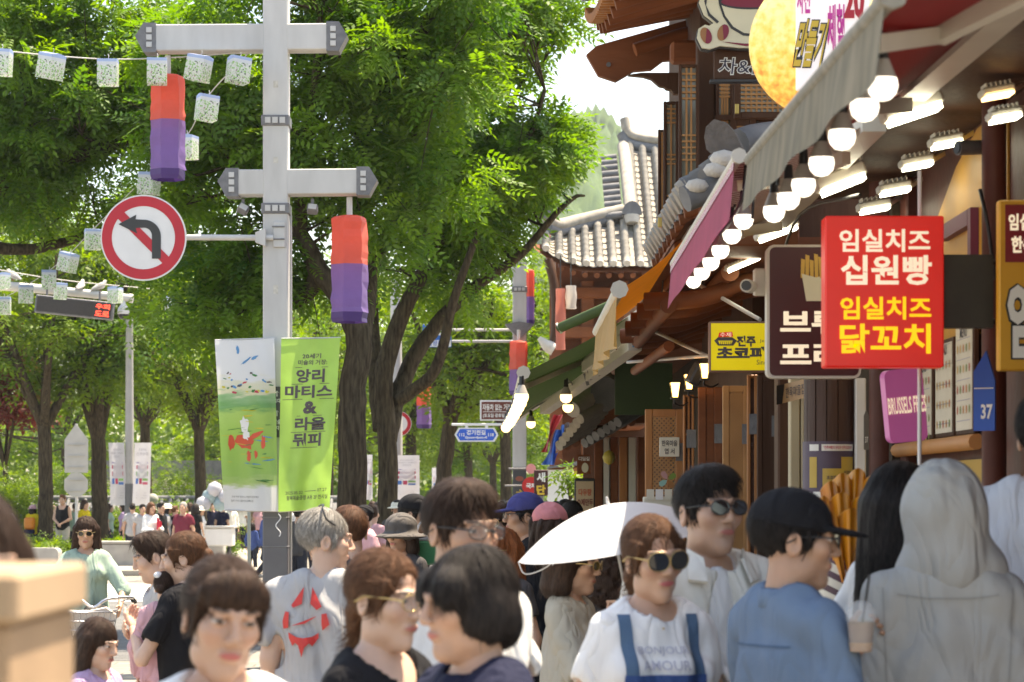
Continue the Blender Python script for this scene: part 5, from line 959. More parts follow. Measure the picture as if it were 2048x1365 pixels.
# big round yellow sign with white board
t = thing('round_sign', 'big round yellow sign with orange speckles behind a white lettered board', 'sign', at(1640, 90, 11.6)); k = 1/S_(11.6)
def moon_mat():
    m = bpy.data.materials.new('moon_yellow'); m.use_nodes = True; nt = m.node_tree; N = nt.nodes.new; L = nt.links.new; b = nt.nodes['Principled BSDF']; tc = N('ShaderNodeTexCoord'); no = N('ShaderNodeTexNoise'); no.inputs['Scale'].default_value = 26; no.inputs['Detail'].default_value = 6; L(tc.outputs['Object'], no.inputs[0])
    sp = N('ShaderNodeSeparateXYZ'); L(tc.outputs['Object'], sp.inputs[0]); ma = N('ShaderNodeMath'); ma.operation = 'MULTIPLY_ADD'; L(sp.outputs['Z'], ma.inputs[0]); ma.inputs[1].default_value = -.75; L(no.outputs[0], ma.inputs[2])
    rp = N('ShaderNodeValToRGB'); e = rp.color_ramp.elements; e[0].position = .3; e[0].color = (.74, .66, .32, 1); e[1].position = .85; e[1].color = (.66, .2, .04, 1); q = e.new(.62); q.color = (.76, .5, .1, 1); L(ma.outputs[0], rp.inputs[0]); L(rp.outputs[0], b.inputs['Base Color']); b.inputs['Roughness'].default_value = .5; L(rp.outputs[0], b.inputs['Emission Color']); b.inputs['Emission Strength'].default_value = .25; return m
m = MB(); m.lathe([(1e-4, -.09), (.2, -.085), (.31, -.06), (.34, -.02), (.34, .02), (.3, .05), (1e-4, .06)], 48, Matrix.Rotation(math.pi/2, 4, 'X') @ Matrix.Diagonal((1, 1.02, -1, 1))); m.build('round_case', moon_mat(), t)
m = MB(); m.bbox((1586-1640)*k, (1730-1640)*k, -.135, -.1, (90-190)*k, (90+40)*k, .006); wb = m.build('white_board', pm('white_lightbox', (.74, .72, .76), rough=.4, emit=.2), t)
PKI = pc('ink_pink', 226, 64, 170, .9); YLI = pc('ink_yellow', 232, 196, 70, .9)
lettering('사전', PKI, t, (1600-1640)*k, (90-10)*k, -.14, w=26*k, h=60*k, bold=.03); lettering('만들기', CUPK, t, (1615-1640)*k, (90-98)*k, -.139, w=60*k, h=100*k, bold=.08, slant=.2); lettering('만들기', YLI, t, (1614-1640)*k, (90-98)*k, -.142, w=56*k, h=95*k, bold=.03, slant=.2); lettering('체험', PKI, t, (1664-1640)*k, (90-70)*k, -.14, w=34*k, h=100*k, bold=.03); lettering('20', RED, t, (1700-1640)*k, (90-15)*k, -.141, w=40*k, h=70*k, bold=.05)
# ---------------------------------------------------------------- awnings
def awning(name, label, A, B, W1, W2, canv, val, vh, vmat2=None, arms=True, cap=True, bar=.03, wavy=.0, cass=True, capm=None):
    """A,B: near/far ends of the front bar; W1,W2 near/far ends at the wall"""
    A, B, W1, W2 = map(Vector, (A, B, W1, W2)); t = thing(name, label, 'awning', A, 0, 'shop awnings')
    f = lambda u, v: (A.lerp(B, u)).lerp(W1.lerp(W2, u), v)+Vector((0, 0, -.03*math.sin(v*math.pi)))-A
    m = MB(); m.sheet(f, 6, 6); m.build('canopy', canv, t)
    m = MB(); m.cyl(Vector((0, -.02, 0)), B-A+Vector((0, .02, 0)), bar, n=10); m.build('front_bar', capm or CREAM, t)
    if cap: m = MB(); m.cyl(Vector((0, -.05, 0)), Vector((0, -.02, 0)), bar*1.5, n=8); m.build('bar_cap', capm or CREAM, t)
    if val:
        m = MB(); n = 26
        def g(u, v): 
            p = A.lerp(B, u)-A; ph = u*44; return Vector((p.x-.012-.02*v+wavy*v*math.sin(ph*.5), p.y, p.z-bar*.6-vh*v*(1+.02*math.cos(ph*.4))))
        m.sheet(g, 60, 5); m.build('valance', val, t)
        if vmat2: m = MB(); m.sheet(lambda u, v: g(u, v*.16)+Vector((-.004, 0, 0)), 40, 1); m.build('valance_trim', vmat2, t)
    if cass: m = MB(); m.bar(W1-A+Vector((.03, -.06, .02)), W2-A+Vector((.03, .06, .02)), .09, .1); m.build('cassette', CREAM, t)
    if arms:
        for u in (.12, .88):
            p, q = f(u, .04), f(u, .97); e = p.lerp(q, .5)+Vector((0, (B-A).y*.14*(1 if u < .5 else -1), -.04)); m = MB(); m.bar(p+Vector((0, 0, -.05)), e, .035, .045); m.bar(e, q+Vector((0, 0, -.06)), .04, .05); m.build('folding_arm', CREAM, t)
    return t
REDC = pc('canvas_red', 120, 18, 18, .8, rough=.8, trans=.06); GREYV = pm('weathered_valance', (.3, .26, .19), (.15, .14, .1), scale=6, rough=.9, stretch=(1, 2, .8), trans=.15, detail=8); ORGC = pc('canvas_orange', 238, 130, 30, 1.0, rough=.7, trans=.5, bump=.2, bscale=6); GRC = pm('canvas_green', (.045, .085, .018), (.035, .065, .014), rough=.75, trans=.1, stretch=(.3, 1, 1)); PKC = pc('canvas_rose', 196, 78, 116, .9, rough=.6, trans=.4)
def stripe_mat(name, a, b, sc):
    m = bpy.data.materials.new(name); m.use_nodes = True; nt = m.node_tree; N = nt.nodes.new; L = nt.links.new; w = N('ShaderNodeTexWave'); w.inputs['Scale'].default_value = sc; w.bands_direction = 'Y'; tc = N('ShaderNodeTexCoord'); L(tc.outputs['Object'], w.inputs[0]); r = N('ShaderNodeValToRGB'); r.color_ramp.interpolation = 'CONSTANT'; r.color_ramp.elements[0].color = (*a, 1); r.color_ramp.elements[1].position = .5; r.color_ramp.elements[1].color = (*b, 1); L(w.outputs[0], r.inputs[0]); L(r.outputs[0], nt.nodes['Principled BSDF'].inputs['Base Color']); nt.nodes['Principled BSDF'].inputs['Roughness'].default_value = .7; return m
STRP = stripe_mat('stripe_rose_white', (.42, .06, .12), (.72, .68, .66), 5.0); STRG = stripe_mat('stripe_brown_white', (.2, .05, .05), (.66, .62, .58), 5.0)
awning('awning', 'red awning with weathered grey valance over the snack shop', (.86, 5.5, 2.93), (.85, 8.6, 2.99), (1.36, 5.5, 3.13), (1.36, 8.6, 3.2), REDC, GREYV, .17, wavy=.008, bar=.024, capm=pm('bar_grey', (.26, .24, .2), (.16, .15, .12), scale=20, rough=.7))
awning('awning', 'rose pink valance awning with striped trim next to the red one', (.86, 9.2, 3.08), (.83, 12.4, 2.98), (1.34, 9.2, 3.2), (1.34, 12.4, 3.2), STRG, PKC, .22, STRP, bar=.02)
awning('awning', 'orange canvas awning with a pale yellow hanging flap', (.62, 14, 2.98), (.62, 17.6, 2.98), (1.04, 14, 3.32), (1.04, 17.6, 3.3), ORGC, pc('flap_yellow', 226, 182, 110, .85, trans=.4), .3, bar=.035, wavy=.03, arms=False)
awning('awning', 'long dark green awning with pale folding arms and bulbs along its edge', (.085, 18, 2.7), (-.03, 31, 2.72), (1.18, 18, 3.32), (1.1, 31, 3.34), GRC, pc('flap_sage', 176, 164, 120, .85, trans=.4), .16, bar=.035, capm=CREAM)
t = thing('awning_bar', 'rolled dark green awning bar jutting out above the long green awning', 'awning', at(1120, 656, 24)); m = MB(); q = at(1240, 603, 23)-at(1120, 656, 24); m.cyl((0, 0, 0), q, .05, n=10); m.build('rolled_canvas', GRC, t); m = MB(); m.cyl((-.02, 0, -.01), (0, 0, 0), .06, n=10); m.build('bar_cap', CREAM, t)
# awning gear above the wooden shop: pale cassettes, springs, stay rods
t = thing('awning_gear', 'pale retracted awning cassettes with blue end stickers under the eave', 'awning', at(1330, 620, 18)); o = at(1330, 620, 18)
for i, (a, b) in enumerate((((1205, 690, 19.5), (1345, 590, 16.5)), ((1175, 735, 20.5), (1310, 640, 17)), ((1090, 820, 24), (1270, 690, 18)))):
    m = MB(); m.bar(at(*a)-o, at(*b)-o, .1, .085); m.build('cassette', CREAM, t); m = MB(); q = at(*b)-o; m.bbox(q.x-.02, q.x+.03, q.y-.03, q.y-.02, q.z-.02, q.z+.03, .004); m.build('sticker', pc('sticker_blue', 60, 150, 200, .85), t)
for i in range(30):
    f = i/29; p = at(1400-330*f*.7, 560+250*f*.75, 15.5+5*f)-o; m = MB(); m.bar(p, p+Vector((.03, 0, -.06-.02*(i % 3))), .025, .03); m.build('chain_link', DKSTEEL, t)
for a, b in (((1270, 645, 17.5), (1430, 720, 14.5)), ((1255, 725, 18), (1420, 712, 14.6)), ((1380, 560, 15), (1520, 640, 14))): m = MB(); m.cyl(at(*a)-o, at(*b)-o, .012, n=6); m.build('stay_rod', GREYM, t)
# ---------------------------------------------------------------- bulbs and lamps
BULB = pm('bulb_glow_white', (1, .98, .95), emit=.85, rough=.4); BULBW = pm('bulb_glow_warm', (1, .72, .36), emit=1.5, rough=.4); BULBC = pm('bulb_collar', (.4, .38, .36), rough=.6)
def bulb_mesh(r, glow):
    m = MB(); m.lathe([(1e-4, -r), (r*.5, -r*.87), (r*.87, -r*.5), (r, 0), (r*.93, r*.45)], 16); g_ = m.mesh('bulb_globe'); g_.materials.append(glow); m = MB(); m.lathe([(r*.93, r*.45), (r*.6, r*1.3), (r*.42, r*1.7)], 16); c = m.mesh('bulb_collar'); c.materials.append(BULBC); m = MB(); m.cyl((0, 0, r*1.7), (0, 0, r*2.9), r*.42, r*.34, 10); s_ = m.mesh('bulb_socket'); s_.materials.append(CUPK); return g_, c, s_
BM = bulb_mesh(.039, BULB)
row = [(1765, 172), (1729, 215), (1684, 274), (1643, 328), (1607, 371), (1577, 398), (1548, 424)]; row2 = [(1487, 440), (1464, 470), (1441, 501), (1422, 525), (1404, 545), (1387, 562)]
row3 = [(1043, 795), (1040, 806), (1036, 815), (1032, 823), (1028, 831), (1024, 838), (1020, 845), (1016, 850), (1012, 856)]
def strand(label, pts, xl, meshes, top, dfun):
    p0 = at(pts[0][0], pts[0][1], dfun(pts[0])); t = thing('string_light', label, 'string light', p0, 0, 'strings of light bulbs'); cab = []
    for p in pts:
        q = at(p[0], p[1], dfun(p))-p0; g_ = link('bulb', meshes[0], None, t, q); link('collar', meshes[1], None, g_); link('socket', meshes[2], None, g_); cab.append(q+Vector((.01, 0, top+RNG.uniform(-.02, .02))))
        m = MB(); m.tube([q+Vector((0, 0, .12)), q+Vector((.01, .0, top))], .006, 5); m.build('drop_cable', CUPK, g_)
    m = MB(); m.tube(spline(cab, 4), .008, 6); m.build('cable', CUPK, t)
strand('string of bright white round bulbs under the red awning', row, .93, BM, .26, lambda p: .93*F/(p[0]-CX)); strand('string of bright white round bulbs under the rose pink awning', row2, .91, BM, .24, lambda p: .9*F/(p[0]-CX))
BM3 = bulb_mesh(.05, BULBW); strand('string of warm bulbs along the green awning edge', row3, .05, BM3, .14, lambda p: (2.47-CAMZ)*F/(HY-p[1]))
strand('three loose warm bulbs on a drooping cable behind the green awning', [(1132, 795), (1136, 815), (1062, 848)], 0, BM3, .16, lambda p: {1132: 20, 1136: 22, 1062: 26}[p[0]])
PANEL = pm('led_panel_glow', (.95, 1, .9), emit=5, rough=.3)
for i, (px, py, d, w, h, tl) in enumerate(((1832, 224, 8.4, 125, 34, .32), (1688, 366, 10.2, 105, 36, .38), (1558, 466, 12.6, 92, 20, .35), (1490, 528, 14.2, 80, 12, .4))):
    u = 1/S_(d); t = thing('led_floodlight', ['big ribbed LED floodlight nearest the white bulb string', 'ribbed LED floodlight over the red lightbox', 'small ribbed LED floodlight over the maroon sign', 'dim ribbed LED floodlight beyond the maroon sign'][i], 'floodlight', at(px, py, d), 0, 'LED floodlights under the awnings'); M = Matrix.Rotation(-tl, 4, 'Y')
    m = MB(); m.bbox(-w/2*u, w/2*u, 0, .12, 2*u, h*.8*u, .008, M); hs = m.build('housing', CREAM, t); m = MB(); m.box(-w*.42*u, w*.42*u, -.012, .1, -h*.25*u, 1.5*u, M); m.build('lamp_panel', PANEL, t)
    for q in range(12): m = MB(); x = (-w*.45+w*.9*q/11)*u; m.box(x-.003, x+.003, -.01, .11, h*.81*u, h*1.05*u, M); m.build('rib', CREAM, hs)
    m = MB(); m.bar(M @ Vector((0, .06, h*.8*u)), M @ Vector((.05, .1, h*.8*u+.15)), .02, .02); m.build('bracket', CREAM, t)
for i, (px, py, d) in enumerate(((1897, 285, 10.2), (1838, 328, 10.9), (1793, 380, 11.5), (1752, 416, 12.2), (2000, 186, 9.3), (2015, 232, 9.1))):
    u = 1/S_(d); t = thing('spot_fixture', ['bracketed flood lamp nearest the round post', 'second bracketed flood lamp past the round post', 'third bracketed flood lamp past the round post', 'bracketed flood lamp above the red lightbox corner', 'warm flood lamp high beside the round post', 'flat flood lamp just under the warm one'][i], 'floodlight', at(px, py, d), 0, 'bracketed flood lamps'); M = Matrix.Rotation(-.18, 4, 'Y')
    m = MB(); m.bbox(-34*u, 34*u, 0, .11, 0, 16*u, .008, M); hs = m.build('housing', CREAM, t); m = MB(); m.box(-28*u, 28*u, -.01, .1, -6*u, -.5*u, M); m.build('lamp_panel', pm('warm_panel', (1, .7, .35), emit=2) if i == 4 else PANEL, t)
    for q in range(6): m = MB(); x = (-24+48*q/5)*u; m.box(x-.003, x+.003, .0, .1, 16.2*u, 24*u, M); m.build('rib', CREAM, hs)
    m = MB(); m.bar(Vector((30*u, .05, 10*u)), Vector((60*u, .15, 30*u)), .02, .02); m.build('bracket', CREAM, t)
t = thing('security_camera', 'dark bullet camera under the ceiling beside the flood lamps', 'camera', at(1940, 300, 9.9)); m = MB(); m.cyl((-.06, -.05, 0), (.06, 0, .01), .03, n=12); m.build('camera_body', DKSTEEL, t); m = MB(); m.cyl((-.065, -.052, 0), (-.06, -.05, 0), .024, n=12); m.build('camera_lens', CUPK, t)
# tangle of black cables under the awnings
for i, pts in enumerate(([(1500, 330, 9.3), (1490, 380, 9.2), (1470, 430, 9.4), (1440, 470, 10)], [(1960, 380, 9.7), (1975, 450, 9.6), (1990, 560, 9.6)], [(1745, 130, 6.2), (1760, 60, 6.1), (1768, 10, 6)], [(1550, 560, 13), (1600, 430, 11.5), (1720, 390, 10)])):
    string('cable', ['black cable drooping at the end of the rose pink awning', 'cable running down the round post', 'black cable up to the red awning bar', 'thin cable across the shop eave'][i], [at(*p) for p in pts], .008)
for o in bpy.data.objects:
    if o.name.startswith('line') and o.parent and o.parent.name.startswith('cable'): o.data.materials[0] = CUPK
# ---------------------------------------------------------------- far shops under the hanok
t = thing('wooden_shop', 'far wooden shop with deep dark eave and pale posts beyond the lattice doors', 'building', (X_(1240, 30), 30, 0)); O = Vector((X_(1240, 30), 30, 0)); q = lambda px, py, d=30: at(px, py, d)-O
m = MB(); m.box(q(1165, 0, 33).x, q(1330, 0, 33).x, 2.6, 2.8, 0, 3.0); m.build('back_wall', WD, t)
m = MB(); a = q(1150, 905); m.prism([(q(1120, 0).x, q(0, 900).z), (q(1190, 0).x, q(0, 855).z), (q(1300, 0).x, q(0, 850).z), (q(1300, 0).x, q(0, 790).z), (q(1200, 0).x, q(0, 800).z), (q(1120, 0).x, q(0, 880).z)], -1.0, 3.0); m.build('eave', WR, t)
for i in range(9):
    m = MB(); p = q(1135+i*16, 893-i*6, 28.8); m.cyl(p, p+Vector((.05, 2, .3)), .05, n=7); m.build('rafter', WR, t)
for px, mt in ((1198, WR), (1212, CREAM), (1226, WR), (1248, WO), (1262, CREAM), (1284, WR)): m = MB(); x = q(px, 0).x; m.bbox(x-.06, x+.06, -.1, .0, 0, 2.5, .008); m.build('post', mt, t)
m = MB(); m.bbox(q(1165, 0).x, q(1330, 0).x, .1, .2, 0, .9, .01); m.build('dado', WO, t)
roof = [(1215, 770, 26, .11), (1175, 800, 26, .12), (1165, 825, 26, .1)]
m = MB(); m.tube(spline([at(1290, 745, 27)-O, at(1230, 765, 26.5)-O, at(1190, 790, 26)-O, at(1145, 820, 25.6)-O], 4), [.12, .13, .14, .15, .17, .2, .22, .2, .17, .14, .12, .1, .09], 10); m.build('hip_ridge', LIME, t)
m = MB(); c = at(1210, 785, 25.8)-O; m.prism([(c.x+.16*math.cos(a), c.z-.02+.19*math.sin(a)) for a in [2*math.pi*i/14 for i in range(14)]], c.y-.05, c.y+.08); m.build('ridge_end_tile', TILE, t)
for i in range(7): m = MB(); p = at(1160-i*7, 838+i*9, 25.6+.2*i)-O; m.cyl(p, p+Vector((.35, .3, .2)), .06, n=8); m.build('cover_tile', PALET, t)
for i in range(7): m = MB(); p = at(1235-i*11, 845+i*7, 26.2+.3*i)-O; m.cyl(p, p+Vector((.4, .35, .22)), .06, n=8); m.build('cover_tile', TILE, t)
t = thing('festive_drape', 'blue and red cloth drape with small lamps over a far stall', 'drape', at(1110, 930, 38)); k = 1/S_(38)
for nm, c, x0, z0, x1, z1, ww in (('blue_cloth', (50, 110, 205), -15, 0, 18, 70, 26), ('red_cloth', (200, 50, 60), -22, 25, 6, 100, 12), ('blue_cloth', (70, 130, 215), 12, 45, 26, 80, 18)):
    m = MB(); m.sheet(lambda u, v: ((x0+(x1-x0)*v+ww*(u-.5)+4*math.sin(v*5+u*3))*k, .1*math.sin(u*9+v*4), (z0+(z1-z0)*v)*k), 8, 8); m.build(nm, pc(nm+str(x0), *c, .85), t)
t = thing('market_stall', 'far stall with yellow board roof and white poster beyond the blue drape', 'stall', (X_(1128, 40), 40, 0)); k = 1/S_(40); z = lambda y: Z_(y, 40)
m = MB(); m.prism([(-32*k, z(938)), (44*k, z(928)), (44*k, z(920)), (-32*k, z(934))], -.3, 1); m.build('roof', TILE, t); m = MB(); m.box(-32*k, 40*k, 0, .1, z(1000), z(936)); m.build('board_wall', WO, t); m = MB(); m.box(-33*k, 19*k, -.06, -.02, z(1010), z(940)); m.build('white_poster', WHT, t); m = MB(); m.box(-30*k, 40*k, .0, .8, 0, z(1000)-.01); m.build('counter', WD, t)
t = thing('shop_sign', 'dark red vertical sign with white and yellow brush letters far down the row', 'sign', (X_(1082, 37), 37, 0)); k = 1/S_(37); z = lambda y: Z_(y, 37); m = MB(); m.bbox(-14*k, 14*k, 0, .08, z(992), z(940), .01); m.build('panel', BRS, t); lettering('새', WHITEINK, t, 0, z(955), -.004, w=17*k, bold=.04); lettering('단', YLI, t, 0, z(980), -.004, w=18*k, bold=.05); m = MB(); m.cyl((0, .04, 0), (0, .04, z(992)), .04, n=8); m.build('pole', DKSTEEL, t)
for i, (py, r, c) in enumerate(((972, 18, (205, 40, 40)), (938, 10, (235, 150, 150)))):
    t = thing('round_shop_sign', ['round red shop sign with white lettering beside the far grey post', 'small round pink shop sign over the red one'][i], 'sign', at(1062, py, 42)); k = 1/S_(42); m = MB(); m.prism(disc(r*k, 24)[::-1], 0, .08); m.build('case', pc('round_sign%d' % i, *c, .9), t); 
    if i == 0: lettering('국제', WHITEINK, t, 0, 0, -.005, w=20*k, bold=.04)
    m = MB(); m.cyl((-r*k, .04, 0), (-r*k-.3, .04, 0), .02, n=6); m.build('arm', DKSTEEL, t)
t = thing('sandwich_board', 'cream standing sign reading dumplings in red Korean letters', 'sign', (X_(1170, 28), 28, 0)); k = 1/S_(28); z = lambda y: Z_(y, 28); m = MB(); m.bbox(-21*k, 20*k, 0, .04, 0, z(957), .01); m.build('frame', CUPK, t); m = MB(); m.box(-18*k, 17*k, -.01, -.002, z(1060), z(963)); m.build('panel', pc('board_cream', 214, 186, 150, .85), t); lettering('다우랑', pc('ink_orange', 200, 90, 60), t, 0, z(985), -.014, w=26*k, h=14*k, bold=.03); lettering('수제만두', pc('ink_brown', 130, 60, 50), t, 0, z(1005), -.014, w=32*k, h=14*k, bold=.03)
t = thing('hanging_sign', 'small brown hanging board with white letters under the far eave', 'sign', at(1168, 948, 30)); k = 1/S_(30); m = MB(); m.bbox(-14*k, 14*k, 0, .03, 0, 38*k, .006); m.build('panel', WR, t); lettering('디딤길', WHITEINK, t, 0, 30*k, -.004, w=22*k, bold=.03); flat(disc(7*k, 14, 2*k, 12*k, 10*k), CUPC, t, -.004, 'emblem')
shrub(1140, 37, .5, .55, 'small potted pine branch before the white poster', 61, n=5, per=16, name='potted_shrub', z0=1.7)
t = thing('flower_gourd', 'yellow felt ornament hanging at the far shop corner', 'ornament', at(1218, 915, 26)); k = 1/S_(26); m = MB(); m.lathe([(1e-4, -16*k), (10*k, -10*k), (13*k, 0), (9*k, 10*k), (1e-4, 15*k)], 10); m.build('felt', pc('felt_yellow', 190, 170, 70, .85), t)
t = thing('fries_statue', 'tall sculpted orange fries in a striped cone standing by the shop', 'statue', (X_(1697, 8.6), 8.6, 0)); k = 1/S_(8.6); zz = lambda y: Z_(y, 8.6)
m = MB(); m.lathe([(.10, 0), (.13, .9), (62*k, zz(1200)), (54*k, zz(1135)), (50*k, zz(1115))], 28, Matrix.Diagonal((1, .75, 1, 1))); 
def cone_mat():
    m = bpy.data.materials.new('cone_stripes'); m.use_nodes = True; nt = m.node_tree; N = nt.nodes.new; L = nt.links.new; tc = N('ShaderNodeTexCoord'); mp = N('ShaderNodeMapping'); mp.inputs['Rotation'].default_value = (0, math.radians(62), 0); L(tc.outputs['Object'], mp.inputs[0]); w = N('ShaderNodeTexWave'); w.inputs['Scale'].default_value = 6.5; L(mp.outputs[0], w.inputs[0]); r = N('ShaderNodeValToRGB'); r.color_ramp.interpolation = 'CONSTANT'; e = r.color_ramp.elements; e[0].color = (.07, .015, .03, 1); e[1].position = .42; e[1].color = (.66, .6, .5, 1); L(w.outputs[0], r.inputs[0]); L(r.outputs[0], nt.nodes['Principled BSDF'].inputs['Base Color']); nt.nodes['Principled BSDF'].inputs['Roughness'].default_value = .35; return m
m.build('striped_cone', cone_mat(), t)
FO = pm('glazed_orange', (.7, .3, .015), (.5, .14, .02), scale=4, rough=.3)
for i, (cx, top, w_, dy, lean) in enumerate(((1722, 936, 44, .10, .10), (1690, 946, 44, .08, -.02), (1664, 962, 40, .05, -.14), (1748, 950, 40, .06, .2), (1646, 992, 30, .0, -.24), (1680, 985, 46, -.02, -.06), (1722, 990, 46, -.03, .08), (1655, 1024, 34, -.08, -.16), (1696, 1016, 52, -.10, 0), (1738, 1018, 44, -.08, .16))):
    m = MB(); hgt = zz(top)-zz(1165); w2 = w_*k
    def petal(u, v): return Vector(((u-.5)*w2*(.45+.75*v-.25*v**3)+(cx-1697)*k*(.35+.65*v), dy*(.4+.6*v)-.05*math.cos((u-.5)*3.0)*(1-.3*v)+.012*math.sin(u*14), zz(1165)+hgt*v*(1-.10*(2*(u-.5))**2*v)))
    m.sheet(petal, 10, 8); m.sheet(lambda u, v: petal(1-u, v)+Vector((0, .022, 0)), 10, 8); m.sheet(lambda u, v: petal(u, 1)+Vector((0, .022*v, 0)), 10, 1); m.build('fry_petal', FO, t)
# ================================================================ people: implicit surfaces turned into one continuous skin each
def surface_nets(D, lo, h):
    s = D < 0; c = np.zeros(tuple(n-1 for n in D.shape), np.int8); cor = [(i, j, k) for i in (0, 1) for j in (0, 1) for k in (0, 1)]; n0, n1, n2 = c.shape
    for i, j, k in cor: c += s[i:i+n0, j:j+n1, k:k+n2]
    act = (c > 0) & (c < 8); cells = np.argwhere(act)
    if len(cells) == 0: return None
    idx = np.full(c.shape, -1, np.int32); idx[act] = np.arange(len(cells)); pos = np.zeros((len(cells), 3)); cnt = np.zeros(len(cells))
    for a in cor:
        for ax in range(3):
            if a[ax]: continue
            b = list(a); b[ax] = 1; da = D[cells[:, 0]+a[0], cells[:, 1]+a[1], cells[:, 2]+a[2]]; db = D[cells[:, 0]+b[0], cells[:, 1]+b[1], cells[:, 2]+b[2]]
            m = (da < 0) != (db < 0); t = np.where(m, da/np.where(m, da-db, 1), 0); q = np.tile(np.array(a, float), (len(cells), 1)); q[:, ax] = t; pos += q*m[:, None]; cnt += m
    V = np.array(lo)+(cells+pos/cnt[:, None])*h; Q = []
    for ax in range(3):
        sl0 = [slice(None)]*3; sl1 = [slice(None)]*3; sl0[ax] = slice(0, -1); sl1[ax] = slice(1, None); a, b = s[tuple(sl0)], s[tuple(sl1)]; e = np.argwhere(a != b); u, w = [x for x in range(3) if x != ax]
        e = e[(e[:, u] > 0) & (e[:, w] > 0) & (e[:, u] < c.shape[u]) & (e[:, w] < c.shape[w]) & (e[:, ax] < c.shape[ax])]
        if len(e) == 0: continue
        def cell(du, dw): q = e.copy(); q[:, u] -= du; q[:, w] -= dw; return idx[q[:, 0], q[:, 1], q[:, 2]]
        quad = np.stack([cell(1, 1), cell(0, 1), cell(0, 0), cell(1, 0)], 1); ins = a[e[:, 0], e[:, 1], e[:, 2]]
        flip = ins if ax != 1 else ~ins
        quad[~flip] = quad[~flip][:, ::-1]; Q.append(quad)
    Q = np.concatenate(Q); return V, Q[(Q >= 0).all(1)]
class Field:
    """ordered list of soft-blended primitives, evaluated on a grid"""
    def __init__(s): s.ops = []
    def rc(s, a, b, ra, rb, k=.02, op='u', sc=(1, 1, 1)): s.ops.append(('rc', np.array(a, float), np.array(b, float), ra, rb, k, op, np.array(sc, float))); return s
    def el(s, c, r, k=.02, op='u', R=None): s.ops.append(('el', np.array(c, float), np.array(r, float), R, None, k, op, None)); return s
    def pl(s, n, o, k=.003, op='i'): s.ops.append(('pl', np.array(n, float), float(o), None, None, k, op, None)); return s   # keep side n.p < o
    def xf(s, R, T):
        f = Field()
        for o in s.ops:
            if o[0] == 'rc': f.ops.append(('rc', R@o[1]+T, R@o[2]+T, *o[3:]))
            elif o[0] == 'el': f.ops.append(('el', R@o[1]+T, o[2], R if o[3] is None else R@o[3], *o[4:]))
            else: n = R@o[1]; f.ops.append(('pl', n, o[2]+float(n@T), *o[3:]))
        return f
    def bounds(s):
        lo, hi = np.full(3, 9.), np.full(3, -9.)
        for o in s.ops:
            if o[6] != 'u': continue
            if o[0] == 'rc': r = max(o[3], o[4])*max(1, o[7].max()); lo = np.minimum(lo, np.minimum(o[1], o[2])-r); hi = np.maximum(hi, np.maximum(o[1], o[2])+r)
            elif o[0] == 'el': lo = np.minimum(lo, o[1]-o[2].max()); hi = np.maximum(hi, o[1]+o[2].max())
        return lo, hi
    def mesh(s, h, disp=None, lo=None, hi=None):
        b0, b1 = s.bounds(); lo = b0-2.5*h-.012 if lo is None else np.maximum(lo, b0-2.5*h-.012); hi = b1+2.5*h+.012 if hi is None else np.minimum(hi, b1+2.5*h+.012)
        n = np.maximum(4, np.ceil((hi-lo)/h).astype(int)+1); ax = [(lo[i]+h*np.arange(n[i])).astype(np.float32) for i in range(3)]; D = np.full(n, .2, np.float32)
        for o in s.ops:
            kind, k, op = o[0], o[5], o[6]
            if kind == 'pl': blk = (slice(None),)*3
            else:
                mg = .05+k if op == 'u' else .02+k
                if kind == 'rc': r = max(o[3], o[4])*max(1, o[7].max()); q0, q1 = np.minimum(o[1], o[2])-r-mg, np.maximum(o[1], o[2])+r+mg
                else: r = o[2].max() if o[3] is not None else o[2]; q0, q1 = o[1]-r-mg, o[1]+r+mg
                i0 = np.clip(np.floor((q0-lo)/h).astype(int), 0, n); i1 = np.clip(np.ceil((q1-lo)/h).astype(int)+1, 0, n)
                if (i1 <= i0).any(): continue
                blk = tuple(slice(a, b) for a, b in zip(i0, i1))
            X, Y, Z = np.meshgrid(ax[0][blk[0]], ax[1][blk[1]], ax[2][blk[2]], indexing='ij', sparse=True)
            if kind == 'rc':
                a, b, sc = o[1], o[2], o[7]; P = [(X-a[0])/sc[0], (Y-a[1])/sc[1], (Z-a[2])/sc[2]]; ba = (b-a)/sc; L = float(ba@ba)+1e-9; t = np.clip((P[0]*ba[0]+P[1]*ba[1]+P[2]*ba[2])/L, 0, 1)
                d = (np.sqrt((P[0]-t*ba[0])**2+(P[1]-t*ba[1])**2+(P[2]-t*ba[2])**2)-(o[3]+(o[4]-o[3])*t))*sc.min()
            elif kind == 'el':
                c, r, R = o[1], o[2], o[3]; x, y, z = X-c[0], Y-c[1], Z-c[2]
                if R is not None: x, y, z = R[0, 0]*x+R[1, 0]*y+R[2, 0]*z, R[0, 1]*x+R[1, 1]*y+R[2, 1]*z, R[0, 2]*x+R[1, 2]*y+R[2, 2]*z
                k0 = np.sqrt((x/r[0])**2+(y/r[1])**2+(z/r[2])**2); k1 = np.sqrt((x/r[0]**2)**2+(y/r[1]**2)**2+(z/r[2]**2)**2)+1e-9; d = k0*(k0-1)/k1
            else: d = X*o[1][0]+Y*o[1][1]+Z*o[1][2]-o[2]
            E = D[blk]
            if op == 'u': hh = np.clip(.5+.5*(E-d)/k, 0, 1); D[blk] = E*(1-hh)+d*hh-k*hh*(1-hh)
            else:
                if op == 's': d = -d
                hh = np.clip(.5-.5*(E-d)/k, 0, 1); D[blk] = E*(1-hh)+d*hh+k*hh*(1-hh)
        if disp is not None:
            X, Y, Z = np.meshgrid(*ax, indexing='ij', sparse=True); D += disp(X, Y, Z).astype(np.float32)
        return surface_nets(D, lo, h)
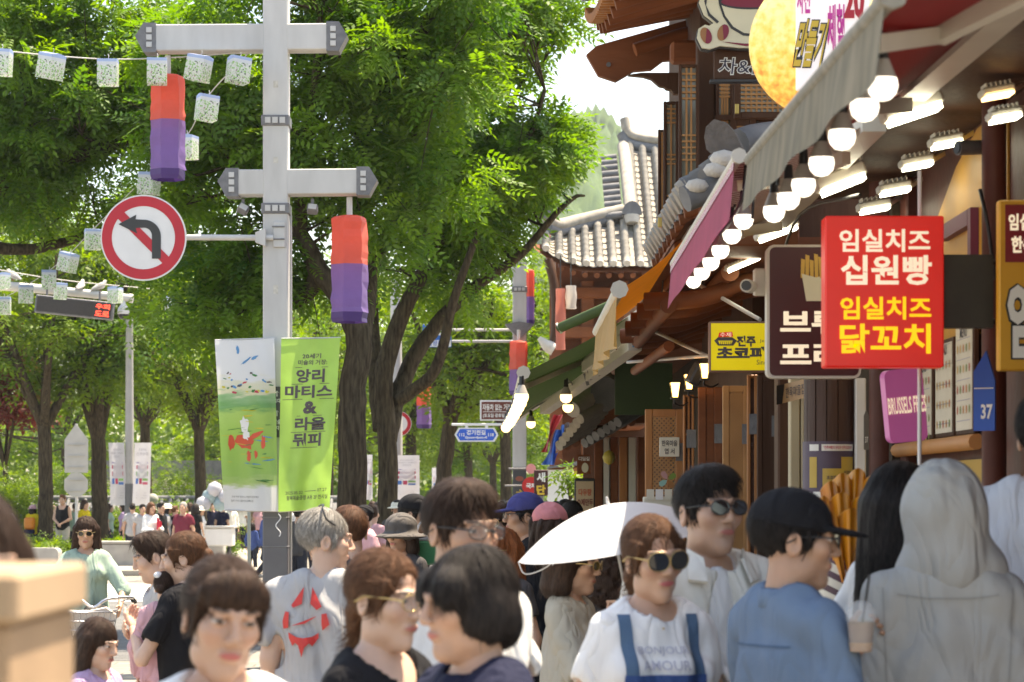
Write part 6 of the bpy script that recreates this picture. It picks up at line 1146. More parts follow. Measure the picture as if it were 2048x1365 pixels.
def join_vq(parts):
    parts = [p for p in parts if p is not None]; V = np.concatenate([p[0] for p in parts]); off = np.cumsum([0]+[len(p[0]) for p in parts[:-1]]); Q = np.concatenate([p[1]+o for p, o in zip(parts, off)]); return V, Q
def euler_np(yaw=0, pitch=0, roll=0): return np.array((Matrix.Rotation(yaw, 3, 'Z') @ Matrix.Rotation(pitch, 3, 'X') @ Matrix.Rotation(roll, 3, 'Y')))
def head_field(female=False, fat=1.0):
    f = Field(); w = (.92 if female else 1.0)*fat
    f.el((0, .016, .03), (.076*w, .096, .090), .02).el((0, -.026, -.044), (.051*w, .067, .085), .028).el((0, -.066, -.106), (.022*w, .024, .021), .03)
    for s in (-1, 1):
        f.el((s*.041*w, -.060, -.022), (.025, .027, .024), .03).el((s*.040*w, -.01, -.078), (.02, .035, .025), .03)
        f.el((s*.033, -.112, .006), (.021, .026, .015), .018, 's'); f.el((s*.032, -.080, .004), (.0145, .0145, .0125), .004)
        f.rc((s*.012, -.094, .024), (s*.05, -.078, .026), .009, .006, .012)
        f.el((s*.080*w, .012, -.012), (.010, .022, .033), .008, R=euler_np(s*.35)); f.el((s*.088*w, .008, -.010), (.006, .012, .018), .006, 's', R=euler_np(s*.35))
        f.el((s*.011, -.103, -.035), (.008, .009, .007), .008)
    f.rc((0, -.094, .012), (0, -.112, -.028), .008, .0108, .014)
    f.el((0, -.087, -.066), (.024, .012, .010), .010).el((0, -.0925, -.0605), (.024, .008, .0045), .005).el((0, -.0905, -.0705), (.020, .008, .005), .005).el((0, -.112, -.0655), (.022, .012, .0022), .004, 's')
    f.el((0, -.105, -.084), (.02, .012, .006), .01, 's')
    return f
def paint_face(Vh, female, lip, mouth_open=0):
    x, y, z = Vh[:, 0], Vh[:, 1], Vh[:, 2]; n = len(Vh); C = np.zeros((n, 4), np.float32); fr = y < -.062
    def blend(col, a):
        a = np.clip(a, 0, 1)[:, None]; C[:, :3] = C[:, :3]*(1-a)+np.array(col)*a if C[:, 3].max() > 0 else np.where(a > 0, np.array(col), C[:, :3]); C[:, 3] = np.maximum(C[:, 3], a[:, 0])
    e = 1-((x/.0265)**2+((z+.0655)/.0092)**2); blend(lip, np.where(fr, np.clip(e*2.2, 0, .85), 0))
    for s in (-1, 1):
        b = 1-(((x-s*.034)/.021)**2+((z-.027-.10*(.034-abs(s*x-.0))*0)/.0055)**2); C2 = np.where(fr, np.clip(b*2, 0, .8), 0); m = C2 > 0; C[m, :3] = (.03, .02, .015); C[m, 3] = np.maximum(C[m, 3], C2[m])
        b = 1-(((x-s*.032)/.0165)**2+((z-.004)/.0062)**2); C2 = np.where(fr, np.clip(b*2.5, 0, .95), 0); m = C2 > 0; C[m, :3] = np.where((np.abs(x[m]-s*.032) < .0075)[:, None] | (z[m] > .0062)[:, None], (.018, .012, .01), (.62, .58, .55)); C[m, 3] = C2[m]
    for s in (-1, 1):
        b = np.where(fr & (C[:, 3] < .05), np.clip(1-(((x-s*.042)/.026)**2+((z+.03)/.024)**2), 0, 1)*.16, 0); m = b > 0; C[m, :3] = (.62, .24, .18); C[m, 3] = b[m]
    b = np.where(fr & (C[:, 3] < .05) & (not female), np.clip(1-((x/.05)**2+((z+.09)/.03)**2), 0, 1)*.22, 0); m = b > 0; C[m, :3] = (.16, .11, .09); C[m, 3] = b[m]
    return C
def hair_strands(V, Q, n, seed, style):
    curly = style == 'curly'; flow = {'tied': (0, .8, -.35), 'bun': (0, .8, -.3), 'pony': (0, .8, -.35), 'short': (.25, .12, -.5), 'crop': (.1, .3, -.7), 'cap_short': (0, .3, -1)}.get(style, (0, 0, -1.0))
    rng = np.random.default_rng(seed); A, B, Cc = V[Q[:, 0]], V[Q[:, 1]], V[Q[:, 2]]; N = np.cross(B-A, Cc-A); N /= np.linalg.norm(N, axis=1, keepdims=True)+1e-12; i = rng.integers(0, len(Q), n); P = (A[i]+Cc[i])/2; N = N[i]
    out = P-np.array((0, .012, .02)); N *= np.sign((N*out).sum(1, keepdims=True)+1e-9); dn = np.array(flow)+rng.normal(0, .2, (n, 3))+np.stack([P[:, 0]*6, (P[:, 1]-.02)*5, np.zeros(n)], 1)*(P[:, 2:3] > .06)*(flow[1] < .5); T = dn-N*(dn*N).sum(1, keepdims=True); T /= np.linalg.norm(T, axis=1, keepdims=True)+1e-9; S = np.cross(T, N)
    L = rng.uniform(.03, .075, n)[:, None]*np.where(N[:, 2:3] < -.2, .2, 1); lift = rng.exponential(.0022, n)[:, None]; wd = rng.uniform(.0005, .0012, n)[:, None]; rows = []; CT = np.array((0, .018, .02)); EL = np.array((.085, .105, .1)); R0 = np.linalg.norm((P-CT)/EL, axis=1, keepdims=True); bend = rng.normal(0, .12, (n, 1))
    for k, (s, w) in enumerate(((0, 1), (.35, 1), (.7, .8), (1, .1))):
        c = P+T*L*s+S*L*bend*s*s; dd = (c-CT)/EL; up_ = np.clip((c[:, 2:3]+.14)/.04, 0, 1); c = CT+EL*dd*(1+up_*(R0/np.linalg.norm(dd, axis=1, keepdims=True)-1))+N*(.0008+lift*s*s)
        if curly: c = c+S*.006*math.sin(k*2.2)+N*.004*math.cos(k*2.2)
        rows += [c-S*wd*w, c+S*wd*w]
    Vs = np.stack(rows, 1).reshape(-1, 3); b = (np.arange(n)*8)[:, None]; Qs = np.concatenate([b+np.array([[2*k, 2*k+1, 2*k+3, 2*k+2]]) for k in range(3)], 0); return Vs, Qs
def hand_field(side, grip=.5):
    """palm down the -z axis from the wrist at the origin, thumb towards -y, palm facing the body (-side x)"""
    f = Field(); f.el((0, 0, -.045), (.016, .038, .045), .012)
    for i, (yy, ln) in enumerate(((-.027, .068), (-.009, .075), (.009, .07), (.026, .055))):
        a = np.array((0, yy, -.082)); c = grip*1.35; d1 = np.array((-side*math.sin(c*.6), 0, -math.cos(c*.6))); d2 = np.array((-side*math.sin(c*1.5), 0, -math.cos(c*1.5))); b = a+d1*ln*.5; f.rc(a, b, .0092, .0085, .005).rc(b, b+d2*ln*.55, .0085, .007, .004)
    a = np.array((0, -.03, -.03)); b = a+np.array((-side*.012, -.026, -.026)); f.rc(a, b, .012, .0105, .008).rc(b, b+np.array((-side*.012, -.006, -.028)), .0105, .008, .004); return f
def align(v):
    """rotation taking -z to v"""
    v = Vector(v).normalized(); return np.array(Vector((0, 0, -1)).rotation_difference(v).to_matrix())
def folds(amp, seed, fz=1.0):
    a = random.Random(seed); p = [a.uniform(0, 6.28) for _ in range(8)]
    def f(X, Y, Z):
        rd = lambda w: 1-2*np.sqrt(np.sin(w)**2+.02)
        q = np.sin(6*X+p[0]+4*Z)*1.1+.8*np.sin(9*Z+p[6]); md = .55+.45*np.sin(5*X+p[2]+3*Y+6*Z+p[7]); m2 = .55+.45*np.sin(-4*X+p[1]+7*Z)
        g = .55*md*rd(13*Z*fz+11*np.abs(X)+q+p[1]+1.5*np.sin(7*Y+p[2]))+1.1*m2*rd(21*X+6*Y+p[3]+1.6*np.sin(4*Z+p[4])+2*Z)*np.clip(1.1-(Z-1.1)*1.5, .35, 1.3)+.6*(1-md)*rd(-9*Z+17*X+p[5]+5*Y+q)
        return amp*g*.62
    return f
def strands(amp, fr=46):
    def f(X, Y, Z):
        a = np.arctan2(X, Y+.02); return amp*(np.sin(fr*a+14*Z+2*np.sin(25*Z))+1.8*np.sin(17*a+3*np.sin(11*Z)+1)+1.2*np.sin(9*a-9*Z)+.5*np.sin(60*Z+9*a)*.3)
    return f
def curls(amp):
    return lambda X, Y, Z: amp*(np.sin(95*X+20*np.sin(30*Z))*np.sin(90*Y+3)*np.sin(80*Z)+.8*np.sin(47*X+1+8*np.sin(40*Y))*np.sin(52*Z+2))
SKINS = {}
def skin(tone=0):
    if tone not in SKINS:
        c = [(.56, .335, .235), (.50, .285, .19), (.62, .40, .30), (.43, .23, .15)][tone]; SKINS[tone] = pm('skin%d' % tone, c, tuple(x*.88 for x in c), scale=14, rough=.48, attr='paint', bump=.04, bscale=200)
        b = SKINS[tone].node_tree.nodes['Principled BSDF']; b.inputs['Subsurface Weight'].default_value = .12; b.inputs['Subsurface Radius'].default_value = (.02, .008, .004); b.inputs['Subsurface Scale'].default_value = .5
    return SKINS[tone]
def hairm(name, c, c2, rough=.5):
    """strand streaks running down from the crown (head-local angle round the head)"""
    m = bpy.data.materials.new(name); m.use_nodes = True; nt = m.node_tree; b = nt.nodes['Principled BSDF']; N = nt.nodes.new; L = nt.links.new
    tc = N('ShaderNodeTexCoord'); sp = N('ShaderNodeSeparateXYZ'); L(tc.outputs['Object'], sp.inputs[0]); ay = N('ShaderNodeMath'); ay.inputs[1].default_value = .012; L(sp.outputs['Y'], ay.inputs[0])
    an = N('ShaderNodeMath'); an.operation = 'ARCTAN2'; L(sp.outputs['X'], an.inputs[0]); L(ay.outputs[0], an.inputs[1]); cb = N('ShaderNodeCombineXYZ'); zz = N('ShaderNodeMath'); zz.operation = 'MULTIPLY'; zz.inputs[1].default_value = 1.6; L(sp.outputs['Z'], zz.inputs[0]); L(an.outputs[0], cb.inputs[0]); L(zz.outputs[0], cb.inputs[1])
    n1 = N('ShaderNodeTexNoise'); n1.inputs['Scale'].default_value = 16; n1.inputs['Detail'].default_value = 7; n1.inputs['Roughness'].default_value = .75; L(cb.outputs[0], n1.inputs[0])
    rp = N('ShaderNodeValToRGB'); rp.color_ramp.elements[0].position = .36; rp.color_ramp.elements[1].position = .68; rp.color_ramp.elements[0].color = (*[x*.55 for x in c], 1); rp.color_ramp.elements[1].color = (*[x*1.35 for x in c2], 1); L(n1.outputs[0], rp.inputs[0]); L(rp.outputs[0], b.inputs['Base Color'])
    b.inputs['Roughness'].default_value = rough; b.inputs['Specular IOR Level'].default_value = .14; bp = N('ShaderNodeBump'); bp.inputs['Strength'].default_value = .8; bp.inputs['Distance'].default_value = .006; L(n1.outputs[0], bp.inputs['Height']); L(bp.outputs[0], b.inputs['Normal']); MATS[name] = m; return m
H_BLACK = hairm('hair_black', (.012, .010, .010), (.028, .022, .02)); H_DARK = hairm('hair_dark_brown', (.03, .018, .013), (.06, .034, .024)); H_BROWN = hairm('hair_brown', (.075, .034, .018), (.14, .065, .035)); H_RED = hairm('hair_auburn', (.2, .06, .02), (.28, .09, .03)); H_GREY = hairm('hair_grey', (.24, .22, .2), (.42, .4, .37), .6)
def cloth(name, r, g, b, k=.85):
    """dyed cloth with creases (ridged, wandering noise) and a fine weave"""
    name = 'cloth_'+name
    if name in MATS: return MATS[name]
    c = tuple(min(.82, x*k) for x in srgb(r, g, b)); m = pm(name, c, tuple(x*.9 for x in c), scale=9, rough=.85, spec=.15); nt = m.node_tree; b_ = nt.nodes['Principled BSDF']; N = nt.nodes.new; L = nt.links.new; tc = N('ShaderNodeTexCoord')
    def ridge(sc, dist, st):
        mp = N('ShaderNodeMapping'); mp.inputs['Scale'].default_value = st; mp.inputs['Rotation'].default_value = (.3, .5, .2); L(tc.outputs['Object'], mp.inputs[0]); n = N('ShaderNodeTexNoise'); n.inputs['Scale'].default_value = sc; n.inputs['Detail'].default_value = 1.5; n.inputs['Distortion'].default_value = dist; L(mp.outputs[0], n.inputs[0])
        a = N('ShaderNodeMath'); a.operation = 'SUBTRACT'; a.inputs[1].default_value = .5; L(n.outputs[0], a.inputs[0]); q = N('ShaderNodeMath'); q.operation = 'ABSOLUTE'; L(a.outputs[0], q.inputs[0]); p = N('ShaderNodeMath'); p.operation = 'POWER'; p.inputs[1].default_value = .9; L(q.outputs[0], p.inputs[0]); return p.outputs[0]
    b1 = N('ShaderNodeBump'); b1.inputs['Strength'].default_value = .7; b1.inputs['Distance'].default_value = .06; L(ridge(6, 1.0, (1.6, 1.2, .5)), b1.inputs['Height'])
    b2 = N('ShaderNodeBump'); b2.inputs['Strength'].default_value = .25; b2.inputs['Distance'].default_value = .012; L(ridge(17, .7, (1.3, 1, .7)), b2.inputs['Height']); L(b1.outputs[0], b2.inputs['Normal'])
    w = N('ShaderNodeTexNoise'); w.inputs['Scale'].default_value = 420; L(tc.outputs['Object'], w.inputs[0]); b3 = N('ShaderNodeBump'); b3.inputs['Strength'].default_value = .12; b3.inputs['Distance'].default_value = .002; L(w.outputs[0], b3.inputs['Height']); L(b2.outputs[0], b3.inputs['Normal']); L(b3.outputs[0], b_.inputs['Normal']); return m
C_WHITE = cloth('white', 240, 240, 242, .95); C_NAVY = cloth('navy', 34, 38, 62); C_BLACK = cloth('black', 34, 34, 38); C_GREY = cloth('grey', 190, 190, 192); C_BEIGE = cloth('beige', 196, 190, 176); C_MINT = cloth('mint', 168, 192, 176); C_DENIM = cloth('denim_light', 112, 132, 156, .95); C_HOOD = cloth('hoodie', 188, 186, 182, .85); C_DKGREY = cloth('dark_grey', 84, 82, 84); C_PINK = cloth('pink', 224, 176, 186); C_LAV = cloth('lavender', 200, 170, 206); C_YEL = cloth('yellow', 214, 190, 40); C_MAROON = cloth('maroon', 128, 54, 70); C_INDIGO = cloth('indigo', 70, 92, 150); C_PANT = cloth('pants_dark', 50, 54, 66); C_CREAMP = cloth('pants_cream', 196, 188, 172); C_JEAN = cloth('jeans', 74, 96, 130); C_OFF = cloth('offwhite', 240, 236, 226, .95)
LENS = pm('sunglass_lens', (.015, .013, .013), rough=.06, spec=.8); CLEAR = pm('clear_lens', (.5, .5, .5), rough=.05, alpha=.18); FRAMEK = pm('frame_black', (.015, .015, .016), rough=.3); GOLD = pm('frame_gold', (.55, .4, .18), metal=.9, rough=.3)
SHOE = pm('shoe_white', (.6, .6, .58), rough=.6)
RES = {'hi': (.0047, .016, .0120), 'mid': (.0064, .019, .0155), 'lo': (.0105, .03, .024)}
GEO = {}
def person(label, px, ptop, d, face, top, hair=('short', H_BLACK), res='mid', female=False, skin_tone=0, head=(0, 0, 0), arms=None, lean=0.0, sleeve=.5, shirt='tee', pants=C_PANT, glasses=None, hat=None, group=None, bx=0.0, girth=1.0, neck=.0, lip=(.42, .11, .10), hem=.86, hands=False, z0=0.0, height=None, loc=None, stride=.12, collar=None, longsleeve_mat=None, headw=1.0, name='person'):
    """px/ptop: where the crown of the head shows; face: degrees, 0 faces the camera, 90 faces image right"""
    H = (Z_(ptop, d)-z0) if height is None else height; sc = H/1.73; rz = math.radians(face)
    Rz = Matrix.Rotation(rz, 3, 'Z')
    hd = np.array((0, -.015, 1.605)); Rl = euler_np(0, lean, 0)
    def TL(p):
        p = np.array(p, float)
        if lean and p[2] > .93: q = p-np.array((0, 0, .93)); p = Rl@q+np.array((0, 0, .93))
        return p
    hc = TL(hd); off = Rz @ Vector((hc[0]*sc, hc[1]*sc, 0)); p = at(px, ptop, d) if loc is None else Vector(loc)
    t = thing(name, label, 'person' if name == 'person' else name, (p.x-off.x, p.y-off.y, z0), rz, group); t.scale = (sc, sc, sc)
    girth = girth*(.92 if female else .95)
    hh, hb, hcl = RES[res]; Rh = euler_np(math.radians(head[0]), math.radians(head[1])-0+(-lean*.0), math.radians(head[2]))
    sw = (.150 if female else .172)*girth
    arms = arms or {}; AR = {}
    for s, nm in ((1, 'L'), (-1, 'R')):
        e, w = arms.get(nm, ((.222, .03, 1.13), (.235, -.05, .89)))[:2]; g_ = arms[nm][2] if nm in arms and len(arms[nm]) > 2 else .35
        AR[s] = (TL((s*sw, .005, 1.385)), TL((s*e[0], e[1], e[2])), TL((s*w[0], w[1], w[2])), g_)
    def torso(f, inf=0.0, loose=False):
        g = girth
        sh = TL((sw*.82, .012, 1.395)); sh2 = TL((-sw*.82, .012, 1.395)); f.rc(sh, sh2, .046+inf, .046+inf, .03)
        for s_ in (-1, 1): f.rc(TL((s_*.035, .02, 1.455)), TL((s_*sw*.9, .01, 1.40)), .026+inf*.7, .038+inf*.8, .03)
        if lean: R_ = Rl
        else: R_ = None
        f.el(TL((0, -.002, 1.27)), ((.158 if female else .172)*g+inf, .108*g+inf, .19+inf), .05, R=R_)
        f.el(TL((0, .0, 1.07)), ((.128 if female else .15)*g+inf, .098*g+inf, .2+inf), .06, R=R_); f.el((0, .012, .93), ((.165 if female else .16)*g+inf, .118*g+inf, .13+inf), .06)
        if female:
            for s in (-1, 1): f.el(TL((s*.072, -.085, 1.265)), (.066+inf*.6, .055+inf*.6, .06+inf*.6), .035, R=R_)
        f.rc(TL((-.07, .03, 1.425)), TL((.07, .03, 1.425)), .04+inf, .04+inf, .03)
    # ---- body
    B = Field(); torso(B); B.rc(TL((0, .022, 1.40)), TL((0, .004, 1.53)), .056 if not female else .048, .050 if not female else .043, .035)
    for s in (1, -1):
        a, e, w, g_ = AR[s]; B.rc(a, e, .048 if not female else .041, .040 if not female else .035, .02); B.rc(e, w, .041 if not female else .035, .026 if not female else .023, .01)
        B.rc((s*.09, 0, .9), (s*.10, -stride*.3*s-.01, .5), .082, .058, .03); B.rc((s*.10, -stride*.3*s-.01, .5), (s*.105, stride*.5*s, .07), .056, .036, .02)
        B.rc((s*.105, stride*.5*s+.02, .04), (s*.115, stride*.5*s-.13, .03), .034, .026, .02)
    key = ('body', res, female, tuple(head), lean, girth, repr(arms), stride, hands, headw)
    if key not in GEO:
        hf = head_field(female, headw).xf(Rh, np.array(hc)); HB = Field(); HB.ops = list(B.ops)
        for s in (1, -1):
            a, e, w, g_ = AR[s]; v = w-e
            if not hands: HB.el(w+v/np.linalg.norm(v)*.075, (.03, .03, .05), .02)
        parts = [HB.mesh(hb)]
        nf = Field(); nf.rc(TL((0, .022, 1.42)), TL((0, .004, 1.55)), .0565 if not female else .0485, .0505 if not female else .0435, .03); hf2 = Field(); hf2.ops = nf.ops+hf.ops
        hm_ = hf2.mesh(hh); nh = len(parts[0][0]); parts.append(hm_)
        if hands:
            for s in (1, -1):
                a, e, w, g_ = AR[s]; R_ = align(w-e); parts.append(hand_field(s, g_).xf(R_, w).mesh(.0055))
        V, Q = join_vq(parts); me = npmesh('body', V, Q, True); Vh = (V[nh:nh+len(hm_[0])]-hc)@Rh; C = np.zeros((len(V), 4), np.float32); C[nh:nh+len(hm_[0])] = paint_face(Vh, female, lip)
        at_ = me.color_attributes.new('paint', 'FLOAT_COLOR', 'POINT'); at_.data.foreach_set('color', C.ravel()); GEO[key] = me
    def put(nm, me, mat, parent=t, smooth=True):
        if not me.materials: me.materials.append(mat)
        o = bpy.data.objects.new(nm, me); COL.objects.link(o); o.parent = parent; o.material_slots[0].link = 'OBJECT'; o.material_slots[0].material = mat; return o
    body = put('body', GEO[key], skin(skin_tone))
    def fieldpart(nm, key, build, mat, h, disp=None, parent=t):
        if key not in GEO:
            f = build(); r = f.mesh(h, disp)
            if r is None: return None
            GEO[key] = npmesh(nm, r[0], r[1], True)
        return put(nm, GEO[key], mat, parent)
    seed = int(px*7+ptop)
    # ---- upper clothing
    def mk_shirt():
        f = Field(); inf = {'tee': .012, 'hoodie': .02, 'shirt': .016, 'tank': .008}[shirt]; torso(f, inf); g = girth
        f.el(TL((0, .002, 1.06)), ((.155 if female else .172)*g+inf*.4, .118*g+inf*.4, .26), .05, R=Rl if lean else None); f.el((0, .01, .9), (.172*g+inf*.3, .13*g+inf*.3, .14), .05)
        for s in (1, -1):
            a, e, w, g_ = AR[s]; u0 = .048 if not female else .041
            if shirt == 'tank': continue
            if sleeve <= 1: b = a+(e-a)*sleeve; f.rc(a, b, u0+inf*1.05, u0+inf*.9+.008*(shirt == 'tee'), .025); n = (e-a)/np.linalg.norm(e-a); f.ops.append(('cut', s, b, n))
            else: f.rc(a, e, u0+inf*.95, .042+inf, .03); b = e+(w-e)*(sleeve-1); f.rc(e, b, .042+inf, .032+inf*.9, .02)
        ops = [o for o in f.ops if o[0] != 'cut']; f.ops = ops
        f.pl((0, 0, -1), -hem, .004)
        for s in (1, -1):           # open the sleeve ends: trim with a ball just past the hem
            a, e, w, g_ = AR[s]
            if shirt != 'tank' and sleeve <= 1: n = (e-a)/np.linalg.norm(e-a); b = a+(e-a)*sleeve+n*.075; f.el(b, (.075, .075, .075), .006, 's')
        nk = .064+neck
        if shirt == 'tank': f.el(TL((0, -.02, 1.47)), (.10, .13, .13), .01, 's'); [f.el(TL((s*.225, 0, 1.39)), (.085, .12, .11), .01, 's') for s in (1, -1)]
        else: f.rc(TL((0, -.008-neck*.3, 1.425-neck)), TL((0, -.02, 1.62)), nk, nk+.03, .008, 's')
        return f
    key2 = ('shirt', res, female, lean, girth, repr(arms), shirt, sleeve, hem, neck, seed % 5)
    so = fieldpart('top' if shirt != 'hoodie' else 'hoodie', key2, mk_shirt, top, hcl, folds((.021 if res == 'hi' else .016) if shirt != 'hoodie' else .018, seed % 5))
    def mk_pants():
        f = Field(); f.el((0, .012, .93), (.172*girth, .128*girth, .12), .05)
        for s in (1, -1): f.rc((s*.09, 0, .9), (s*.10, -stride*.3*s-.01, .5), .098, .078, .03); f.rc((s*.10, -stride*.3*s-.01, .5), (s*.105, stride*.5*s, .1), .077, .062, .03)
        f.pl((0, 0, 1), 1.0, .004); return f
    fieldpart('trousers', ('pants', res if res == 'lo' else 'mid', girth, stride), mk_pants, pants, .026 if res != 'lo' else .03, folds(.005, 3))
    def mk_shoe(s):
        f = Field(); f.rc((s*.105, stride*.5*s+.035, .045), (s*.118, stride*.5*s-.14, .035), .045, .036, .03); f.pl((0, 0, -1), -.0, .004); return f
    for s in (1, -1): fieldpart('shoe', ('shoe', s, stride), lambda: mk_shoe(s), SHOE, .016)
    # ---- hair (head-local)
    R4 = Rh; T4 = np.array(hc); style, hmat = hair
    def mk_hair():
        f = Field()
        if style in ('short', 'crop', 'cap_short'):
            k = {'short': 1.0, 'crop': .95, 'cap_short': .97}[style]; f.el((0, .020, .036), (.081*k+.004, .104*k+.001, .099*k+.001), .02)
            if style == 'short': f.el((0, -.035, .108), (.064, .05, .03), .03)
            f.el((0, -.105, -.022), (.08, .062, .092), .012, 's'); f.pl((0, -.35 if style == 'cap_short' else -.25, -1), .085 if style == 'cap_short' else .075 if style == 'crop' else .06, .01)
            for s in (-1, 1): f.el((s*.088, .0, -.028), (.03, .024, .040), .008, 's'); f.el((s*.074, -.030, .0), (.008, .010, .028), .01)
        elif style in ('bowl', 'bob', 'long', 'curly', 'wavy'):
            f.el((0, .018, .034), (.088, .107, .101), .02)
            if style == 'bowl':
                for s in (-1, 1): f.el((s*.068, .02, -.03), (.034, .075, .065), .03); f.el((s*.045, -.065, .035), (.045, .04, .05), .03)
                f.el((0, .08, -.05), (.07, .045, .07), .03); f.el((0, -.105, -.05), (.066, .065, .062), .012, 's'); f.pl((0, -.55, -1), .092, .012)
            else:
                dn = {'bob': -.10, 'long': -.30, 'curly': -.13, 'wavy': -.19}[style]
                for s in (-1, 1): f.rc((s*.072, .015, .02), (s*.085, .025, dn), .038, .045, .03); f.rc((s*.04, .075, 0), (s*.05, .085, dn), .05, .05, .03)
                f.rc((0, .08, .0), (0, .095, dn-.02), .06, .045, .03); f.el((0, -.105, -.045), (.064, .07, .085), .014, 's')
                if style == 'long': f.el((0, -.12, -.2), (.07, .1, .13), .02, 's')
        elif style in ('tied', 'bun', 'pony'):
            f.el((0, .020, .034), (.085, .107, .099), .02); f.el((0, -.105, -.016), (.072, .06, .104), .012, 's'); f.pl((0, -.5, -1), .062, .014)
            for s in (-1, 1): f.rc((s*.07, -.05, .045), (s*.076, -.035, -.04), .012, .006, .015); f.el((s*.09, .006, -.022), (.022, .02, .034), .006, 's')
            if style == 'bun': f.el((0, .115, -.01), (.042, .04, .042), .01)
            if style == 'pony': f.rc((0, .105, .0), (0, .135, -.08), .028, .034, .02); f.rc((0, .135, -.08), (0, .105, -.26), .034, .012, .02)
            if style == 'tied': f.rc((0, .10, -.05), (.03, .1, -.2), .03, .022, .02)
        return f
    if style != 'none':
        am = {'curly': 0, 'wavy': .003}.get(style, .0009); key3 = ('hair', style, res)
        if key3 not in GEO: r = mk_hair().mesh(hh*1.45, curls(.011) if style == 'curly' else strands(am)); r = join_vq([r, hair_strands(r[0], r[1], {'hi': 4600, 'mid': 2300, 'lo': 60}[res], 5, style)]); GEO[key3] = npmesh('hair', r[0], r[1], True)
        ho = put('hair', GEO[key3], hmat); M = Matrix(R4.tolist()).to_4x4(); M.translation = Vector(T4); ho.matrix_local = M @ Matrix.Diagonal((.965, .97, .965, 1)) if style in ('tied', 'pony', 'bowl', 'short', 'bun') else M
    MH = Matrix(R4.tolist()).to_4x4(); MH.translation = Vector(T4)
    if glasses:
        gm, rim, lw, lh = glasses; gk = ('glasses', lw, lh)
        if gk not in GEO:
            a = MB(); b = MB()
            for s in (-1, 1):
                c = Vector((s*.033, -.113, .003)); pts = [c+Vector((lw*math.copysign(abs(math.cos(q))**.8, math.cos(q)), abs(math.cos(q))*0+.35*(s*lw*math.cos(q))*1.0*s*s if False else .012*((s*math.cos(q)+.2)*.5), lh*math.sin(q))) for q in [2*math.pi*i/20 for i in range(20)]]
                a.add(pts, [tuple(range(20))]); b.tube(pts+pts[:2], .0016, 5, caps=False); b.tube([Vector((s*(.033+lw), -.104, .008)), Vector((s*.076, -.06, .01)), Vector((s*.083, .0, .008)), Vector((s*.084, .03, -.01))], .0025, 5)
            b.tube([Vector((-.014, -.112, .006)), Vector((0, -.116, .009)), Vector((.014, -.112, .006))], .002, 5); GEO[gk] = (a.mesh('lenses'), b.mesh('frame'))
        fo = put('glasses', GEO[gk][1], rim); fo.matrix_local = MH; lo_ = put('lens', GEO[gk][0], gm, fo)
    if hat:
        kind, hm1 = hat[:2]; kk = ('hat', kind)
        if kk not in GEO:
            if kind == 'cap':
                f = Field(); f.el((0, .016, .045), (.092, .112, .092), .02); f.pl((0, .12, -1), -.030, .004); f.el((0, -.11, .028), (.072, .085, .010), .012, R=euler_np(0, .12, 0)); f.el((0, .016, .13), (.008, .008, .006), .004)
                r = f.mesh(.0062)
            elif kind == 'bucket':
                f = Field(); f.el((0, .012, .06), (.098, .115, .075), .02); f.rc((0, .012, .05), (0, .012, .01), .088, .105, .03); f.rc((0, .012, -.005), (0, .012, -.012), .15, .165, .02, sc=(1, 1.05, .12)); f.el((0, -.01, -.06), (.083, .1, .07), .008, 's'); r = f.mesh(.006)
            elif kind == 'hood':
                f = Field(); f.el((0, .02, .03), (.094, .118, .112), .03); f.el((0, .06, .10), (.045, .06, .035), .06); f.rc((0, .035, .01), (0, .022, -.115), .104, .112, .05); f.rc((-.07, .0, -.16), (.07, .0, -.16), .075, .075, .05); f.el((0, -.12, -.02), (.075, .09, .11), .012, 's'); f.el((0, 0, 0), (.08, .1, .1), .006, 's'); fd = folds(.006, 9, 1.5); r = f.mesh(.0075, lambda X, Y, Z: fd(X, Y, Z)+.004*np.exp(-(X/.006)**2)*(Y > 0))
            else:
                f = Field(); f.el((0, .012, .055), (.092, .112, .07), .02); f.rc((0, .0, .02), (0, .0, .015), .14, .15, .02, sc=(1, 1.1, .1)); f.pl((0, 0, -1), -.0, .004); r = f.mesh(.006)
            GEO[kk] = npmesh('hat', r[0], r[1], True)
        o = put('hat' if kind != 'hood' else 'hood', GEO[kk], hm1); o.matrix_local = MH @ Matrix.Diagonal((1.09, 1.07, 1.06, 1)) if style in ('bob', 'wavy', 'long') else MH
    t['_'] = 0; del t['_']
    return dict(t=t, body=body, shirt=so, MH=MH, sc=sc, put=put, TL=TL)
from mathutils.bvhtree import BVHTree
def decal(host, parts, mat, name='print', off=.004, back=False):
    """flat print laid on the cloth: polygons (x,z) in the person's frame projected onto the garment along y"""
    me = host.data; n = len(me.vertices); co = np.empty(n*3, np.float32); me.vertices.foreach_get('co', co); tree_ = BVHTree.FromPolygons([tuple(v) for v in co.reshape(-1, 3)], [tuple(p.vertices) for p in me.polygons])
    import bmesh
    for verts, faces in parts:
        bm = bmesh.new(); vs = [bm.verts.new((x, 0, z)) for x, z in verts]
        for f in faces:
            try: bm.faces.new([vs[i] for i in f])
            except ValueError: pass
        bmesh.ops.triangulate(bm, faces=bm.faces[:])
        for _ in range(4):
            ed = [e for e in bm.edges if e.calc_length() > .016]
            if not ed: break
            bmesh.ops.subdivide_edges(bm, edges=ed, cuts=1); bmesh.ops.triangulate(bm, faces=bm.faces[:])
        for v in bm.verts:
            o = Vector((v.co.x, 1.0 if back else -1.0, v.co.z)); h = tree_.ray_cast(o, Vector((0, -1 if back else 1, 0)))[0]
            v.co = (h+Vector((0, off if back else -off, 0))) if h else Vector((v.co.x, .13 if back else -.13, v.co.z))
        m2 = bpy.data.meshes.new(name); bm.to_mesh(m2); bm.free(); link(name, m2, mat, host)
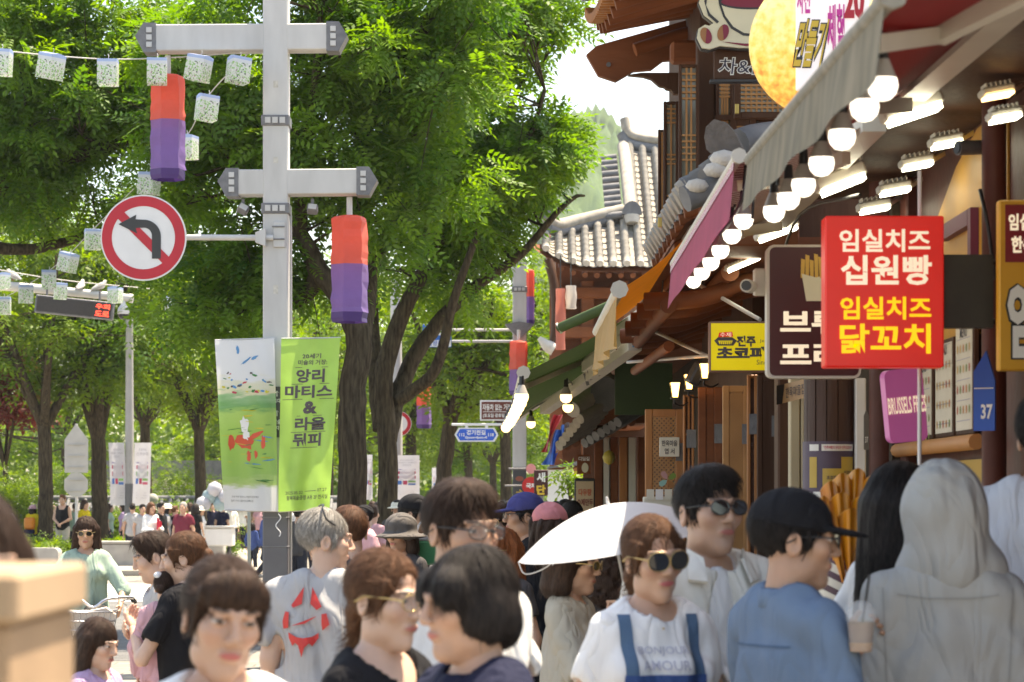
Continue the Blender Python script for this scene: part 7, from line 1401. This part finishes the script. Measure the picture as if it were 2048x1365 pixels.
def text_poly(s, cx, cz, w, h, bold=.02, mirror=False):
    v, f = text_np(s, bold); a = np.array(v)[:, :2]; mn, mx = a.min(0), a.max(0); c = (mn+mx)/2; q = (a-c)/(mx-mn)*np.array([w, h])
    if mirror: q[:, 0] *= -1
    return [([(cx+x, cz+z) for x, z in q], f)]
# ================================================================ the crowd
SG = (LENS, GOLD, .027, .024); SGB = (LENS, FRAMEK, .027, .021); SGS = (LENS, GOLD, .024, .020); GL = (CLEAR, FRAMEK, .026, .019); GLG = (CLEAR, GOLD, .025, .021)
HOLD = {'L': ((.235, -.02, 1.12), (.16, -.25, 1.2), .9), 'R': ((.235, -.02, 1.12), (.16, -.25, 1.2), .9)}
# nearest row
A = person('person with fringe and open mouth in white top and denim pinafore', 446, 1113, 4.85, 18, C_WHITE, ('tied', H_DARK), 'hi', True, 0, (4, 8, 6), shirt='tee', sleeve=.7, lip=(.46, .1, .1), girth=1.05, neck=.012)
m = A['put']; GEO_F = Field(); GEO_F.el((0, -.07, .065), (.066, .035, .045), .02); GEO_F.el((0, -.045, .05), (.078, .05, .04), .02); r = GEO_F.mesh(.005, strands(.0015)); fo = m('fringe', npmesh('fringe', r[0], r[1], True), H_DARK); fo.matrix_local = A['MH']
DEN = cloth('denim_dark', 62, 92, 150); DENB = cloth('denim_bib', 84, 112, 142)
decal(A['shirt'], [([(-.125, 1.10), (-.08, 1.10), (-.075, 1.42), (-.115, 1.42)], [(0, 1, 2, 3)])], DEN, 'pinafore_strap', .012); decal(A['shirt'], [([(.125, 1.10), (.08, 1.10), (.075, 1.42), (.115, 1.42)], [(0, 1, 2, 3)])], DEN, 'pinafore_strap', .012); decal(A['shirt'], [([(-.15, .95), (.15, .95), (.13, 1.15), (-.13, 1.15)], [(0, 1, 2, 3)])], DEN, 'pinafore_bib', .014)
person('person with black bowl-cut hair and navy top looking left', 936, 1093, 5.25, -62, C_NAVY, ('bowl', H_BLACK), 'hi', False, 0, (0, 4, 0))
person('person with tied brown hair, glasses and black top looking right', 772, 1098, 5.9, 52, C_BLACK, ('tied', H_BROWN), 'hi', True, 2, (0, 6, 0), glasses=GLG, neck=.02)
person('tall person with swept dark hair, glasses and white T-shirt', 922, 963, 6.6, 40, C_WHITE, ('short', H_DARK), 'hi', False, 1, (0, 4, 0), glasses=GL, girth=1.06)
G = person('grey-haired person from behind in grey T-shirt with red emblem', 652, 1018, 9.8, 178, C_GREY, ('crop', H_GREY), 'hi', False, 2, (-75, 4, 0), girth=1.16, sleeve=.62, shirt='tee')
def px2l(P, d, cx, sc): return [(-(x-cx)/S_(d)/sc, Z_(y, d)/sc) for x, y in P]
REDP = pc('emblem_red', 222, 58, 52, .85)
for P in ([(578, 1208), (604, 1171), (600, 1205), (582, 1213)], [(620, 1172), (640, 1210), (630, 1217), (617, 1205)], [(560, 1240), (566, 1220), (574, 1222), (573, 1252), (562, 1255)], [(640, 1225), (650, 1223), (656, 1245), (642, 1257), (640, 1245)], [(580, 1248), (632, 1228), (606, 1244)], [(573, 1261), (590, 1270), (605, 1272), (622, 1269), (634, 1262), (634, 1272), (622, 1288), (616, 1282), (607, 1290), (601, 1310), (598, 1290), (588, 1281), (582, 1288), (574, 1272)]):
    decal(G['shirt'], [(px2l(P, 9.8, 640, G['sc']), [tuple(range(len(P)))])], REDP, 'emblem', .013, True)
m = MB(); m.tube(spline([Vector((-.09, -.02, .06)), Vector((-.095, .02, .085)), Vector((-.06, .03, .13)), Vector((0, .02, .14)), Vector((.06, .03, .13)), Vector((.095, .02, .085))], 4), .004, 6); gb = m.build('glasses_on_head', FRAMEK, G['t']); gb.matrix_local = G['MH']
Wm = person('person in round sunglasses, white printed tee and denim dungarees', 1306, 1030, 7.15, 14, C_WHITE, ('pony', H_BROWN), 'hi', True, 0, (8, 6, -4), glasses=(LENS, GOLD, .032, .028), lip=(.5, .1, .12), sleeve=.55, neck=.004)
for s in (-1, 1): decal(Wm['shirt'], [([(s*.122, 1.26), (s*.085, 1.26), (s*.085, 1.44), (s*.12, 1.44)], [(0, 1, 2, 3)])], DENB, 'dungaree_strap', .010)
decal(Wm['shirt'], [([(-.135, .9), (.135, .9), (.125, 1.268), (-.125, 1.268)], [(0, 1, 2, 3)])], DEN, 'dungaree_bib', .012); PRT = cloth('print_lilac', 196, 198, 214)
decal(Wm['shirt'], text_poly('BONJOUR', 0, 1.335, .15, .028, .01), PRT, 'shirt_print', .011); decal(Wm['shirt'], text_poly('AMOUR', 0, 1.295, .14, .028, .01), PRT, 'shirt_print', .011)
m = MB(); m.lathe([(1e-4, -.004), (.005, 0), (1e-4, .004)], 8, Matrix.Translation((0, -.118, 1.4))); m.build('pendant', GOLD, Wm['t'])
Mn = person('tall person with black hair, sunglasses and open white shirt', 1418, 935, 7.5, 22, C_WHITE, ('short', H_BLACK), 'hi', False, 0, (6, -4, 0), glasses=SGB, sleeve=.75)
f = Field()   # open overshirt: two fronts with a collar
def overshirt(P, mat):
    F_ = Field(); inf = .034; F_.rc((.14, .012, 1.395), (-.14, .012, 1.395), .046+inf, .046+inf, .03); F_.el((0, -.002, 1.27), (.172+inf, .108+inf, .19+inf), .05); F_.el((0, .002, 1.05), (.18+inf, .12+inf, .28), .05)
    for s in (-1, 1): a = np.array((s*.172, .005, 1.385)); e = np.array((s*.222, .03, 1.13)); F_.rc(a, a+(e-a)*.8, .048+inf, .05+inf, .025); F_.rc((s*.035, .02, 1.455), (s*.16, .01, 1.40), .05, .06, .03)
    F_.rc((0, -.02, 1.42), (0, -.03, 1.66), .072, .10, .008, 's'); F_.el((0, -.2, 1.2), (.068, .13, .42), .01, 's'); F_.pl((0, 0, -1), -.84, .004); r = F_.mesh(.0105, folds(.009, 2)); P['put']('overshirt', npmesh('overshirt', r[0], r[1], True), mat)
    for s in (-1, 1):
        m = MB(); m.add([(s*.062, -.105, 1.475), (s*.088, -.055, 1.50), (s*.112, -.112, 1.415), (s*.07, -.150, 1.41), (s*.06, -.095, 1.468), (s*.086, -.045, 1.493), (s*.11, -.102, 1.408), (s*.068, -.140, 1.403)], [(0, 1, 2, 3), (7, 6, 5, 4), (0, 3, 7, 4), (2, 1, 5, 6), (3, 2, 6, 7)]); m.build('collar', mat, P['t'])
overshirt(Mn, C_OFF)
Cp = person('person in black cap and light denim shirt holding an iced coffee', 1590, 984, 6.6, 118, C_DENIM, ('cap_short', H_BLACK), 'hi', False, 1, (-28, 3, 0), hat=('cap', C_BLACK), shirt='shirt', sleeve=1.25, girth=.98, glasses=SGB, hands=True, arms={'L': ((.235, -.06, 1.13), (.13, -.28, 1.30), .9), 'R': ((.26, -.02, 1.12), (.20, -.25, 1.08), .7)}, neck=-.002)
decal(Cp['shirt'], [([(-.12, 1.335), (.12, 1.335), (.12, 1.33), (-.12, 1.33)], [(0, 1, 2, 3)])], cloth('denim_seam', 90, 112, 138), 'yoke_seam', .004, True)
m = MB(); m.lathe([(.066, 1.425), (.086, 1.43), (.082, 1.478), (.074, 1.483), (.066, 1.45)], 20, Matrix.Translation((0, .012, 0)) @ Matrix.Rotation(.12, 4, 'X')); m.build('collar', C_DENIM, Cp['t']).location.y = .17
t = thing('iced_coffee', 'plastic cup of iced coffee with domed lid and black straw', 'cup', at(1722, 1302, 6.35)); 
PLAST = pm('clear_plastic', (.75, .75, .74), rough=.08, alpha=.3); m = MB(); m.lathe([(1e-4, 0), (.028, 0), (.033, .045), (.036, .075)], 20); m.build('coffee', pm('coffee_brown', (.2, .095, .05), (.14, .065, .03), scale=18, rough=.2), t); m = MB(); m.lathe([(.030, -.001), (.0375, .08), (.040, .085)], 20); m.build('cup_wall', PLAST, t); m = MB(); m.lathe([(.041, .085), (.037, .105), (.026, .125), (.01, .132)], 20); m.build('dome_lid', PLAST, t); m = MB(); m.cyl((0, 0, .05), (.022, 0, .2), .004, n=6); m.build('straw', CUPK, t); m = MB(); m.lathe([(1e-4, -.002), (.029, -.002), (.031, .022)], 20); m.build('amber_base', pc('amber_drink', 190, 130, 30, .8), t)
person('person with long straight black hair and white T-shirt by the fries statue', 1808, 928, 7.6, 128, C_WHITE, ('long', H_BLACK), 'hi', True, 2, (0, 0, 0))
Hd = person('person in light grey hooded sweatshirt with the hood up', 1890, 938, 6.9, 174, C_HOOD, ('none', H_BLACK), 'hi', False, 0, (0, 0, 6), hat=('hood', C_HOOD), shirt='hoodie', sleeve=1.9, girth=.9, hem=.8, arms={'L': ((.215, .03, 1.1), (.215, -.14, .92)), 'R': ((.215, .03, 1.1), (.215, -.14, .92))})
SEAM = cloth('hoodie_seam', 172, 170, 166)
decal(Hd['shirt'], [([(-.13, 1.405), (-.06, 1.395), (.06, 1.395), (.13, 1.405), (.13, 1.40), (.06, 1.39), (-.06, 1.39), (-.13, 1.40)], [(0, 1, 6, 7), (1, 2, 5, 6), (2, 3, 4, 5)])], SEAM, 'hood_seam', .003, True)
for s in (-1, 1): decal(Hd['shirt'], [([(s*.165, 1.42), (s*.17, 1.42), (s*.158, 1.15), (s*.153, 1.15)], [(0, 1, 2, 3)])], SEAM, 'sleeve_seam', .003, True)
person('person with dark cropped hair and pale blue-white tee at the snack counter', 2096, 785, 7.3, 150, cloth('pale_blue', 222, 224, 232), ('short', H_BLACK), 'hi', False, 0, (0, 0, 0), girth=1.16, z0=.3, sleeve=.75)
t = thing('shop_step', 'low stone step before the snack counter', 'step', (X_(2096, 7.3), 7.3, 0)); m = MB(); m.bbox(-.3, .5, -.5, .6, 0, .3, .02); m.build('block', STONE, t)
# second row
Pw = person('person with short dark hair, sunglasses and beige tee under the white parasol', 1150, 1072, 9.9, 68, C_BEIGE, ('bob', H_DARK), 'mid', True, 0, (0, 4, 0), glasses=SGS, hands=True, sleeve=.9, arms={'R': ((.2, -.12, 1.12), (.12, -.22, 1.34), .95)})
t = thing('parasol', 'plain white parasol tilted over the person in beige', 'parasol', at(1228, 1068, 9.85)); PW = pm('parasol_cloth', (.78, .78, .79), (.74, .74, .76), rough=.6, trans=.35); Mp = Matrix.Rotation(-.20, 4, 'Y') @ Matrix.Rotation(.10, 4, 'X'); RP = .405
dome = lambda u, v: Mp @ Vector((RP*v*math.cos(u*6.2832)*(1-.045*v*abs(math.sin(u*4*math.pi))), RP*v*math.sin(u*6.2832)*(1-.045*v*abs(math.sin(u*4*math.pi))), .155*(1-v**2.0)-.035-.012*v*v*abs(math.sin(u*4*math.pi))*0))
for g_ in range(8): m = MB(); m.sheet(lambda u, v: dome((g_+u)/8, .01+v*.99), 5, 8); m.build('gore', PW, t)
for g_ in range(8): m = MB(); m.tube([dome(g_/8, v)+Vector((0, 0, -.006)) for v in (.02, .3, .6, .85, 1.0)], .003, 5); m.build('rib', GREYM, t)
m = MB(); m.cyl(Mp @ Vector((0, 0, .15)), Mp @ Vector((0, 0, -.55)), .006, n=8); m.build('shaft', GREYM, t); m = MB(); m.cyl(Mp @ Vector((0, 0, .12)), Mp @ Vector((0, 0, .155)), .008, .004, n=8); m.build('finial', WHT, t)
m = MB(); m.tube(spline([dome(.5, 1.0), dome(.5, 1.0)+Vector((.03, 0, -.05)), dome(.5, .8)+Vector((.05, 0, -.09)), dome(.5, .6)+Vector((0.08, 0, -.06))], 4), .003, 5); m.build('strap', WHT, t)
person('person with curly dark hair and dark top behind the beige one', 1218, 1092, 11.2, 175, C_DKGREY, ('curly', H_DARK), 'mid', True, 0)
person('person in navy cap and black tee looking left', 1046, 988, 14.6, -80, C_BLACK, ('cap_short', H_BLACK), 'mid', False, 1, (0, 0, 0), hat=('cap', cloth('cap_navy', 78, 80, 140)), glasses=(CLEAR, FRAMEK, .027, .023))
person('person in dark sunglasses half hidden behind the navy cap', 996, 1008, 15.6, -28, C_DKGREY, ('bob', H_DARK), 'mid', True, 2, glasses=(LENS, GOLD, .03, .026))
person('person in pink baseball cap seen from behind', 1098, 1011, 13.4, 172, C_BLACK, ('wavy', H_DARK), 'mid', True, 0, (20, 0, 0), hat=('cap', cloth('cap_pink', 222, 142, 146)))
person('person with long auburn hair and sunglasses', 1000, 1058, 12.4, -42, C_DKGREY, ('wavy', H_RED), 'mid', True, 0, glasses=SGS)
person('person in grey bucket hat looking left', 800, 1033, 16.0, -32, C_DKGREY, ('bob', H_DARK), 'mid', True, 1, hat=('bucket', cloth('bucket_grey', 104, 100, 98)))
Bc = person('person in black cap and glasses looking right with bag strap', 832, 991, 16.8, 72, C_BLACK, ('cap_short', H_BLACK), 'mid', False, 0, hat=('cap', C_BLACK), glasses=GL, group=None)
decal(Bc['shirt'], [([(-.13, 1.1), (-.09, 1.1), (.08, 1.42), (.04, 1.42)], [(0, 1, 2, 3)])], WHT, 'bag_strap', .008)
t = thing('tote_bag', 'white and green shopping bag carried beside the bucket hat', 'bag', at(852, 1130, 16.2)); m = MB(); m.bbox(-.09, .09, -.04, .04, 0, .16, .01); m.build('bag_body', pc('bag_green', 40, 150, 90, .8), t); m = MB(); m.tube(spline([Vector((-.07, 0, .15)), Vector((-.05, 0, .26)), Vector((0, 0, .3)), Vector((.05, 0, .26)), Vector((.07, 0, .15))], 4), .008, 6); m.build('handle', WHT, t); m = MB(); m.bbox(-.08, .08, -.035, .035, .161, .2, .01); m.build('packing_paper', WHT, t)
person('person with brown hair and dark grey tee behind the grey-haired one', 700, 1014, 12.2, -160, C_DKGREY, ('short', H_BROWN), 'mid', False, 2)
person('person in pink shirt and black cap by the dark trunk', 726, 1012, 25, -60, C_PINK, ('cap_short', H_BLACK), 'lo', False, 0, hat=('cap', C_BLACK))
# left side group
Bk = person('person with wavy dark hair and sunglasses wheeling a bicycle in mint top', 172, 1035, 18.6, 10, C_MINT, ('wavy', H_DARK), 'mid', True, 0, (-4, 6, 0), glasses=SGS, hands=True, sleeve=1.15, girth=1.12, arms={'L': ((.3, -.14, 1.14), (.27, -.36, 1.0), .9), 'R': ((.3, -.14, 1.14), (.27, -.36, 1.0), .9)})
t = thing('bicycle', 'city bicycle with white lined basket in front of the mint top', 'bicycle', (X_(186, 18.0), 18.05, 0), math.radians(8)); CH = pm('chrome', (.6, .6, .62), metal=.9, rough=.25); RUB = pm('tyre_rubber', (.02, .02, .02), rough=.8); FRM = pc('bike_cream', 225, 215, 200, .85)
for yy in (-.35, .7):
    m = MB(); m.tube([(0, yy+.33*math.cos(a), .34+.33*math.sin(a)) for a in [2*math.pi*i/28 for i in range(29)]], .02, 7, caps=False); wh = m.build('wheel', RUB, t); m = MB()
    for i in range(14): a = 2*math.pi*i/14; m.cyl((0, yy, .34), (0, yy+.31*math.cos(a), .34+.31*math.sin(a)), .0015, n=4)
    m.build('spokes', CH, wh); m = MB(); m.tube([(0, yy+.36*math.cos(a), .34+.36*math.sin(a)) for a in [math.radians(20+140*i/12) for i in range(13)]], .028, 6, flat=.4); m.build('mudguard', FRM, wh)
m = MB()
for a, b in (((0, -.35, .34), (0, -.22, .95)), ((0, -.2, .8), (0, .25, .32)), ((0, .25, .32), (0, .38, .85)), ((0, .25, .32), (0, .7, .34)), ((0, .36, .7), (0, .7, .34))): m.cyl(a, b, .018, n=8)
m.build('frame', FRM, t); m = MB(); m.tube(spline([Vector((-.3, .02, 1.0)), Vector((-.26, -.1, 1.03)), Vector((-.1, -.2, 1.02)), Vector((0, -.22, .96)), Vector((.1, -.2, 1.02)), Vector((.26, -.1, 1.03)), Vector((.3, .02, 1.0))], 4), .012, 8); hb_ = m.build('handlebar', CH, t)
for s in (-1, 1): m = MB(); m.tube([(s*.3, .06, .99), (s*.285, -.04, 1.01)], .018, 8); m.build('grip', RUB, hb_); m = MB(); m.tube([(s*.27, -.09, 1.02), (s*.2, -.17, 1.0), (s*.24, -.1, .97)], .006, 5); m.build('brake_lever', CH, hb_)
m = MB(); m.bbox(-.09, .09, .3, .52, .88, .95, .025); m.build('saddle', RUB, t)
m = MB(); lv = lambda z: .13+.05*(z-.68)/.26
for z in (.68, .745, .81, .875, .94): w_ = lv(z); m.tube([(-w_, -.5, z), (w_, -.5, z), (w_, -.26, z), (-w_, -.26, z), (-w_, -.5, z)], .005, 5, caps=False)
for i in range(9):
    x = -1+2*i/8; m.cyl((x*.13, -.5, .68), (x*.18, -.5, .94), .003, n=4); m.cyl((x*.13, -.26, .68), (x*.18, -.26, .94), .003, n=4)
bk = m.build('basket', CH, t); m = MB(); m.prism([(-.125, .69), (.125, .69), (.168, .92), (.1, .97), (-.05, .94), (-.168, .95)], -.48, -.28); m.build('basket_liner', pc('liner_white', 226, 212, 200, .85), bk)
person('person with short dark hair bending forward in profile to the left', 306, 1056, 11.9, -78, C_GREY, ('short', H_DARK), 'mid', False, 2, (0, 18, 0), lean=.16, height=1.62)
person('person with brown hair in a bun and black tee hugging a toddler', 366, 1064, 11.0, -112, C_BLACK, ('bun', H_BROWN), 'mid', True, 2, (20, 10, 0), hands=True, sleeve=.6, arms={'L': ((.21, -.12, 1.12), (.04, -.27, 1.26), .6), 'R': ((.24, -.08, 1.1), (.02, -.25, 1.2), .6)})
Kd = person('toddler in pink clothes with a white hair clip held by a grown-up', 330, 1143, 11.0, 170, C_PINK, ('bun', H_DARK), 'mid', True, 2, (0, 0, 0), height=1.0, z0=Z_(1143, 11.0)-1.0, pants=C_PINK, shirt='hoodie', sleeve=1.8, stride=.3)
m = MB(); m.lathe([(1e-4, -.012), (.03, -.006), (.034, .002), (1e-4, .012)], 12, Matrix.Translation((.03, .09, .10)) @ Matrix.Rotation(-.8, 4, 'X')); hc_ = m.build('hair_clip', WHT, Kd['t']); hc_.matrix_local = Kd['MH']
Gl = person('child with long dark hair and lavender top holding a phone', 198, 1238, 9.4, 62, C_LAV, ('long', H_DARK), 'mid', True, 2, (0, 12, 0), hands=True, arms={'L': ((.2, -.1, 1.12), (.08, -.26, 1.24), .9), 'R': ((.2, -.1, 1.12), (.08, -.26, 1.24), .9)})
m = MB(); m.bbox(-.04, .04, -.39, -.38, 1.24, 1.38, .003); t = thing('phone', 'dark smartphone held by the child in lavender', 'phone', Gl['t'].location, Gl['t'].rotation_euler.z); t.scale = Gl['t'].scale; m.build('case', CUPK, t)
# extreme left: carton carrier
person('person with dark bobbed hair and black top carrying a cardboard box', -84, 968, 3.4, 30, C_BLACK, ('bob', H_DARK), 'hi', True, 0)
CARD = pm('cardboard', (.36, .235, .14), (.3, .195, .115), scale=5, rough=.9, bump=.1)
t = thing('cardboard_box', 'brown cardboard box with overhanging lid held by the dark-haired carrier', 'box', (X_(0, 2.5)-.12, 2.5, 1.36)); xr_ = X_(176, 2.78)-t.location.x
m = MB(); m.bbox(-.3, xr_-.012, -.1, .26, 0, .31, .006); m.build('carton', CARD, t); m = MB(); m.bbox(-.32, xr_, -.115, .275, .311, .362, .006); m.build('lid', pm('cardboard_lid', (.4, .275, .17), (.34, .23, .14), scale=5, rough=.9), t); m = MB(); m.box(xr_-.1, xr_-.06, -.103, -.1005, .02, .12); m.build('label', WHT, t); m = MB(); m.box(-.2, xr_-.115, -.103, -.1005, .0, .18); m.build('printed_panel', pc('carton_grey', 120, 118, 124, .8), t)
# background people round the square
GR = 'people round the square'
def bgp(label, px, top_, d, face, c, hair, **kw): return person(label, px, top_, d, face, c, hair, 'lo', kw.pop('female', False), kw.pop('tone', 0), group=GR, **kw)
Yj = bgp('person in yellow jacket and pink sun hat with an orange backpack', 66, 1010, 63, 165, C_YEL, ('bob', H_BLACK), hat=('sun', C_PINK), sleeve=1.8, female=True, girth=1.15)
m = MB(); m.bbox(-.16, .16, .12, .3, 1.0, 1.36, .05); m.build('backpack', pc('pack_orange', 225, 130, 30, .85), Yj['t']); m = MB(); m.bbox(-.15, .15, .13, .31, .86, .998, .03); m.build('backpack_base', C_NAVY, Yj['t'])
bgp('person in black tank top and cream trousers leaning by the pale trunk', 125, 990, 61, -10, C_BLACK, ('short', H_BROWN), shirt='tank', pants=C_CREAMP, arms={'L': ((.22, -.02, 1.14), (.03, -.2, 1.02)), 'R': ((.22, -.02, 1.14), (.03, -.2, 1.0))})
bgp('person in yellow top behind the backs of the road signs', 170, 1000, 62, 60, C_YEL, ('bob', H_DARK), female=True)
Rw = bgp('person in white shirt with a red shawl over one arm', 303, 1005, 50, 40, C_WHITE, ('bob', H_BROWN), female=True, sleeve=1.8, arms={'L': ((.22, -.06, 1.12), (.08, -.24, 1.14)), 'R': ((.22, -.06, 1.12), (.08, -.24, 1.1))})
m = MB(); m.sheet(lambda u, v: Vector((.02+.14*u, -.2-.04*math.sin(u*6), .98+.42*v-.1*u*v)), 6, 6); m.build('shawl', pc('shawl_red', 214, 36, 72, .9), Rw['t'])
bgp('person in dark jacket standing behind the red shawl', 322, 1006, 54, 60, C_BLACK, ('short', H_BLACK), sleeve=1.8)
bgp('person in pale sun hat and light blouse in the small group', 336, 1008, 55, 100, C_GREY, ('bob', H_BLACK), female=True, hat=('sun', C_OFF))
bgp('person with brown hair and black top in the small group', 350, 1012, 55, 140, C_BLACK, ('short', H_BROWN))
Mv = bgp('person in maroon polo vest with dark sleeves', 366, 1004, 49, -15, C_MAROON, ('crop', H_GREY), sleeve=.5)
bgp('person in grey tee beside the dark-jacketed pair', 285, 1009, 57, 30, C_GREY, ('short', H_BLACK)); bgp('person in mint blouse strolling by the wall', 220, 1008, 66, 90, C_MINT, ('bob', H_DARK), female=True); bgp('person in lavender top walking behind the slim post', 246, 1006, 64, -90, C_LAV, ('bob', H_BLACK), female=True, stride=.4); bgp('person in navy polo past the candyfloss cart', 445, 1008, 66, 160, C_NAVY, ('short', H_BLACK)); bgp('person in cream shirt beyond the candyfloss cart', 462, 1006, 70, 20, C_OFF, ('short', H_DARK), sleeve=1.7); bgp('person in pink tee beyond the indigo coats', 520, 1004, 68, 0, C_PINK, ('bob', H_BROWN), female=True); bgp('person in black jacket beyond the indigo coats', 548, 1006, 64, 180, C_BLACK, ('short', H_BLACK), sleeve=1.8); bgp('person in beige top by the forked trunk', 105, 1006, 68, 60, C_BEIGE, ('short', H_GREY)); bgp('person in denim jacket near the yellow jacket', 40, 1012, 66, 120, C_DENIM, ('bob', H_BLACK), female=True, sleeve=1.8)
bgp('vendor in pale hat and white top at the cart', 402, 1013, 60, 70, C_WHITE, ('bob', H_BLACK), hat=('sun', C_OFF), sleeve=1.6, female=True)
t = thing('vendor_cart', 'white vendor cart with candyfloss bags beside the planter', 'cart', (X_(425, 60), 60, 0)); m = MB(); m.bbox(-.5, .5, 0, .6, .5, .95, .03); m.build('body', WHT, t); m = MB(); m.bbox(-.55, .55, -.05, .65, .952, 1.0, .01); m.build('counter', GREYM, t)
for x in (-.35, .35): m = MB(); m.cyl((x, .3, .25), (x+.06, .3, .25), .25, n=16); m.build('wheel', RUB, t)
for i in range(6): m = MB(); rr = .2; m.lathe([(1e-4, -rr), (rr*.75, -rr*.6), (rr, 0), (rr*.7, rr*.7), (1e-4, rr)], 12, Matrix.Translation((-.25+.14*i, .2+.1*(i % 2), 1.55+.18*(i % 3)))); m.build('candyfloss_bag', pc('floss%d' % (i % 2), *((226, 226, 236), (190, 215, 222))[i % 2], .85, trans=.3), t)
bgp('person in white tee and black trousers walking away', 482, 1001, 74, 178, C_WHITE, ('short', H_BLACK), stride=.5, girth=1.1)
bgp('child in indigo coat behind the thin grey pole', 505, 1046, 55, 170, C_INDIGO, ('bob', H_BLACK), female=True, sleeve=1.8, hem=.55)
bgp('person in long indigo coat stepping past the post', 533, 1020, 52, 120, C_INDIGO, ('short', H_BLACK), sleeve=1.8, hem=.5, stride=.4)
t = thing('thin_pole', 'thin grey-green pole beside the indigo coats', 'pole', (X_(498, 50), 50, 0)); m = MB(); m.cyl((0, 0, 0), (0, 0, 2.6), .035, n=8); m.build('tube', pm('pole_green_grey', (.22, .26, .25), rough=.5), t)
bgp('person in dark top partly behind the tall grey post', 598, 1016, 40, 150, C_DKGREY, ('short', H_BLACK))
# far crowd down the street
FC = 'far crowd down the street'
for i, (px, tp, d, fc, c, hr, fem, ht) in enumerate(((758, 1004, 38, 20, C_BLACK, ('bob', H_BLACK), True, None), (795, 1001, 34, 10, C_DKGREY, ('short', H_BLACK), False, ('sun', C_OFF)), (745, 1010, 30, 170, C_PINK, ('short', H_DARK), False, None), (1112, 1004, 30, 175, C_BLACK, ('short', H_BLACK), False, None), (1130, 1000, 26, 180, C_DKGREY, ('short', H_BLACK), False, None), (1147, 1003, 22, 60, C_BLACK, ('long', H_BLACK), True, None), (1090, 1003, 36, 0, C_WHITE, ('short', H_BLACK), False, None), (880, 1003, 46, 0, C_WHITE, ('bob', H_BLACK), True, None), (905, 1001, 52, 180, C_NAVY, ('short', H_BLACK), False, None), (950, 1000, 56, 170, C_WHITE, ('short', H_DARK), False, None), (972, 1000, 62, 0, C_PINK, ('bob', H_DARK), True, None), (1018, 1002, 40, 160, C_GREY, ('short', H_BLACK), False, None))):
    person(['far person in black with bobbed hair beside the second trunk', 'far person in pale sun hat beyond the black cap', 'far person in pink top beside the second trunk', 'far person in black walking away by the white poster', 'far person in dark grey walking away near the dumpling board', 'far person with long black hair beside the dumpling board', 'far person in white facing out past the far grey post', 'far person in white with bobbed hair down the avenue', 'far person in navy walking down the avenue', 'far person in white walking away at the street end', 'far person in pink facing out at the street end', 'far person in grey beside the far grey post'][i], px, tp, d, fc, c, hr, 'lo', fem, i % 3, hat=ht, group=FC)
more = [('white tee', C_WHITE), ('navy top', C_NAVY), ('grey top', C_GREY), ('mint top', C_MINT), ('black top', C_BLACK), ('beige shirt', C_BEIGE), ('pink blouse', C_PINK)]
spots = [(15, 1010, 64, 'near the maple'), (150, 1007, 67, 'behind the road sign backs'), (200, 1010, 70, 'under the dark trunked tree'), (265, 1007, 58, 'beside the slim post'), (378, 1006, 63, 'behind the maroon polo'), (425, 1006, 71, 'behind the vendor cart'), (392, 1008, 57, 'between the maroon polo and the vendor'), (575, 1006, 58, 'close to the tall post'), (615, 1004, 52, 'past the tall post'), (640, 1004, 60, 'past the grey-haired head'), (745, 1003, 50, 'between the two dark trunks'), (820, 1003, 56, 'past the bucket hat'), (862, 1002, 60, 'down the avenue by the small banner'), (925, 1002, 48, 'in the middle of the avenue'), (985, 1001, 45, 'past the navy cap'), (1005, 1001, 58, 'before the far grey post'), (1075, 1002, 44, 'by the round red sign')]
for i, (px, tp, d, where) in enumerate(spots):
    nm, c = more[(i*3) % 7]; fem = i % 2 == 0
    person('distant person in %s %s' % (nm, where), px, tp, d, [0, 170, 60, 190, -80, 20, 150][i % 7], c, (['bob', 'short'][i % 2], [H_BLACK, H_DARK, H_BROWN][i % 3]), 'lo', fem, i % 3, group=FC)
bpy.data.scenes.remove(TSC)
# ================================================================ hazy summer air
m = MB(); m.box(-330, 330, -12, 900, -1, 150)
hz = m.build('haze', None); hm_ = bpy.data.materials.new('summer_air'); hm_.use_nodes = True; nt = hm_.node_tree; nt.nodes.remove(nt.nodes['Principled BSDF']); v = nt.nodes.new('ShaderNodeVolumePrincipled'); v.inputs['Color'].default_value = (.86, .93, 1.0, 1); v.inputs['Density'].default_value = .00018; v.inputs['Anisotropy'].default_value = .2; nt.links.new(v.outputs[0], nt.nodes['Material Output'].inputs['Volume']); hz.data.materials.append(hm_); tag(hz, 'pale summer haze filling the street', 'haze', kind='stuff')
